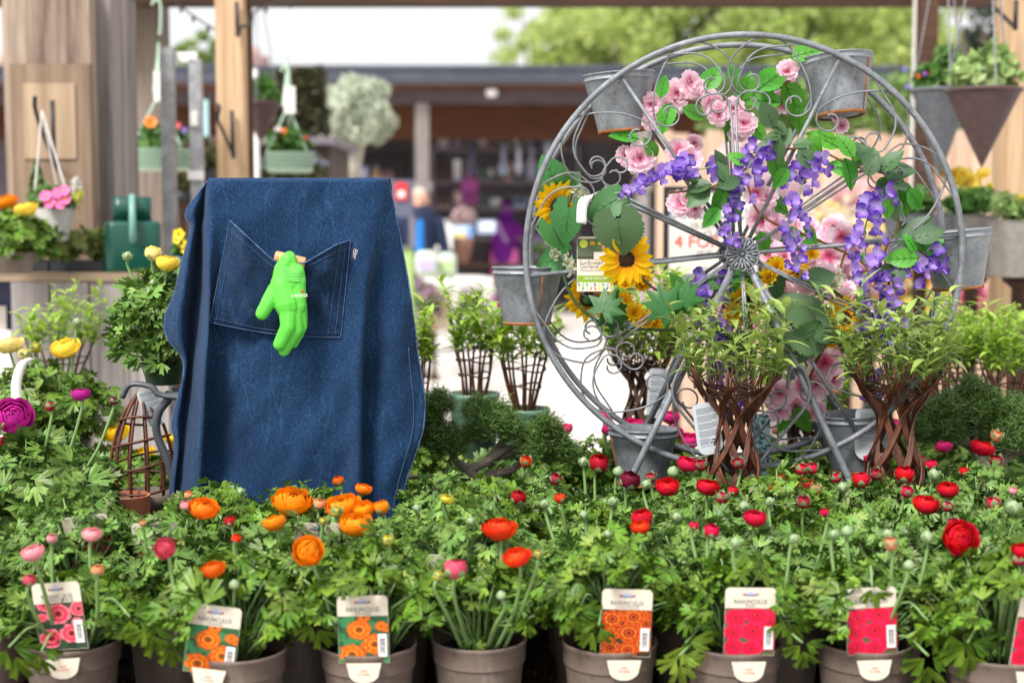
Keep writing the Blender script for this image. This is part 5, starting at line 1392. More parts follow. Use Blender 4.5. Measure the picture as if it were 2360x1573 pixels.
def ap(u, v, d): return P(u, v, YA + (d + wrk(u, v)) / 1000)
back = []
for j in range(NU):                                   # cloth folded over the chair back
    g0 = grid[j][0]; p = ap(g0.x, g0.y, g0.z)
    back.append([p + Vector((0, .075, -.20)), p + Vector((0, .062, -.08)), p + Vector((0, .052, -.006)), p + Vector((0, .03, .0045)), p + Vector((0, .008, .0045))])
ncol = 5 + NV
for j in range(NU):
    V += back[j] + [ap(q.x, q.y, q.z) for q in grid[j]]
for j in range(NU - 1):
    for i in range(ncol - 1): F.append((j * ncol + i, j * ncol + i + 1, (j + 1) * ncol + i + 1, (j + 1) * ncol + i))
mb = MB(); mb.add(V, F); body = mb.build('cloth', MT['denim'], apron, True, True)
sm = body.modifiers.new('thick', 'SOLIDIFY'); sm.thickness = .0012; sm.offset = 0
def seam(name, pts, r, m, par=None, off=.0016, n=6):
    mb = MB(); mb.tube(catmull([P(u, v, YA + (d + wrk(u, v)) / 1000 - off) for u, v, d in pts], n), r, 5); return mb.build(name, m, par or apron, True, True)
# stitched hem on the right edge
jr = NU - 4
seam('hem_stitching', [(grid[jr][i].x, grid[jr][i].y, grid[jr][i].z) for i in range(int(NV * .5), NV, 5)], .0006, MT['thread'])
seam('edge_binding', [(grid[NU - 1][i].x, grid[NU - 1][i].y, grid[NU - 1][i].z) for i in range(0, NV, 4)], .0013, MT['denim_light'], off=0)
seam('edge_binding', [(grid[0][i].x, grid[0][i].y, grid[0][i].z) for i in range(0, NV, 4)], .0013, MT['denim_light'], off=0)
# pocket
def ptop(s):
    pts = [(0, 530, 508), (.17, 570, 545), (.33, 618, 590), (.40, 640, 606), (.60, 702, 606), (.72, 735, 587), (.86, 775, 564), (1, 808, 553)]
    for (a, b) in zip(pts, pts[1:]):
        if s <= b[0] + 1e-9:
            t = (s - a[0]) / (b[0] - a[0]); return (a[1] + (b[1] - a[1]) * t, a[2] + (b[2] - a[2]) * t)
    return pts[-1][1:]
def pk_(s, t, off=0.0):
    """s across, t from the top edge (0) to the seam at the bottom (1)"""
    tu, tv = ptop(s); bu = 483 + (785 - 483) * s; bv = 742 + (777 - 742) * s + 10 * math.sin(PI * s)
    u = tu + (bu - tu) * t; v = tv + (bv - tv) * t
    e = min(s, 1 - s) / .16; e = min(1, e)
    bul = (1 - t) ** 1.6 * e * e * (3 - 2 * e) * .022 + min(1, e) * min(1, (1 - t) * 5) * .004
    base = {True: 0}.get(True)
    fr = .004 * math.sin(s * 9 + t * 5) * e * (1 - abs(2 * t - 1)) + .0022 * math.sin(s * 23 - t * 17) * e
    d = 3.5 if u < 560 else 2.0
    return P(u, v, YA + (d - 4 + wrk(u, v)) / 1000 - .0025 - bul - fr - off)
nS, nT = 44, 30
V = [pk_(i / nS, j / nT) for i in range(nS + 1) for j in range(nT + 1)]
F = [(i * (nT + 1) + j, i * (nT + 1) + j + 1, (i + 1) * (nT + 1) + j + 1, (i + 1) * (nT + 1) + j) for i in range(nS) for j in range(nT)]
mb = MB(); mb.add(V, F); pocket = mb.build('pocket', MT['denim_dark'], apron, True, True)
sm = pocket.modifiers.new('thick', 'SOLIDIFY'); sm.thickness = .0014; sm.offset = -1
def pline(name, st_, r, m):
    mb = MB(); mb.tube([pk_(s, t, .0011) for s, t in st_], r, 5); mb.build(name, m, pocket, True, True)
ls = [i / 40 for i in range(41)]
pline('top_edge', [(s, 0.0) for s in ls], .0010, MT['denim_light'])
pline('pocket_edge', [(0, t) for t in ls], .0006, MT['denim_light']); pline('pocket_edge', [(1, t) for t in ls], .0007, MT['denim_light'])
pline('pocket_edge', [(s, 1) for s in ls], .0008, MT['thread'])
pline('stitching', [(.045, t) for t in ls], .00035, MT['thread']); pline('stitching', [(.955, t) for t in ls], .0004, MT['thread'])
pline('stitching', [(.90, t) for t in ls], .0003, MT['thread']); pline('stitching', [(s, .95) for s in ls], .00035, MT['thread']); pline('stitching', [(s, .08) for s in ls], .00035, MT['thread'])
lb = P(818, 585, YA - .004); mb = MB(); mb.box(lb, (.011, .0012, .019), 0, 0, hexc('#2a1c48'), Matrix.Rotation(.12, 3, 'Y')); lo = mb.build('brand_tab', MT['attr'], pocket, False, True)
mb = MB(); mb.tube(catmull([P(814, 594, YA - .006), P(815, 577, YA - .006), P(819, 574, YA - .006), P(817, 586, YA - .006), P(818, 597, YA - .006), P(821, 576, YA - .006), P(824, 580, YA - .006), P(820, 588, YA - .006)], 5), .00028, 4); mb.build('white_mark', MT['white'], lo, True, True)

# wooden dowel and glove
dw_ = thing('wooden_dowel', 'short pale wooden dowel lying in the apron pocket opening', 'dowel', P(668, 606, 1.872))
mb = MB(); a, b = P(634, 590, 1.873), P(704, 606, 1.873); path = [a, a.lerp(b, .03), a.lerp(b, .97), b]; mb.tube(path, [.0062, .0074, .0074, .0062], 14); mb.build('shaft', MT['dowel'], dw_, True, True)
glove = thing('garden_glove', 'bright green rubber garden glove hanging from the apron pocket', 'glove', P(660, 815, 1.87))
def gp_(u, v, dy): return tuple(P(u, v, 1.868 + dy) - glove.location)
k = PX(1.868); gc = (1, 1, 1)
caps = []
def gcap(u0, v0, r0, u1, v1, r1, d0=0, d1=0): caps.append((gp_(u0, v0, d0), r0 * .94 * k, gp_(u1, v1, d1), r1 * .94 * k, gc))
gcap(662, 597, 17, 652, 622, 22, -.006, -.004); gcap(668, 592, 15, 672, 604, 14, -.004, -.004)
gcap(652, 622, 22, 650, 655, 27, -.004, -.006); gcap(688, 622, 15, 690, 650, 17, -.006, -.008); gcap(676, 617, 11, 678, 650, 20, -.008, -.008)
gcap(650, 655, 29, 662, 702, 32, -.006, -.008); gcap(688, 650, 18, 690, 705, 18, -.008, -.006)
gcap(637, 668, 22, 617, 700, 19, -.006, -.010); gcap(617, 700, 18, 604, 722, 16.5, -.010, -.010)
gcap(664, 715, 24, 664, 752, 19.5, -.010, -.014); gcap(664, 752, 19.5, 644, 793, 16, -.014, -.012)
gcap(680, 715, 19, 684, 760, 17, -.006, -.006); gcap(684, 760, 17, 655, 808, 14, -.006, -.003)
gcap(693, 708, 15, 697, 752, 13, -.002, .0); gcap(697, 752, 13, 678, 792, 11, .0, .003)
gcap(699, 700, 10, 702, 740, 9, .003, .005); gcap(702, 740, 9, 694, 772, 8, .005, .007)
gv = blob_body('shell', caps, .0011, MT['glove'], glove, 2); gv.scale = (1, .78, 1); gv.location = (0, -.0025, 0)
def glove_mat():
    m = MT['glove']; nt = m.node_tree; b = nt.nodes['Principled BSDF']
    w = nt.nodes.new('ShaderNodeTexWave'); w.bands_direction = 'Z'; w.inputs['Scale'].default_value = 120; w.inputs['Distortion'].default_value = 2.2
    nt.links.new(coords(nt, (1, 1, 1), rot=(0, R(25), 0)), w.inputs[0])
    n1 = noise(nt, coords(nt), 420, 3)
    mm = nt.nodes.new('ShaderNodeMath'); mm.operation = 'ADD'; nt.links.new(w.outputs['Fac'], mm.inputs[0]); nt.links.new(n1, mm.inputs[1])
    bumpn(nt, mm.outputs[0], .35, .0010, b)
glove_mat()
mb = MB()
for i in range(9):
    v = 618 + i * 3.6; w = 26 - .2 * i
    mb.tube(catmull([P(664 - 14, v - 1, 1.868 - .0145), P(676, v, 1.868 - .0178), P(690, v + 1.0, 1.868 - .0162), P(700, v + 2, 1.868 - .011)], 4), .0006, 5)
mb.build('knitted_cuff', pmat('pale_knit', hexc('#7fe070'), rough=.8), glove, True, True)
tx = link('printed_logo', text_mesh('GARDENER', MT['white'], .0058), glove, loc=P(690, 681, 1.868 - .0180) - glove.location, rot=(PI / 2, 0, R(12))); tx.scale = (.72, 1, 1)
mb = MB(); mb.ball(P(697, 671, 1.868 - .0165), (.0018, .0006, .0022), 0, hexc('#b04a28'), 10, 6); mb.build('printed_dot', MT['attr'], glove, True, True)

# the chair
mc = pmat('grey_painted_metal', hexc('#3e4246'), hexc('#50545a'), ns=20, rough=.4)
ch = thing('metal_chair', 'grey metal chair under the apron, curved seat edge showing left', 'chair', (P(620, 1100, 2.0).x, 2.0, BZ))
sz_ = P(400, 905, 1.98).z
xl, xr = P(283, 890, 1.98).x, P(800, 890, 1.98).x
for yy in (1.975, 2.02, 2.065, 2.11, 2.155):
    mb = MB(); mb.tube(catmull([(xl, yy, sz_ - .006), (xl + .012, yy, sz_ + .012), (xl + .04, yy, sz_ + .010), (xl + .08, yy, sz_ - .006), (xr, yy, sz_ - .006)] if yy < 1.98 else [(xl + .05, yy, sz_ - .004), (xl + .08, yy, sz_ - .006), (xr, yy, sz_ - .006)], 5), .0026 if yy > 1.98 else .0042, 6, stretch=(Vector((0, 1, 0)), 4 if yy > 1.98 else 1.6)); mb.build('seat_slat', mc, ch, True, True)
for (xx, yy, s_) in ((P(385, 900, 1.99).x, 1.985, 1), (P(385, 900, 1.99).x, 2.15, 1), (xr - .02, 1.985, -1), (xr - .02, 2.15, -1)):
    mb = MB(); mb.tube(catmull([(xx + s_ * .004, yy, sz_ - .008), (xx - s_ * .012, yy, sz_ - .03), (xx - s_ * .014, yy, sz_ - .06), (xx + s_ * .004, yy, sz_ - .11), (xx + s_ * .012, yy, sz_ - .18), (xx - s_ * .004, yy, BZ)], 6), .0062, 8); mb.build('leg', mc, ch, True, True)
ztop = P(600, 421, 1.925).z - .004
for u in (500, 872):
    a = P(u, 430, 1.935); mb = MB(); mb.tube([(a.x, 1.955, sz_ - .005), (a.x, 1.94, ztop - .008)], .007, 8); mb.build('back_upright', mc, ch, True, True)
mb = MB(); a, b = P(484, 425, 1.93), P(885, 425, 1.93); mb.box(((a.x + b.x) / 2, 1.934, ztop - .012), (b.x - a.x, .02, .014)); mb.build('back_rail', mc, ch, False, True)
for zf in (.35, .65):
    mb = MB(); mb.box(((a.x + b.x) / 2, 1.948, sz_ + (ztop - sz_) * zf), ((b.x - a.x) * .93, .008, .02)); mb.build('back_rail', mc, ch, False, True)

# ------------------------------------------------------------------ the wheel planter
AX = R(-4)
wf = P(1709, 585, 2.0); RW = 502 * 2.0 / FPX; DY = .057
WH = wf.z - BZ
wheel = thing('wheel_planter', 'galvanised ferris wheel planter with six hanging buckets', 'planter', (wf.x + .004, 2.057, BZ), AX)
CZ = Vector((0, 0, WH))
def wp_(r, a, side, dy=0):      # polar on the front (-1) or back (+1) rim
    return Vector((math.cos(R(a)) * r * RW, side * DY + dy, math.sin(R(a)) * r * RW)) + CZ
Yv = Vector((0, 1, 0))
for sd_ in (-1, 1):
    mb = MB(); mb.tube([wp_(1 - .009, a, sd_) for a in np.arange(0, 360, 3)], .0046, 8, closed=True, stretch=(Yv, 1.0)); mb.build('rim', MT['galv'], wheel)
BA = [5, 64, 124.5, 186, 244, 303.5]; IA = [34.5, 94, 155, 215, 274, 334]
for sd_ in (-1, 1):
    for a in BA:
        mb = MB(); mb.tube([wp_(.08, a, sd_, -.002 * sd_), wp_(.985, a, sd_, -.002 * sd_)], .0031, 6, stretch=(Yv, .8)); mb.build('spoke', MT['galv'], wheel)
    for i, a in enumerate(IA):
        for da in (-1, 1):
            mb = MB(); mb.tube([wp_(.08, a + da * 2, sd_), wp_(.70, a + da * 1.0, sd_)], .0018, 6); mb.build('spoke', MT['galv'], wheel)
# hub rosettes
def rosette():
    mb = MB(); n = 12; r = 38 * PX(2.0)
    mb.lathe([(0, .004), (r * .95, .003), (r * .99, 0), (r * .95, -.003)], 36)
    for i in range(n):
        a = 2 * PI * i / n; M = Matrix.Rotation(a, 3, 'Z')
        # raised petal with rolled rim
        V = [M @ Vector((r * .20, 0, .005))]; 
        pts = [(.22, .02), (.55, .10), (.80, .17), (.95, .15), (1.04, .0), (.95, -.15), (.80, -.17), (.55, -.10), (.22, -.02)]
        mb.tube([M @ Vector((x * r, y_ * r * 1.25, .0062)) for x, y_ in pts], .0011, 5, closed=True)
        mb.ball(M @ Vector((r * .72, 0, .004)), (r * .26, r * .105, .0042), M=M, seg=10, rings=6)
    mb.ball((0, 0, .006), (r * .13, r * .13, .006), seg=10, rings=6)
    return mb.mesh('hub_rosette', MT['galv'])
ros = rosette()
place('hub_rosette', ros, wheel, mat4(CZ + Vector((0, -DY - .006, 0)), Matrix.Rotation(PI / 2, 3, 'X')))
place('hub_rosette', ros, wheel, mat4(CZ + Vector((0, DY + .006, 0)), Matrix.Rotation(-PI / 2, 3, 'X')))
mb = MB(); mb.tube([CZ + Vector((0, -DY, 0)), CZ + Vector((0, DY, 0))], .009, 10); mb.build('axle', MT['galv'], wheel)
# scrollwork: each unit is drawn in polar terms round its spoke; s = -1, 1 mirrors it
def spiral(c, r0, r1, a0, a1, n=26):
    return [(c[0] + math.cos(R(a0 + (a1 - a0) * i / n)) * (r0 + (r1 - r0) * (i / n)), c[1] + math.sin(R(a0 + (a1 - a0) * i / n)) * (r0 + (r1 - r0) * (i / n))) for i in range(n + 1)]
def unit_wires(s):
    """x tangential, z radial (wheel radius 1), spoke along z at x = 0"""
    W = []
    # big wire leaving the rim, sweeping to the spoke line and curling under itself
    rim = lambda x: math.sqrt(max(0, .985 ** 2 - x * x))
    w = [(.40, rim(.40)), (.33, rim(.33) - .004), (.24, .925), (.15, .92), (.08, .88), (.035, .80)] + spiral((.088, .78), .056, .022, 190, 190 + 300)
    W.append([(s * x, z) for x, z in w])
    w = [(.20, rim(.20)), (.12, rim(.12) - .01), (.05, .93), (-.01, .86), (.0, .77), (.03, .73)] + spiral((.072, .685), .052, .020, 120, 120 + 310)
    W.append([(s * x, z) for x, z in w])
    w = [(.012, .60), (.014, .66), (.03, .715), (.075, .735)] + spiral((.125, .675), .052, .022, 110, 110 - 320)[2:]
    W.append([(s * x, z) for x, z in w])
    return W
def bucket_wires(s):
    rim = lambda x: math.sqrt(max(0, .985 ** 2 - x * x))
    w = [(.34, rim(.34)), (.26, rim(.26) - .01), (.17, .90), (.08, .83), (.02, .74)] + spiral((.085, .715), .06, .024, 200, 200 + 300)
    return [[(s * x, z) for x, z in w]]
def wire_mesh(ws, m):
    mb = MB()
    for w in ws: mb.tube(catmull([Vector((x * RW, 0, z * RW)) for x, z in w], 3), .0014, 6)
    return mb.mesh('scroll', m)
scr = {}
for s in (-1, 1):
    scr[('u', s)] = [wire_mesh([w], MT['galv_rust'] if i == 1 else MT['galv']) for i, w in enumerate(unit_wires(s))]
    scr[('b', s)] = [wire_mesh([w], MT['galv']) for w in bucket_wires(s)]
for sd_ in (-1, 1):
    for a in IA:
        M = mat4(CZ + Vector((0, sd_ * DY, 0)), Matrix.Rotation(R(90 - a), 3, 'Y'))
        for s in (-1, 1):
            for me in scr[('u', s)][:3 if sd_ < 0 else 1]: place('scroll', me, wheel, M)
    for a in (BA if sd_ < 0 else []):
        M = mat4(CZ + Vector((0, sd_ * (DY - .004), 0)), Matrix.Rotation(R(90 - a), 3, 'Y'))
        for s in (-1, 1):
            for me in scr[('b', s)]: place('scroll', me, wheel, M)
# buckets
k2 = PX(2.057)
def bucket_mesh():
    r1, r0, h = 80 * k2, 54 * k2, 134 * k2
    mb = MB(); prof = [(0, .0015), (r0, .0015), (r0 + .0005, .003), (r0 + (r1 - r0) * .30, h * .30), (r1 * .985, h * .86), (r1 * 1.0, h * .875), (r1 * 1.03, h * .885), (r1 * 1.03, h * .90), (r1 * 1.0, h * .91), (r1 * 1.0, h * .97), (r1 * 1.04, h * .98), (r1 * 1.04, h), (r1 * .99, h), (r1 * .96, h * .9), (r0 * .98, .006), (0, .005)]
    mb.lathe(prof, 44); shell = mb.mesh('bucket', MT['bucket'])
    mb = MB(); mb.lathe([(r0 * .9, .0), (r0 * 1.035, .0), (r0 * 1.045, .0025), (r0 * 1.02, .0045), (r0 * .99, .0045)], 44); foot = mb.mesh('rusty_foot', MT['rust'])
    mb = MB(); mb.tube([(r0 * 1.01, 0, .004), (r1 * 1.0, 0, h * .87)], .0012, 5); seam_ = mb.mesh('side_seam', MT['rust'])
    return shell, foot, seam_, h
BS, BF, BSM, BH = bucket_mesh()
for i, (a, tilt, fw) in enumerate(zip(BA, [-.10, -.09, -.07, .0, .02, -.05], [.0, .10, -.02, .0, .02, .0])):
    p = wp_(1.0, a, 0)
    zt = {0: .006, 1: .002, 2: .005, 3: .012, 4: .020, 5: .024}[i]
    M = mat4(p + Vector((0, 0, zt)), Matrix.Rotation(tilt, 3, 'Y') @ Matrix.Rotation(fw * -1, 3, 'X')) @ mat4((0, 0, -BH), Matrix.Rotation(R((40, -35, 160, -60, 200, 150)[i]), 3, 'Z'))
    b = place('bucket', BS, wheel, M); link('rusty_foot', BF, b); link('side_seam', BSM, b)
# stand: two A frames and scrolled braces
for sd_ in (-1, 1):
    yy = sd_ * (DY + .022)
    for s in (-1, 1):
        mb = MB(); mb.tube([CZ + Vector((s * .012, sd_ * (DY + .004), -.02)), CZ + Vector((s * .145, yy, -.30)), Vector((s * .240, yy * 1.15, 0))], .0054, 6, stretch=(Yv, .7)); mb.build('leg', MT['galv'], wheel)
    mb = MB(); mb.tube([(-.19, yy * 1.05, .10), (.19, yy * 1.05, .10)], .004, 6); mb.build('tie_bar', MT['galv'], wheel)
    for s in (-1, 1):
        w = catmull([Vector((s * .016, yy, .20)), Vector((s * .055, yy, .25)), Vector((s * .090, yy, .295)), Vector((s * .095, yy, .32)), Vector((s * .085, yy, .346)), Vector((s * .074, yy, .350)), Vector((s * .066, yy, .340)), Vector((s * .064, yy, .318))], 6)
        mb = MB(); mb.tube(w, .0024, 6, stretch=(Yv, 1.3)); mb.build('scrolled_brace', MT['galv'], wheel)

# ------------------------------------------------------------------ silk garlands
SLEAF = serrate_leaf(1, .30, 9, .25, .25)
mb = MB(); mb.tpl(SLEAF, Matrix.Identity(4)); ME_SL = mb.mesh('silk_leaf', MT['leaf_silk']); mb = MB(); mb.tpl(serrate_leaf(1, .34, 9, .2, .15), Matrix.Identity(4)); ME_SLD = mb.mesh('dark_silk_leaf', MT['leaf_silk_dark'])
mb = MB(); mb.tpl(serrate_leaf(1, .62, 11, .10, .2, 1.0), Matrix.Identity(4)); ME_HEART = mb.mesh('heart_leaf', MT['leaf_sun_grey'])
mb = MB(); mb.tpl(serrate_leaf(1, .46, 11, .12, .2, 1.0), Matrix.Identity(4)); ME_HEART2 = mb.mesh('heart_leaf_green', MT['leaf_sun'])
mb = MB(); mb.tpl(maple_leaf(.9), Matrix.Identity(4)); ME_MAP = mb.mesh('lobed_leaf', MT['leaf_sun'])
def vein(me_src, L=1.0):
    mb = MB(); mb.tube([(0, .02, .012), (0, .5, -.03), (0, .92, -.18)], [.012, .008, .003], 4)
    for t in (.2, .4, .6):
        for s in (-1, 1): mb.tube([(0, t, -.2 * t * t + .014), (s * .16, t + .15, -.25 * (t + .1) ** 2 + .05)], [.006, .002], 3)
    return mb.mesh('midrib', pmat('dark_vein', hexc('#24501a'), rough=.6))
ME_VEIN = vein(None)
def petal_flat(mb, M, L, W, cup, col_in, col_out, notch=.1, ruff=.06, rng=None, n=4, base=.0, mid=.5):
    V, C, F = [], [], []
    for i in range(n + 1):
        t = i / n; w = W * math.sin(PI * (.10 + .72 * t)) ** .8
        for j in range(5):
            s = j / 2 - 1
            y = base + t * L - (notch * L * (1 - abs(s)) if i == n else 0) - (.12 * L * s * s if i == n else 0)
            V.append(M @ Vector((s * w, y, cup * t * t * L + (.30 * w * s * s) + (rng.uniform(-1, 1) * ruff * L if i >= n - 1 else 0))))
            f = min(1, max(0, (t - .05) / mid)); C.append(tuple(a + (b - a) * f for a, b in zip(col_in, col_out)))
    for i in range(n):
        for j in range(4): F.append((i * 5 + j, i * 5 + j + 1, (i + 1) * 5 + j + 1, (i + 1) * 5 + j))
    mb.add(V, F, 0, C)
def blossom_mesh(seed, layers=((6, 1.0, .0), (6, .82, .3), (4, .52, .8))):
    rng = random.Random(seed); mb = MB(); ci, co = hexc('#f0609e'), hexc('#ffe4ef')
    for k, (n, L, cup) in enumerate(layers):
        for i in range(n):
            M = Matrix.Rotation(2 * PI * (i + .5 * k + rng.uniform(-.15, .15)) / n, 3, 'Z') @ Matrix.Rotation(R(-6 + 12 * k + rng.uniform(-14, 14)), 3, 'X')
            petal_flat(mb, M, L, .42, cup * .5, ci, co, .18, .08, rng, mid=.5)
    for i in range(7): mb.tube([(0, 0, 0), (rng.uniform(-.1, .1), rng.uniform(-.1, .1), .35)], .012, 3, 0, hexc('#c8486a'))
    return mb.mesh('blossom', MT['attr_petal'])
ME_BL = [blossom_mesh(1), blossom_mesh(2), blossom_mesh(3, ((5, 1, .1), (5, .8, .4)))]
def floret_mesh(seed):
    rng = random.Random(seed); mb = MB(); pale, deep = hexc('#b690e6'), hexc('#4c14a2')
    for (az, L, W, up) in ((90, 1.0, .52, .35), (205, .8, .36, .6), (335, .8, .36, .6), (270, .6, .3, 1.1)):
        M = Matrix.Rotation(R(az - 90), 3, 'Z') @ Matrix.Rotation(R(12), 3, 'X')
        petal_flat(mb, M, L, W, up * .5, hexc('#cdbcf0') if rng.random() < .5 else pale, deep if rng.random() < .75 else pale, .05, .10, rng, mid=.85)
    return mb.mesh('floret', MT['attr_petal'])
ME_FL = [floret_mesh(s) for s in (1, 2, 3, 5)]
def sunflower_meshes():
    rng = random.Random(4); mb = MB(); ye, og = hexc('#f2c60c'), hexc('#e89a08')
    for k, (n, L) in enumerate(((17, 1.0), (15, .92))):
        for i in range(n):
            M = Matrix.Rotation(2 * PI * (i + .5 * k + rng.uniform(-.2, .2)) / n, 3, 'Z') @ Matrix.Rotation(R(6 + 12 * k + rng.uniform(-7, 7)), 3, 'X')
            petal_flat(mb, M, L * .68 * rng.uniform(.9, 1.08), .15, -.12, og, ye, -.12, .03, rng, 4, .32, .35)
    pet = mb.mesh('ray_petals', MT['attr_petal'])
    mb = MB(); mb.ball((0, 0, .02), (.36, .36, .13), 0, hexc('#24140c'), 20, 8)
    for i in range(150):
        a = i * 2.39996; r = .34 * math.sqrt(i / 150); mb.ball((math.cos(a) * r, math.sin(a) * r, .02 + .13 * math.sqrt(max(0, 1 - (r / .37) ** 2))), .026, 0, hexc('#2e1a0e' if i % 3 else '#4a2c14'), 5, 3)
    disc = mb.mesh('seed_disc', MT['attr'])
    mb = MB(); mb.lathe([(0, -.16), (.10, -.15), (.24, -.06), (.30, .0)], 16, col=hexc('#3f6a3a'))
    for i in range(18):
        a = 2 * PI * i / 18; d = Vector((math.cos(a), math.sin(a), 0)); w = Vector((-d.y, d.x, 0))
        mb.add([d * .2 - w * .03 + Vector((0, 0, -.07)), d * .2 + w * .03 + Vector((0, 0, -.07)), d * .58 + Vector((0, 0, -.03))], [(0, 1, 2)], 0, hexc('#34542f'))
    back = mb.mesh('green_calyx', MT['attr'], False)
    mb = MB()
    for k, (n, L) in enumerate(((12, 1.0), (10, .75), (7, .5))):
        for i in range(n):
            M = Matrix.Rotation(2 * PI * (i + .5 * k) / n, 3, 'Z') @ Matrix.Rotation(R(10 + 22 * k), 3, 'X'); petal_flat(mb, M, L, .17, .2, hexc('#e8a010'), hexc('#f4cc20'), .03, .03, rng, 3, 0, .5)
    return pet, disc, back, mb.mesh('small_yellow_flower', MT['attr_petal'])
SF_P, SF_D, SF_B, SF_S = sunflower_meshes()
grng = random.Random(21)
def stem_path(par, pts, r, m, y0=2.05, name='vine'):
    path = catmull([P(q[0], q[1], q[2] if len(q) > 2 else y0) for q in pts], 8)
    mb = MB(); mb.tube(path, r, 6); mb.build(name, m, par, True, True); return path
def leaf_at(par, me, u, v, y, size_px, ang, tip=.5, roll=0.0, veins=True, name='leaf'):
    """ang: direction of the tip in the picture plane, degrees anticlockwise from right; tip: lean of the face towards us"""
    fwd = Vector((math.cos(R(ang)), grng.uniform(-.3, .3), math.sin(R(ang)))).normalized()
    nrm = Vector((grng.uniform(-.5, .5) + roll, -1, tip + grng.uniform(-.3, .3))); nrm = (nrm - fwd * nrm.dot(fwd)).normalized()
    M = Matrix((fwd.cross(nrm), fwd, nrm)).transposed()
    s = size_px * PX(y)
    o = place(name, me, par, mat4(P(u, v, y) - par.location - fwd * s * .5, M, s))
    if veins: link('midrib', ME_VEIN, o)
    return o
def bloom_at(par, me, u, v, y, px, look, name):
    return place(name, me, par, mat4(P(u, v, y) - par.location, aim(look, grng.random() * 6), px * PX(y) / 2))
# pink blossom garland
brn = pmat('brown_vine', hexc('#6a4420'), hexc('#8a6032'), ns=60, rough=.7)
def blossom_garland(label, path, flowers, leaves, dyy):
    g = thing('blossom_garland', label, 'garland', P(path[0][0], path[0][1], 2.05))
    stem_path(g, path, .0018, brn)
    for (u, v, px) in flowers:
        bloom_at(g, grng.choice(ME_BL), u, v, dyy + grng.uniform(-.015, .015), px * .84, (grng.uniform(-.6, .6), -1, grng.uniform(-.3, .5)), 'blossom')
    for (u, v, s, a) in leaves: leaf_at(g, ME_SL, u, v, dyy + grng.uniform(-.02, .02), s * .86, a)
    return g
blossom_garland('pink cherry blossom garland wound through the top of the wheel', [(1480, 300), (1540, 235), (1620, 235), (1700, 240), (1790, 205), (1840, 170)],
    [(1500, 240, 84), (1560, 215, 96), (1590, 190, 80), (1605, 205, 70), (1530, 250, 80), (1640, 235, 80), (1655, 262, 84), (1690, 250, 76), (1715, 285, 88), (1700, 305, 70), (1815, 165, 76), (1800, 235, 80), (1475, 365, 104), (1440, 360, 70), (1565, 350, 90), (1590, 365, 84), (1500, 280, 60), (1940, 290, 50), (1925, 270, 44), (1570, 470, 96), (1600, 480, 70), (1585, 455, 60)],
    [(1527, 200, 62, 80), (1535, 270, 84, -110), (1640, 180, 90, 60), (1610, 225, 60, 150), (1780, 180, 110, 40), (1830, 230, 120, -60), (1760, 230, 100, 170), (1600, 260, 70, -20), (1690, 290, 90, -100), (1440, 312, 80, 165), (1500, 340, 60, 130), (1720, 200, 80, 70), (1690, 170, 60, 100), (1860, 120, 90, 20), (1840, 275, 70, -90), (1905, 130, 60, 60), (1745, 300, 80, -40)], 2.045)
blossom_garland('pink blossom garland drooping behind the right spokes', [(1720, 420), (1760, 500), (1900, 560), (2000, 620), (1960, 700), (1900, 800), (1850, 900)],
    [(1740, 445, 86), (1765, 455, 80), (1755, 505, 104), (1790, 520, 90), (1940, 545, 96), (1970, 560, 80), (1990, 630, 90), (2010, 650, 84), (1900, 640, 96), (1860, 650, 90), (1800, 690, 110), (1760, 700, 80), (1940, 690, 100), (2060, 620, 84), (1900, 835, 110), (1935, 800, 86), (1880, 885, 104), (1795, 905, 108), (1830, 935, 96), (1850, 890, 80), (1795, 945, 80), (1880, 945, 76), (1920, 870, 80), (1600, 330, 60)],
    [(1790, 470, 84, -30), (1820, 540, 90, 10), (1760, 560, 70, -70), (1810, 960, 90, -100), (1850, 965, 80, -60), (1870, 560, 60, 20), (1990, 700, 60, -40), (1780, 610, 70, 200), (1650, 650, 70, 30), (1720, 660, 60, 150)], 2.09)
blossom_garland('loose bunch of pink blossom standing behind the wheel', [(1860, 900), (1900, 760), (1930, 640), (1960, 540)],
    [(1880 + grng.uniform(-110, 130), 640 + grng.uniform(-120, 130), grng.uniform(80, 110)) for _ in range(34)], [(1860, 700, 70, 60), (1990, 600, 70, 120), (1930, 560, 60, 80)], 2.55)
# wisteria garlands
def wisteria(label, path, racemes, leaves, dark_leaves, yy):
    g = thing('wisteria_garland', label, 'garland', P(path[0][0], path[0][1], yy))
    stem_path(g, path, .0016, brn, yy)
    for rc in racemes:
        pts, n, sz, sp = rc; n = int(n * .82); sp *= 1.35
        pa = catmull([P(u, v, yy - .01) for u, v in pts], 10)
        mb = MB(); mb.tube(pa, .0011, 5); mb.build('raceme_stem', MT['stem'], g, True, True)
        for i in range(n):
            t = (i + grng.random()) / n; q = pa[min(len(pa) - 1, int(t * len(pa)))]
            w = sp * PX(yy) * (1 - .55 * t)
            off = Vector((grng.uniform(-1, 1) * w, grng.uniform(-1, .6) * w * .7, grng.uniform(-.5, .5) * w))
            look = Vector((off.x * 40 + grng.uniform(-.5, .5), -1, grng.uniform(-.5, .5)))
            place('floret', grng.choice(ME_FL), g, mat4(q + off - g.location, aim(look, grng.uniform(-.6, .6)), sz * PX(yy) / 2 * (1.1 - .35 * t) * grng.uniform(.65, 1.2)))
    for (u, v, s, a) in leaves: leaf_at(g, ME_SL, u, v, yy + grng.uniform(-.02, .01), s * .84, a)
    for (u, v, s, a) in dark_leaves: leaf_at(g, ME_SLD, u, v, yy + grng.uniform(-.03, 0), s * .74, a, .8)
    return g
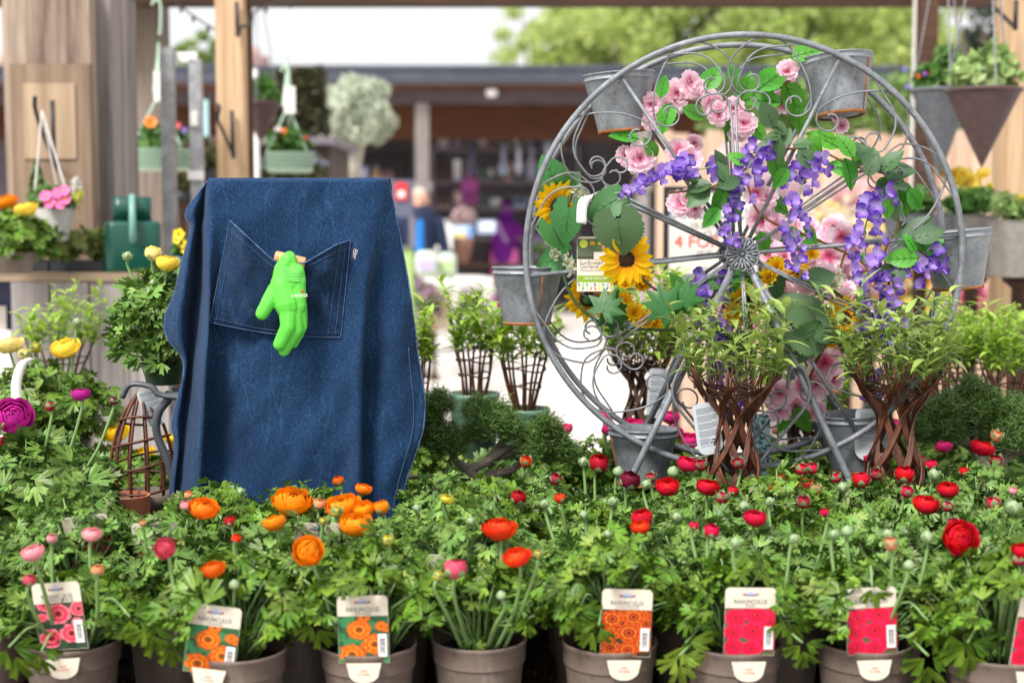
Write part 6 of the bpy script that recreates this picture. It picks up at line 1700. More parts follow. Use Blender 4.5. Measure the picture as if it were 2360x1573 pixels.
wisteria('purple wisteria garland strung across the upper spokes', [(1540, 445), (1640, 430), (1700, 400), (1790, 350), (1880, 345), (1960, 380), (2040, 400)],
    [([(1640, 385), (1580, 395), (1520, 395), (1485, 420)], 34, 46, 30), ([(1760, 335), (1725, 385), (1710, 440), (1690, 500), (1680, 560)], 44, 42, 26), ([(1880, 370), (1850, 420), (1835, 500), (1830, 560), (1845, 640)], 46, 46, 30), ([(1500, 420), (1460, 440), (1415, 445)], 12, 34, 18)],
    [(1660, 460, 84, -110), (1600, 440, 60, 200), (1700, 365, 60, 150), (1790, 385, 84, -80), (1800, 410, 70, -120), (1900, 320, 96, 150), (1950, 335, 80, 120), (1880, 335, 70, -40), (1960, 400, 90, -70), (1940, 385, 84, 160), (1700, 480, 60, -60), (1870, 540, 70, -40), (1640, 500, 70, 230)],
    [(1590, 405, 78, 170), (1610, 430, 84, 190), (1610, 455, 90, 215), (1665, 395, 70, 110), (1680, 420, 84, 20), (1690, 440, 74, -10), (1660, 370, 72, 110), (1790, 290, 84, 130), (1770, 265, 90, 120), (1810, 315, 70, 60), (1790, 345, 84, -80), (1850, 330, 64, 10), (1860, 365, 84, -50), (1760, 340, 70, 200), (1990, 350, 80, 120), (2010, 380, 76, 70), (1780, 315, 60, 180)], 1.99)
wisteria('purple wisteria garland hanging down the right of the wheel', [(1960, 400), (2030, 395), (2060, 450), (2070, 520), (2040, 580), (2050, 660)],
    [([(2020, 450), (1995, 520), (1995, 580), (2005, 650), (2000, 720), (2015, 780)], 64, 46, 34), ([(2140, 590), (2110, 620), (2060, 660), (2060, 720), (2070, 790)], 44, 46, 36), ([(2030, 430), (2020, 460)], 6, 34, 16)],
    [(2085, 470, 90, -60), (2110, 460, 80, -50), (2040, 420, 60, 30), (2095, 440, 70, -30), (2120, 560, 84, -20), (2080, 595, 90, 180), (2150, 570, 60, 60), (2160, 555, 60, 80), (2100, 560, 60, 120), (2060, 700, 60, -30), (1985, 360, 70, 60), (2045, 480, 60, -90)],
    [(2075, 395, 92, 10), (2070, 420, 96, -15), (2040, 440, 80, -60), (2085, 540, 92, 105), (2115, 525, 110, 50), (2140, 540, 100, 20), (2060, 480, 80, -80), (2010, 370, 90, 80), (2055, 370, 90, 50), (2070, 640, 70, -110), (2050, 620, 70, 160)], 1.99)
wisteria('purple wisteria strand falling behind the braided willow', [(1600, 640), (1650, 640), (1680, 660)], [([(1650, 650), (1635, 720), (1660, 800), (1690, 880), (1695, 970)], 56, 44, 34), ([(1640, 660), (1620, 700), (1650, 760)], 20, 44, 34), ([(2000, 850), (2010, 920), (2000, 980)], 16, 36, 20)],
    [(1560, 650, 60, 120), (1700, 630, 70, 60), (1735, 640, 70, 30), (1690, 650, 60, 100)], [], 2.05)
# sunflower garland
sg = thing('sunflower_garland', 'sunflower garland with small yellow flowers on the left of the wheel', 'garland', P(1290, 470, 2.02))
grn_v = pmat('green_vine', hexc('#24401f'), hexc('#35552c'), ns=60, rough=.6)
stem_path(sg, [(1320, 440), (1300, 500), (1285, 560), (1300, 640), (1330, 700), (1380, 740), (1450, 755), (1560, 760), (1640, 745)], .0022, grn_v, 2.02)
stem_path(sg, [(1340, 450), (1400, 505), (1430, 540), (1450, 600), (1490, 650), (1530, 680)], .0018, grn_v, 2.02)
stem_path(sg, [(1530, 690), (1650, 640), (1780, 640), (1880, 650), (1960, 700), (2000, 760)], .002, grn_v, 2.03)
def sunflower(u, v, y, px, look):
    M = mat4(P(u, v, y) - sg.location, aim(look, grng.random() * 6), px * PX(y) / 2)
    o = place('sunflower_head', SF_P, sg, M); link('seed_disc', SF_D, o); link('green_calyx', SF_B, o)
sunflower(1288, 476, 2.03, 118, (-.5, 1, .15)); sunflower(1443, 596, 1.985, 124, (.1, -1, -.15)); sunflower(1355, 690, 2.03, 112, (.1, 1, .5)); sunflower(1945, 735, 2.03, 110, (.35, -1, .35)); sunflower(1720, 700, 2.06, 120, (-.3, .6, .4)); sunflower(1840, 625, 2.06, 90, (0, -.2, -1)); sunflower(1905, 785, 2.05, 70, (.2, -.5, -1))
for (u, v, px) in ((1475, 635, 66), (1445, 650, 60), (1480, 660, 50), (1460, 720, 60), (1490, 740, 60), (1520, 725, 50), (1440, 690, 44), (1770, 640, 52), (1790, 615, 56), (1870, 585, 44), (1850, 600, 44), (1690, 720, 56), (1740, 680, 60), (1760, 720, 50), (1880, 780, 50), (1510, 745, 44)):
    bloom_at(sg, SF_S, u, v, 2.03, px, (grng.uniform(-.5, .5), -1, grng.uniform(-.1, .8)), 'small_flower')
leaf_at(sg, ME_HEART, 1430, 548, 1.962, 92, -80, .1, -.2); leaf_at(sg, ME_HEART2, 1388, 478, 1.99, 80, -150, .4); leaf_at(sg, ME_HEART2, 1270, 400, 2.05, 90, 120, .3); leaf_at(sg, ME_HEART2, 1320, 415, 2.05, 50, 60, .3)
leaf_at(sg, ME_HEART2, 1305, 520, 2.0, 84, -100, .3); leaf_at(sg, ME_HEART2, 1285, 545, 2.01, 70, -60, .3); leaf_at(sg, ME_HEART2, 1270, 600, 2.04, 70, -160, .3)
leaf_at(sg, ME_MAP, 1515, 690, 1.985, 78, 140, .2); leaf_at(sg, ME_MAP, 1580, 670, 1.99, 68, 80, .4); leaf_at(sg, ME_MAP, 1405, 690, 2.0, 70, 60, .4); leaf_at(sg, ME_MAP, 1425, 735, 2.03, 84, -60, .3); leaf_at(sg, ME_MAP, 1590, 700, 2.0, 70, -30, .3)
leaf_at(sg, ME_HEART, 1830, 720, 2.02, 120, 120, .1); leaf_at(sg, ME_HEART, 1870, 770, 2.0, 96, -20, .3); leaf_at(sg, ME_SLD, 1860, 790, 1.99, 120, -120, .5); leaf_at(sg, ME_SLD, 1920, 775, 1.98, 96, 10, 1.4); leaf_at(sg, ME_SLD, 1830, 770, 2.0, 80, -160, .6); leaf_at(sg, ME_SLD, 1790, 660, 2.03, 70, -70, .5); leaf_at(sg, ME_SLD, 1890, 640, 2.0, 84, 20, .4)
for (u, v) in ((1268, 555), (1280, 580), (1330, 440), (1345, 455), (1310, 600), (1320, 620), (1560, 740), (1920, 655), (1935, 640)):
    mb = MB(); rr3 = np.random.default_rng(int(u)); leaf_cloud(mb, 34, P(u, v, 2.02), (.008, .006, .014), .0045, rr3, 0, 0, hexc('#d8dcc0'), long=2.4); mb.build('filler_blossom', MT['attr_petal'], sg, True, True, 'stuff')
# tags
tg = thing('garland_card', 'hanging card reading Sunflower Garland on the wheel', 'tag', P(1372, 545, 2.01))
kk = PX(2.01); cw, chh = 84 * kk, 126 * kk
def trect(mb, x0, x1, z0, z1, c, d): mb.add([(x0, d, z0), (x1, d, z0), (x1, d, z1), (x0, d, z1)], [(0, 1, 2, 3)], 0, hexc(c))
mb = MB(); mb.prism([(x, z - chh) for x, z in rounded(cw, chh, .006)], -.0004, .0004); cd_ = mb.build('card', MT['card'], tg, False)
mb = MB(); trect(mb, -cw / 2 + .0005, cw / 2 - .0005, -chh * .40, -.003, '#54604a', -.0006); trect(mb, -cw / 2 + .0005, cw / 2 - .0005, -chh * .41, -chh * .36, '#3c4434', -.0008); trect(mb, -.002, cw / 2 - .001, -chh * .42, -chh * .28, '#d8d6d0', -.001); trect(mb, -cw / 2 + .0005, cw / 2 - .0005, -chh * .83, -chh * .71, '#7fa02c', -.0006)
V = [(-cw * .32 + math.cos(a) * .006, -.0011, -chh * .13 + math.sin(a) * .006) for a in np.linspace(0, 2 * PI, 17)[:-1]]; mb.add(V, [tuple(range(16))], 0, hexc('#b8c84a'))
for i, c in enumerate(('#e8b820', '#3f8a54', '#e8b820', '#d8a0a0', '#e0c030')): printed_flower(mb, -.004 + i * .0055, -chh * (.12 + .07 * (i % 2)), .0036, [c, '#4a3018'], .0006 + i * .0001, i, (cw / 2, -chh, 0))
cols8 = ['#1f6a94', '#8ab84a', '#2f9a5a', '#a8d0e0', '#1f5a84', '#b8c86a', '#2f9a6a', '#8ac0d8', '#e8803a', '#d84a6a', '#e8c83a', '#9ab84a']
for r_ in range(2):
    for i in range(9):
        x = -cw / 2 + cw * (i + .5) / 9; z = -chh * (.875 + .07 * r_); c = cols8[(i + 5 * r_) % 12]; s_ = 1 if i % 2 else -1
        mb.add([(x - s_ * .0016, -.0007, z - .0034), (x + .0014, -.0007, z), (x + s_ * .0016, -.0007, z + .0034), (x - .0014, -.0007, z)], [(0, 1, 2, 3)], 0, hexc(c))
mb.build('printed_picture', MT['attr'], cd_, False)
for (tx_, sx, zz, mt_, xx) in (('Sunflower', .0082, .475, 'ink_grey', -.006), ('Garland', .0082, .545, 'ink_grey', -.0085), ('Maintenance free flowers', .0042, .615, 'ink_grey', 0), ('FAUX DECOR', .0052, .765, 'white', 0)):
    rot_text(link('printed_text', text_mesh(tx_, MT[mt_], sx), cd_), (xx, -.0009, -chh * zz))
mb = MB(); mb.tube(catmull([P(1372, 548, 2.008), P(1366, 525, 2.005), P(1374, 510, 2.003), P(1382, 525, 2.005), P(1380, 548, 2.008)], 5), .0004, 4); mb.build('tie_string', MT['white'], tg, True, True)
pt = thing('price_tag', 'blank white folded price tag looped on the wheel wire', 'tag', P(1350, 515, 1.985))
V = []; path = [(1372, 446), (1352, 456), (1342, 475), (1340, 515)]
mb = MB(); q = catmull([P(u, v, 1.985 - .001 * i) for i, (u, v) in enumerate(path)], 6); ww = 22 * PX(1.985)
V = [p + Vector((s * ww / 2 * (1.05 if i > 3 else .8), 0, s * .003 * (1 if i < 6 else -.5))) for i, p in enumerate(q) for s in (-1, 1)]
mb.add(V, [(2 * i, 2 * i + 1, 2 * i + 3, 2 * i + 2) for i in range(len(q) - 1)]); o = mb.build('paper', MT['white'], pt, True, True); o.modifiers.new('t', 'SOLIDIFY').thickness = .0004

# ------------------------------------------------------------------ willow plants
LANCE = [lance_leaf(1, .15, c) for c in (.2, .5, .9)]
def willow_leaves(mb, rng, tips, n, Lr, mi=0):
    """shoots with lance leaves growing from the rod tips"""
    for tpt in tips:
        for _ in range(n):
            h = rng.uniform(.035, .125); d = Vector((rng.gauss(0, .24), rng.gauss(0, .24), 1)).normalized()
            e = tpt + d * h; mb.tube([tpt, tpt.lerp(e, .5) + Vector((rng.gauss(0, .003), 0, 0)), e], [.0011, .0008, .0005], 4, mi + 1)
            m_ = int(h / .009) + 3
            for j in range(m_):
                t = (j + .6) / m_; b = tpt.lerp(e, t); a = j * 2.4 + rng.random()
                o_ = Vector((math.cos(a), math.sin(a), rng.uniform(.15, 1.3))).normalized(); nn = Vector((0, 0, 1)) - o_ * o_.z
                nn = nn.normalized() if nn.length > .05 else o_.orthogonal().normalized()
                M = Matrix((o_.cross(nn), o_, nn)).transposed(); s = rng.uniform(*Lr)
                mb.tpl(LANCE[rng.randrange(3)], mat4(b, M, s), mi)
def willow_braid(label, u, vtop, vbot, y, rpx, lm, seed, extra_h=.03, lat=6, leaves=9, lr=(.018, .046), dark=False):
    rng = random.Random(seed); k = PX(y); top, bot = P(u, vtop, y), P(u, vbot, y)
    t_ = thing('braided_willow', label, 'willow plant', (bot.x, y, bot.z)); Hh = top.z - bot.z; r = rpx * k
    tips = []
    wm = MT['willow_dark'] if dark else MT['willow']
    for sgn in (-1, 1):
        for i in range(lat):
            for sub in range(4):
                a0 = 2 * PI * i / lat + sub * .085; path = []
                for j in range(15):
                    t = j / 14; a = a0 + sgn * t * 2.3
                    rr = r * (1.0 + .25 * math.sin(t * PI * 2 + 1) + (.6 * max(0, t - .72) / .28)) + (.0016 if sgn > 0 else -.0016)
                    path.append(Vector((math.cos(a) * rr, math.sin(a) * rr, t * Hh + .0015 * sub)))
                a = a0 + sgn * 2.45; e = path[-1] + Vector((math.cos(a) * .012, math.sin(a) * .012, extra_h * rng.uniform(.4, 1.4))); path.append(e)
                mb = MB(); mb.tube(path, [.0018 * rng.uniform(.8, 1.15) - .00004 * j + .0004 * (rng.random() < .2) for j in range(16)], 6); mb.build('rod', wm, t_)
                if sub == 0 or rng.random() < .3: tips.append(e)
                if rng.random() < .35: tips.append(path[-2])
                if rng.random() < .12: tips.append(path[-3])
    mb = MB()
    for q in range(4):
        zz = Hh * (.90 + .018 * q); mb.tube([Vector((math.cos(a) * r * (1.28 + .05 * math.sin(3 * a + q)), math.sin(a) * r * (1.28 + .05 * math.cos(2 * a + q)), zz + .003 * math.sin(5 * a + q))) for a in np.linspace(0, 2 * PI, 34)[:-1]], .0017, 5, closed=True)
    mb.build('binding', MT['willow_dark'], t_)
    bench_pot(t_, r * 1.25, MT['pot'], BZ)
    mb = MB(); willow_leaves(mb, rng, tips, 2 if leaves > 6 else 1, lr); mb.build('leaves', [lm, MT['stem']], t_, kind='stuff')
    return t_
w1 = willow_braid('braided living willow with leafy top, before the wheel hub', 1690, 885, 1130, 1.955, 50, MT['leaf_olive'], 1, .022, leaves=5)
w2 = willow_braid('braided living willow with leafy top, right of the wheel stand', 2060, 880, 1130, 1.965, 52, MT['leaf_olive'], 2, .022, leaves=5)
w3 = willow_braid('braided living willow behind the lower left bucket', 1478, 830, 1010, 2.45, 36, MT['leaf_young'], 3, .04, dark=True, leaves=6)
w4 = willow_braid('dark braided willow seen through the wheel stand', 1845, 950, 1100, 2.5, 40, MT['leaf_young'], 4, .03, dark=True, leaves=5)
def care_tag(par, label, u, v, y, w, h, rz, rolly, name='care_tag'):
    t_ = thing(name, label, 'tag', P(u, v + h / 2, y)); t_.rotation_euler = (0, rolly, rz); k = PX(y); w *= k; h *= k
    out = [];
    for cx_, cz_, a0 in ((w / 2 - .006, h - .006, 0), (-w / 2 + .006, h - .006, 90), (-w / 2 + w * .35, w * .35, 180), (w / 2 - w * .35, w * .35, 270)):
        rr = .006 if a0 < 100 else w * .35
        out += [(cx_ + rr * math.cos(R(a0 + 90 * i / 5)), cz_ + rr * math.sin(R(a0 + 90 * i / 5))) for i in range(6)]
    mb = MB(); mb.prism(out, -.0004, .0004); c = mb.build('card', pmat('pale_grey_card', hexc('#c9d0d6'), rough=.4) if 'tagc' not in MT else MT['tagc'], t_, False)
    mb = MB(); rr = random.Random(5); z = h * .90; n = 0
    while z > h * .16:
        if n % 7 != 6: trect(mb, -w * .38, w * (.38 if n % 7 != 5 else rr.uniform(-.1, .3)), z, z + h * .008, '#7d848c', -.0006)
        z -= h * .021; n += 1
    mb.build('printed_lines', MT['attr'], c, False)
    mb = MB(); trect(mb, w * .02, w * .40, h * .17, h * .34, '#c9d0d6', -.0008); x = w * .04
    while x < w * .37:
        q = rr.choice((.0003, .0006, .0009)); trect(mb, x, x + q, h * .20, h * .255, '#14161a', -.001); x += q + .0005
    trect(mb, w * .06, w * .3, h * .275, h * .295, '#30343a', -.001); mb.build('barcode', MT['attr'], c, False)
    mb = MB(); mb.tube([(0, 0, h - .003), (w * .1, .004, h + .03)], .0005, 4); mb.build('tie', MT['white'], t_)
    return t_
MT['tagc'] = pmat('pale_grey_card', hexc('#c9d0d6'), rough=.4)
care_tag(None, 'white care tag hanging left of the centre willow braid', 1640, 985, 1.95, 62, 122, R(12), R(-9)); care_tag(None, 'white care tag left of the right willow braid', 2010, 1000, 1.998, 84, 122, R(-4), R(1)); care_tag(None, 'grey care tag behind the left wheel leg', 1512, 905, 2.4, 50, 115, R(10), R(4))
care_tag(None, 'blank white tag under the metal seat by the willow dome', 362, 935, 2.05, 50, 90, R(12), R(-14))
def willow_fan(label, u, vtop, vbot, y, wt, wb, seed, n=9, pot=True, lm=None, hoops=(.45, .75), leaves=2):
    rng = random.Random(seed); k = PX(y); top, bot = P(u, vtop, y), P(u, vbot, y); Hh = top.z - bot.z
    t_ = thing('willow_basket_plant', label, 'willow plant', (bot.x, y, bot.z)); tips = []
    for i in range(n):
        a = 2 * PI * i / n + .2; mb = MB()
        b = Vector((math.cos(a) * wb * k / 2, math.sin(a) * wb * k / 2, 0)); e = Vector((math.cos(a) * wt * k / 2, math.sin(a) * wt * k / 2, Hh * rng.uniform(.92, 1.08)))
        mb.tube(catmull([b, b.lerp(e, .5) + Vector((rng.gauss(0, .002), 0, 0)), e], 4), [.0028 - .0001 * j for j in range(9)], 6); mb.build('rod', MT['willow'], t_); tips += [e, b.lerp(e, .85)]
    for hf in hoops:
        rr = (wb + (wt - wb) * hf) * k / 2 * 1.06; mb = MB(); mb.tube([Vector((math.cos(a) * rr, math.sin(a) * rr, Hh * hf + .004 * math.sin(2 * a))) for a in np.linspace(0, 2 * PI, 30)[:-1]], .0016, 5, closed=True); mb.build('hoop', MT['willow_dark'], t_)
    mb = MB(); willow_leaves(mb, rng, tips, leaves, (.016, .04)); mb.build('leaves', [lm or MT['leaf_young'], MT['stem']], t_, kind='stuff')
    if pot:
        dz = -(bot.z - BZ); mb = MB(); mb.lathe([(0, dz), (.034, dz), (.042, -.005), (.045, 0), (.046, .008), (.042, .008), (.04, -.01), (0, -.01)], 26); mb.build('pot', pmat('green_grey_pot', hexc('#4a6a58'), hexc('#6a8a76'), ns=14, rough=.35) if 'gpot' not in MT else MT['gpot'], t_)
    else: bench_pot(t_, .05, MT['green_pot'], BZ)
    return t_
MT['gpot'] = pmat('green_grey_pot', hexc('#4a6a58'), hexc('#6a8a76'), ns=14, rough=.35)
willow_fan('flared willow rods in a green pot, nearest the apron', 1093, 800, 915, 2.5, 88, 50, 1); willow_fan('flared hooped willow rods in a green pot, under the left bucket', 1208, 815, 950, 2.45, 112, 40, 2, 10)
willow_fan('flared willow plant behind the right pine, inner one', 2190, 830, 930, 2.5, 100, 56, 3, 9, False); willow_fan('flared willow plant at the right edge', 2320, 850, 930, 2.45, 120, 50, 4, 9, False, None, (.5,)); willow_fan('tall young willow shoots at the left, behind yellow ranunculus', 140, 790, 870, 2.7, 150, 80, 5, 8, False, None, (.5,), 2)
willow_fan('thin willow shoots just right of the apron', 962, 830, 920, 2.5, 60, 40, 6, 6, False, None, (.5,), 2); willow_fan('young willow shoots behind the right bucket', 2250, 820, 900, 2.9, 160, 80, 7, 10, False, None, (.5,), 3)
# willow dome by the chair
dm = thing('willow_dome', 'woven willow dome plant support beside the chair', 'plant support', P(330, 1140, 2.06)); k = PX(2.06); Hh = 235 * k; rb = 66 * k
bench_pot(dm, rb * 1.1, MT['pot'], BZ)
for i in range(11):
    a = 2 * PI * i / 11; mb = MB()
    mb.tube(catmull([Vector((math.cos(a) * rb * f, math.sin(a) * rb * f, Hh * t)) for f, t in ((1.0, 0), (1.08, .25), (.98, .5), (.66, .78), (.3, .95), (.06, 1.03))], 4), .0026, 6); mb.build('rod', MT['willow'], dm)
for j, (f, t) in enumerate(((1.04, .12), (1.09, .34), (.95, .54), (.72, .74))):
    mb = MB(); mb.tube([Vector((math.cos(a) * rb * f * 1.03, math.sin(a) * rb * f * 1.03, Hh * t + .01 * math.sin(a + j))) for a in np.linspace(0, 2 * PI, 34)[:-1]], .0019, 5, closed=True); mb.build('hoop', MT['willow'], dm)

# ------------------------------------------------------------------ dwarf pines
def tuft_mesh(seed, n=1500):
    rng = np.random.default_rng(seed); mb = MB(); V = []; F = []
    d = rng.normal(size=(n, 3)); d[:, 2] = np.abs(d[:, 2]) * .9 - .25; d /= np.linalg.norm(d, axis=1)[:, None]
    o = rng.normal(size=(n, 3)) * .34; L = .28 + .2 * rng.random(n)
    s = np.cross(d, rng.normal(size=(n, 3))); s /= np.linalg.norm(s, axis=1)[:, None]; w = .024
    for i in range(n):
        a = o[i]; b = o[i] + d[i] * L[i]; j = len(V); V += [tuple(a - s[i] * w), tuple(a + s[i] * w), tuple(b + s[i] * w * .4), tuple(b - s[i] * w * .4)]; F.append((j, j + 1, j + 2, j + 3))
    mb.add(V, F); return mb.mesh('needle_tuft', MT['needle'], False)
TUF = [tuft_mesh(1), tuft_mesh(2), tuft_mesh(3)]
def dwarf_pine(label, base, limbs, tufts, y):
    t_ = thing('dwarf_pine', label, 'pine', P(base[0], base[1], y)); rng = random.Random(int(base[0])); bench_pot(t_, .06, MT['tray'], BZ)
    for (pts, r0, r1) in limbs:
        path = catmull([P(u, v, y + rng.uniform(-.012, .012)) for u, v in pts], 6); n = len(path)
        mb = MB(); mb.tube(path, [r0 + (r1 - r0) * i / (n - 1) * (1 + .1 * rng.uniform(-1, 1)) for i in range(n)], 8); mb.build('limb', MT['pine_bark'], t_, True, True)
    for (u, v, px) in [(u + du * px, v + dv * px, px) for (u, v, px) in tufts for du, dv in ((-.14, .05), (.14, .05), (0, -.10))]:
        place('needle_tuft', rng.choice(TUF), t_, mat4(P(u, v - 4, y + rng.uniform(-.035, .0)) - t_.location, (rng.uniform(-.3, .3), rng.uniform(-.3, .3), rng.random() * 6), px * PX(y) * .265), 'stuff')
    return t_
dwarf_pine('dwarf pine with twisting grey branches right of the apron', (1120, 1180), [([(1125, 1200), (1120, 1120), (1085, 1085), (1120, 1065), (1180, 1030), (1240, 1030)], .010, .004), ([(1120, 1070), (1150, 1030), (1170, 1000), (1160, 970)], .008, .004), ([(1130, 1055), (1190, 1040), (1230, 1020), (1260, 990)], .007, .004), ([(1120, 1095), (1170, 1085), (1200, 1070)], .008, .004), ([(1085, 1085), (1050, 1060), (1040, 1020)], .008, .004), ([(1100, 1020), (1120, 1005), (1140, 990)], .005, .004), ([(1125, 1120), (1060, 1100), (980, 1098), (945, 1100)], .004, .003)],
    [(1010, 930, 110), (985, 965, 110), (1030, 1020, 150), (1100, 945, 110), (1150, 970, 150), (1090, 1000, 90), (1230, 1020, 120), (1260, 990, 120), (1215, 1050, 90), (1290, 1040, 130), (960, 1010, 100), (1180, 1000, 100)], 2.12)
dwarf_pine('dwarf pine with grey branches at the right edge', (2280, 1150), [([(2280, 1160), (2290, 1090), (2330, 1050), (2380, 1030)], .009, .004), ([(2285, 1095), (2240, 1030), (2190, 1010), (2140, 1000)], .009, .005), ([(2240, 1030), (2260, 1000), (2270, 960)], .006, .004), ([(2290, 1080), (2330, 1020), (2350, 980)], .006, .004)],
    [(2140, 975, 150), (2120, 1000, 110), (2180, 940, 120), (2270, 935, 140), (2300, 985, 150), (2340, 950, 130), (2240, 900, 110), (2350, 1010, 120), (2200, 1000, 90)], 2.15)
# ------------------------------------------------------------------ left hand larger ranunculus
def big_ranunculus(label, u, vrim, y, rpx, hpx, potm, flowers, seed, lm, spread=1.5, fh=.16, n=230, leaf=.04, cat='potted plant'):
    k = PX(y); rim = P(u, vrim, y); H = hpx * k; r = rpx * k
    if y < 2.85 and 'seat' not in label: H = rim.z - BZ
    t_ = thing('ranunculus_plant', label, cat, (rim.x, y, rim.z - H))
    mb = MB(); mb.lathe([(0, 0), (r * .72, 0), (r * .93, H * .78), (r * 1.0, H * .79), (r * 1.03, H), (r * .95, H), (r * .9, H * .85), (0, H * .85)], 36); o = mb.build('pot', potm, t_); edge_sharp(o, 45)
    rng = random.Random(seed)
    me = foliage_mesh(seed, n, r * spread, fh, leaf, lm)
    link('foliage', me, t_, 'stuff', loc=(0, 0, H - PH))
    for (fu, fv, s, kind, c) in flowers:
        yy = y - rng.uniform(-.02, .05); add_flower(t_, P(fu, fv, yy), Vector((rim.x + rng.uniform(-.02, .02), y, rim.z)), kind, c, s * .95, yy, (.35, -.9, .6) if (kind == 'open' and c == 'magenta') else None)
    return t_
big_ranunculus('magenta ranunculus in a terracotta pot at the left edge', 60, 1205, 1.86, 160, 150, MT['terracotta'], [(30, 957, 84, 'open', 'magenta'), (186, 905, 44, 'half', 'magenta'), (115, 935, 28, 'rbud', 'rbud'), (262, 922, 24, 'rbud', 'wine'), (8, 1018, 34, 'cup', 'crimson'), (18, 1152, 24, 'bud', 'bud')], 31, MT['leaf_grey'], 1.35, .125, 260, .04)
big_ranunculus('yellow ranunculus in a green pot with a white loop tag', 110, 1000, 2.35, 95, 90, MT['green_pot'], [(150, 798, 64, 'open', 'yellow'), (20, 790, 60, 'open', 'pale'), (82, 800, 32, 'rbud', 'ybud'), (178, 742, 26, 'bud', 'bud'), (55, 815, 30, 'rbud', 'pale')], 32, MT['leaf'], 1.75, .125, 260, .034)
big_ranunculus('yellow ranunculus in a dark pot standing on the metal seat', 376, 835, 2.08, 52, 50, MT['green_pot'], [(353, 583, 42, 'cup', 'pale'), (387, 602, 54, 'half', 'yellow'), (294, 590, 26, 'bud', 'bud'), (352, 650, 16, 'bud', 'bud')], 33, MT['leaf_grey'], 2.2, .15, 260, .034)
tl = thing('terracotta_pot', 'empty looking terracotta pot rim beside the willow dome', 'pot', (P(290, 1240, 2.0).x, 2.0, BZ)); k = PX(2.0); r = 56 * k; H = P(290, 1140, 2.0).z - BZ
mb = MB(); mb.lathe([(0, 0), (r * .7, 0), (r * .9, H * .72), (r, H * .73), (r * 1.03, H), (r * .93, H), (r * .85, H * .7), (0, H * .6)], 32); edge_sharp(mb.build('pot', MT['terracotta'], tl), 45)
mb = MB(); mb.lathe([(0, H * .72), (r * .85, H * .72)], 20); mb.build('soil', MT['soil'], tl)
# white loop tag on the yellow ranunculus
lt = thing('loop_tag', 'white paper loop tag standing in the yellow ranunculus', 'tag', P(50, 1000, 2.2))
q = catmull([P(55, 985, 2.2), P(40, 930, 2.2), P(38, 880, 2.2), P(52, 838, 2.2), P(72, 825, 2.2)], 6); mb = MB(); w = 24 * PX(2.2)
mb.add([p + Vector((s * w / 2, 0, 0)) for p in q for s in (-1, 1)], [(2 * i, 2 * i + 1, 2 * i + 3, 2 * i + 2) for i in range(len(q) - 1)]); o = mb.build('paper', MT['white'], lt, True, True); o.modifiers.new('t', 'SOLIDIFY').thickness = .0006
# yellow ranunculus low behind the dome
for i, (u, v, s, lab) in enumerate(((265, 992, 60, 'yellow ranunculus low behind the willow dome, left one'), (325, 1046, 62, 'yellow ranunculus seen through the willow dome bars'), (215, 1046, 40, 'small yellow ranunculus left of the willow dome'), (398, 1008, 40, 'yellow ranunculus between the dome and apron edge'))):
    big_ranunculus(lab, u, v + 130, 2.32 + .04 * i, 60, 80, MT['pot'], [(u, v, s, 'open', 'gold')], 60 + i, MT['leaf'], 1.5, .075, 90, .03)
# hot pink ranunculus behind the wheel
for i, (u, fl) in enumerate(((1385, [(1398, 952, 40, 'open', 'hot'), (1400, 990, 30, 'cup', 'hot')]), (1455, [(1455, 978, 50, 'open', 'hot'), (1545, 958, 44, 'half', 'hot')]), (1555, [(1550, 995, 56, 'open', 'hot'), (1592, 1012, 46, 'open', 'hot')]), (1290, [(1302, 985, 36, 'half', 'hot')]), (1760, [(1755, 905, 30, 'cup', 'pink'), (1790, 990, 26, 'cup', 'pink')]), (1880, [(1925, 900, 26, 'cup', 'peach')]), (2090, [(2060, 975, 40, 'half', 'hot'), (2175, 1025, 40, 'half', 'hot')]), (2200, [(2215, 1020, 40, 'half', 'magenta')]), (1000, [(985, 1100, 20, 'bud', 'bud')]))):
    nms = ['behind the pine tufts', 'beneath the grey care tag', 'between the left wheel legs', 'right of the dwarf pine', 'through the wheel stand', 'behind the lower right bucket', 'behind the right willow braid', 'under the right dwarf pine', 'behind the apron hem']
    big_ranunculus(f'pink ranunculus {nms[i]} in the rear row' if i < 8 else 'leafy budded ranunculus behind the apron hem in the rear row', u, 1150, 2.32, 56, 80, MT['pot'], fl, 80 + i, MT['leaf'], 1.6, .11, 110, .032)
for i, (u, lab) in enumerate(((1130, 'leafy green ranunculus below the dwarf pine'), (1230, 'leafy green ranunculus left of the lower left bucket'), (1655, 'leafy green ranunculus behind the centre willow braid'), (1990, 'leafy green ranunculus behind the right wheel leg'), (2300, 'leafy green ranunculus at the right below the pine'), (330, 'leafy green ranunculus inside the willow dome'), (2210, 'leafy green ranunculus under the right hand flared willow'))):
    big_ranunculus(lab, u, 1165, 2.26, 56, 80, MT['pot'], [], 120 + i, MT['leaf'] if i % 2 else MT['leaf_grey'], 1.7, .09, 110, .032)
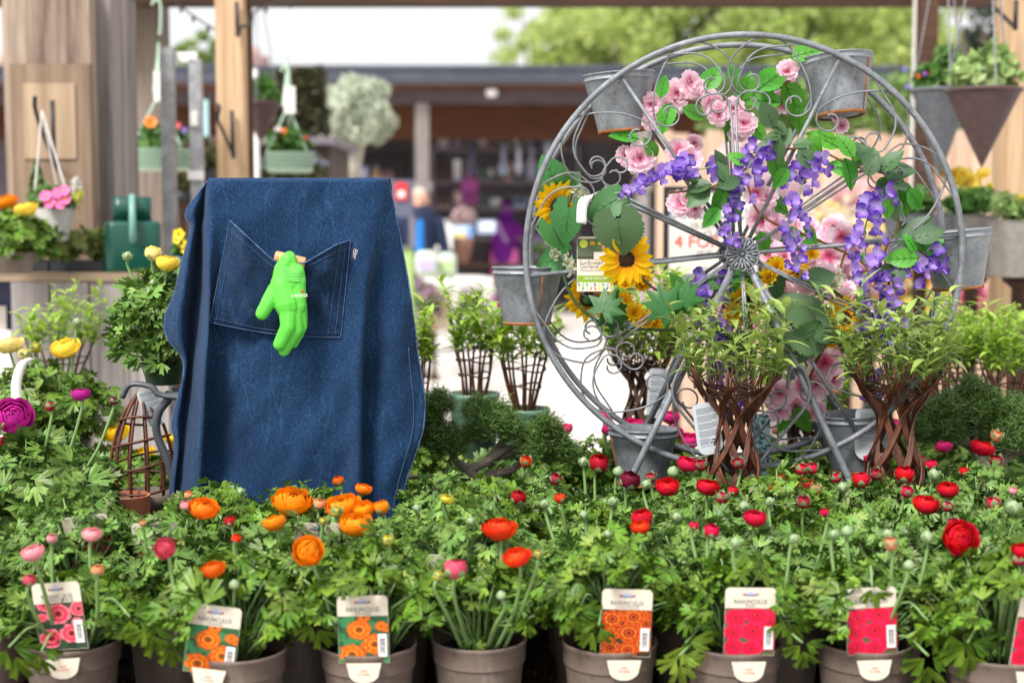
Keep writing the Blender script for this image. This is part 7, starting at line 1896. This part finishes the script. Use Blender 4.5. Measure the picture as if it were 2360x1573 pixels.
# blue pansy and patterned packet behind the stand
pz = thing('pansy', 'single purple pansy beside the right willow braid', 'pansy', P(2182, 940, 2.5)); mb = MB(); blossom_disc(mb, (0, 0, .01), .017, '#5a3fb0', '#e8b030', random.Random(1), 5, (0, -1, .2)); mb.build('petals', MT['attr'], pz); mb = MB(); mb.tube([(0, .004, .005), (0, .01, -.08)], .0014, 5); mb.build('stem', MT['stem'], pz)
pkt = thing('seed_packet', 'blue leaf patterned packet low behind the wheel stand', 'packet', P(1750, 1100, 2.2)); k = PX(2.2)
mb = MB(); mb.box((0, 0, 75 * k), (46 * k, .004, 150 * k), 0, 0, hexc('#9cc0c4')); mb.build('packet', MT['attr'], pkt, False)
mb = MB(); rr = random.Random(3)
for i in range(60):
    x, z = rr.uniform(-20, 20) * k, rr.uniform(6, 145) * k; a = rr.random() * 3; d = Vector((math.cos(a), 0, math.sin(a))) * 7 * k; w = Vector((-d.z, 0, d.x)) * .4; c = Vector((x, -.0024 - i * .00001, z)); mb.add([c - d, c + w, c + d, c - w], [(0, 1, 2, 3)], 0, hexc('#1f4a58' if i % 2 else '#3f7a80'))
mb.build('printed_leaves', MT['attr'], pkt, False)

# ------------------------------------------------------------------ price sign behind the wheel
ysn = 3.3; sg_ = thing('price_sign', 'white price sign in a black frame behind the wheel', 'sign', P(1640, 660, ysn)); k = PX(ysn)
a, b = P(1540, 440, ysn), P(1745, 665, ysn); cx_, cz_ = (a.x + b.x) / 2, (a.z + b.z) / 2; wW, hH = b.x - a.x, a.z - b.z
mb = MB(); mb.box((cx_, ysn, cz_), (wW, .006, hH), 0, 0, hexc('#dcd6cc')); sb = mb.build('panel', MT['attr'], sg_, False, True)
for (x, z, dx, dz) in ((cx_ - wW / 2 - .005, cz_, .010, hH + .02), (cx_ + wW / 2 + .005, cz_, .010, hH + .02), (cx_, a.z + .005, wW, .010), (cx_, b.z - .005, wW, .010)):
    mb = MB(); mb.box((x, ysn, z), (dx, .014, dz)); mb.build('frame_bar', MT['black'], sg_, False, True)
mb = MB(); mb.box((cx_, ysn - .0045, b.z + 18 * k), (wW, .002, 34 * k), 0, 0, hexc('#7d827c')); mb.build('grey_band', MT['attr'], sb, False, True)
mb = MB(); mb.tube([(cx_, ysn + .02, b.z + .02), (cx_, ysn + .02, 0)], .01, 8); mb.build('stake', MT['black'], sg_, True, True)
for (tx_, v, sz, mt_) in (('RANUNCULUS', 493, .034, 'sign_blue'), ('10.5CM POT', 520, .020, 'ink_grey'), ('£2.99', 540, .022, 'ink_grey'), ('4 FOR £10', 558, .040, 'ink_red'), ('SAVE £1.96', 583, .016, 'ink_grey'), ('while stocks last', 617, .010, 'ink_grey')):
    if mt_ not in MT: MT[mt_] = pmat('blue_ink', hexc('#2f6a86'), rough=.5)
    o = link('lettering', text_mesh(tx_, MT[mt_], sz), sb); p = P(1640, v, ysn - .005)
    rot_text(o, Vector((cx_, ysn - .0045, p.z)) - sg_.location)

# ------------------------------------------------------------------ right hand staging: wicker planters, yellow and pink flowers
def wicker_trough(label, u0, u1, v0, v1, y, m, seed, fl, lm):
    k = PX(y); a, b = P(u0, v0, y), P(u1, v1, y); w, h = b.x - a.x, a.z - b.z
    t_ = thing('wicker_planter', label, 'planter', ((a.x + b.x) / 2, y + .09, b.z)); mb = MB(); rings = []
    n = 22
    for i in range(n):
        for j, o in ((0, .0015), (.5, -.001)):
            f = (i + j) / n; rings.append(rrect(w / 2 * (.86 + .14 * f) + o, .085 * (.86 + .14 * f) + o, h * f, 5, .3))
    rings.append(rrect(w / 2 * 1.03, .09, h, 5, .3)); rings.append(rrect(w / 2 * .97, .082, h, 5, .3)); rings.append(rrect(w / 2 * .9, .075, h * .8, 5, .3)); loft(mb, rings); mb.build('basket', m, t_)
    stand_leg(t_)
    rng = np.random.default_rng(seed); c = MB()
    for j in range(12): leaf_cloud(c, 50, ((rng.random() - .5) * w * .95, (rng.random() - .5) * .14, h + .012 + .04 * rng.random()), (.04, .04, .03), .018, rng, 0)
    c.build('foliage', lm, t_, kind='stuff')
    for (fu, fv, s, c1, c2) in fl:
        f = MB(); leaf_cloud(f, 46, P(fu, fv, y + .06) - t_.location, (s * k * .5, s * k * .5, s * k * .42), s * k * .26, rng, .3, 0, hexc(c1)); f.build('flower_head', MT['attr_petal'], t_, kind='stuff')
    return t_
wicker_trough('dark grey wicker trough of yellow flowers right of the wheel', 2070, 2215, 492, 600, 4.0, MT['wicker_grey'], 1, [(2210, 405, 60, '#f0d95a', 0), (2235, 420, 50, '#f0d95a', 0), (2190, 400, 44, '#eed048', 0), (2265, 400, 30, '#f0d848', 0), (2165, 395, 26, '#f0c850', 0), (2135, 450, 18, '#c8284c', 0), (2255, 455, 34, '#c8ccd8', 0), (2110, 440, 16, '#6a5aa8', 0)], MT['leaf_bed'])
wicker_trough('pale grey wicker trough beside the right pine post', 2225, 2305, 495, 640, 3.9, pmat('pale_wicker', hexc('#5c5853'), hexc('#7a756e'), ns=40, rough=.6), 2, [(2280, 430, 22, '#e8d060', 0)], MT['leaf_bed'])
wicker_trough('light grey wicker trough cut by the right edge', 2322, 2440, 508, 640, 3.6, pmat('light_wicker', hexc('#7c7771'), hexc('#989289'), ns=40, rough=.6), 3, [(2350, 455, 24, '#e0d048', 0)], MT['leaf_pale'])
MT['lupin'] = MT['attr_petal']
for i, (u, v0, v1, y, lab) in enumerate(((2250, 620, 720, 4.6, 'pink lupin spike with yellow tip below the trough'), (2290, 625, 720, 4.7, 'slim pink lupin spike beside the pine post'), (2225, 640, 720, 4.8, 'rosy lupin spike behind the willow shoots'), (2180, 665, 730, 4.9, 'red pink lupin spike low behind the right bucket'))):
    rng = np.random.default_rng(i); k = PX(y); b0 = P(u, v1 + 60, y); t_ = thing('lupin', lab, 'flower', b0); f = MB(); H = (v1 - v0) * k; z0 = 60 * k
    for j in range(120):
        t = rng.random(); a = rng.random() * 6.28; rr = 20 * k * (1 - t * .85); c = hexc('#f0d868') if t > .78 else hexc(('#e888a8', '#d86490', '#f0a8bc')[j % 3])
        leaf_cloud(f, 4, (math.cos(a) * rr, math.sin(a) * rr, z0 + t * H), (.012, .012, .010), .012, rng, .2, 0, c)
    f.build('flower_spike', MT['attr_petal'], t_, kind='stuff'); mb = MB(); mb.tube([(0, 0, -b0.z), (0, 0, z0 + H * .9)], .004, 5); mb.build('stem', MT['stem'], t_)
    c = MB(); leaf_cloud(c, 90, (0, 0, 0), (.07, .07, .06), .03, rng, 0); c.build('foliage', MT['leaf_bed'], t_, kind='stuff')
# soft crowd of pink, cream and yellow flowers between wheel and fence
far = [(1560, 700, 7.0, ['#f0c8d4', '#e8e0e0'], 'pale pink flowers left below the price sign'), (1780, 470, 6.5, ['#f4d4dc', '#f0e8ea'], 'pale pink flowers behind the upper spokes'), (1860, 520, 6.0, ['#f4e4e0', '#f0e0a0'], 'cream flowers right behind the hub'), (1960, 480, 6.8, ['#f0c0c8', '#f4ead8'], 'peach pink flowers behind the right wisteria'), (1900, 600, 5.6, ['#f4b4cc', '#f0c8d8'], 'rose pink flowers behind the right spoke'), (2010, 560, 6.2, ['#f0dc80', '#f4eccc'], 'soft yellow flowers behind the right wisteria'),
       (1820, 720, 5.4, ['#f0a8c8', '#e8b8d0'], 'strong pink flowers behind the sunflower leaf'), (2090, 660, 5.6, ['#d8c8a0', '#e8b060'], 'ochre flowers beside the right bucket'), (1950, 760, 5.2, ['#e8a0c0', '#e8c8d8'], 'mid pink flowers low behind the wheel'), (2060, 430, 7.2, ['#e8c0b0', '#f0e0d0'], 'salmon flowers behind the wheel rim'), (1680, 600, 7.4, ['#e8d8dc', '#d8b8c8'], 'whitish flowers beside the price sign'), (2150, 740, 4.9, ['#c8d890', '#e0d070'], 'yellow green plants below the right bucket'), (2000, 690, 6.4, ['#f0bcd0', '#f4dce4'], 'light pink flowers behind the hanging wisteria'), (1740, 380, 7.6, ['#f0dcd8', '#f4e8e4'], 'cream pink flowers high behind the wheel')]
for i, (u, v, y, cs, lab) in enumerate(far):
    flower_clump(lab, u, v, y, cs, 88, 70, 160, .03, nf=300, fpx=32, seed=i, lm=MT['leaf_pale'])
rt = thing('staging_table', 'timber staging table behind the wheel carrying flowers', 'table', (P(1950, 520, 4.9).x, 4.9, 0))
for i in range(3):
    mb = MB(); a, b = P(1800, 800, 4.7), P(2420, 800, 4.7); mb.box(((a.x + b.x) / 2, 4.72 + .16 * i, a.z), (b.x - a.x, .155, .03)); mb.build('top_plank', MT['plank'], rt, False, True)
for x in (a.x + .05, b.x - .05):
    for yy in (4.7, 5.05): mb = MB(); mb.box((x, yy, a.z / 2 - .008), (.06, .06, a.z - .018)); mb.build('leg', MT['plank'], rt, False, True)
# pink flower pot and orange bloom at the left back
big_ranunculus('leafy potted plant with yellow bloom at the left of the staging', 25, 580, 3.4, 62, 48, MT['pot'], [(58, 478, 52, 'open', 'yellow'), (15, 462, 50, 'half', 'orange')], 140, MT['leaf'], 1.6, .10, 150, .05)
pv = thing('pansy', 'yellow pansies in a green pot left of the apron top', 'pansy', P(418, 640, 3.3)); rng = random.Random(2); k = PX(3.3)
mb = MB(); mb.lathe([(0, 0), (22 * k, 0), (28 * k, 50 * k), (25 * k, 50 * k)], 16); mb.build('pot', MT['can'], pv); stand_leg(pv)
for (u, v, s) in ((412, 540, 15), (418, 560, 13), (408, 552, 11), (428, 575, 12)):
    mb = MB(); blossom_disc(mb, P(u, v, 3.28) - pv.location, s * k, '#f2cf18', '#5a3a10', rng, 5, (0, -1, .3)); mb.build('flower', MT['attr'], pv)
c = MB(); leaf_cloud(c, 120, (0, 0, 70 * k), (.028, .028, .02), .012, np.random.default_rng(4), 0); c.build('foliage', MT['leaf_bed'], pv, kind='stuff')
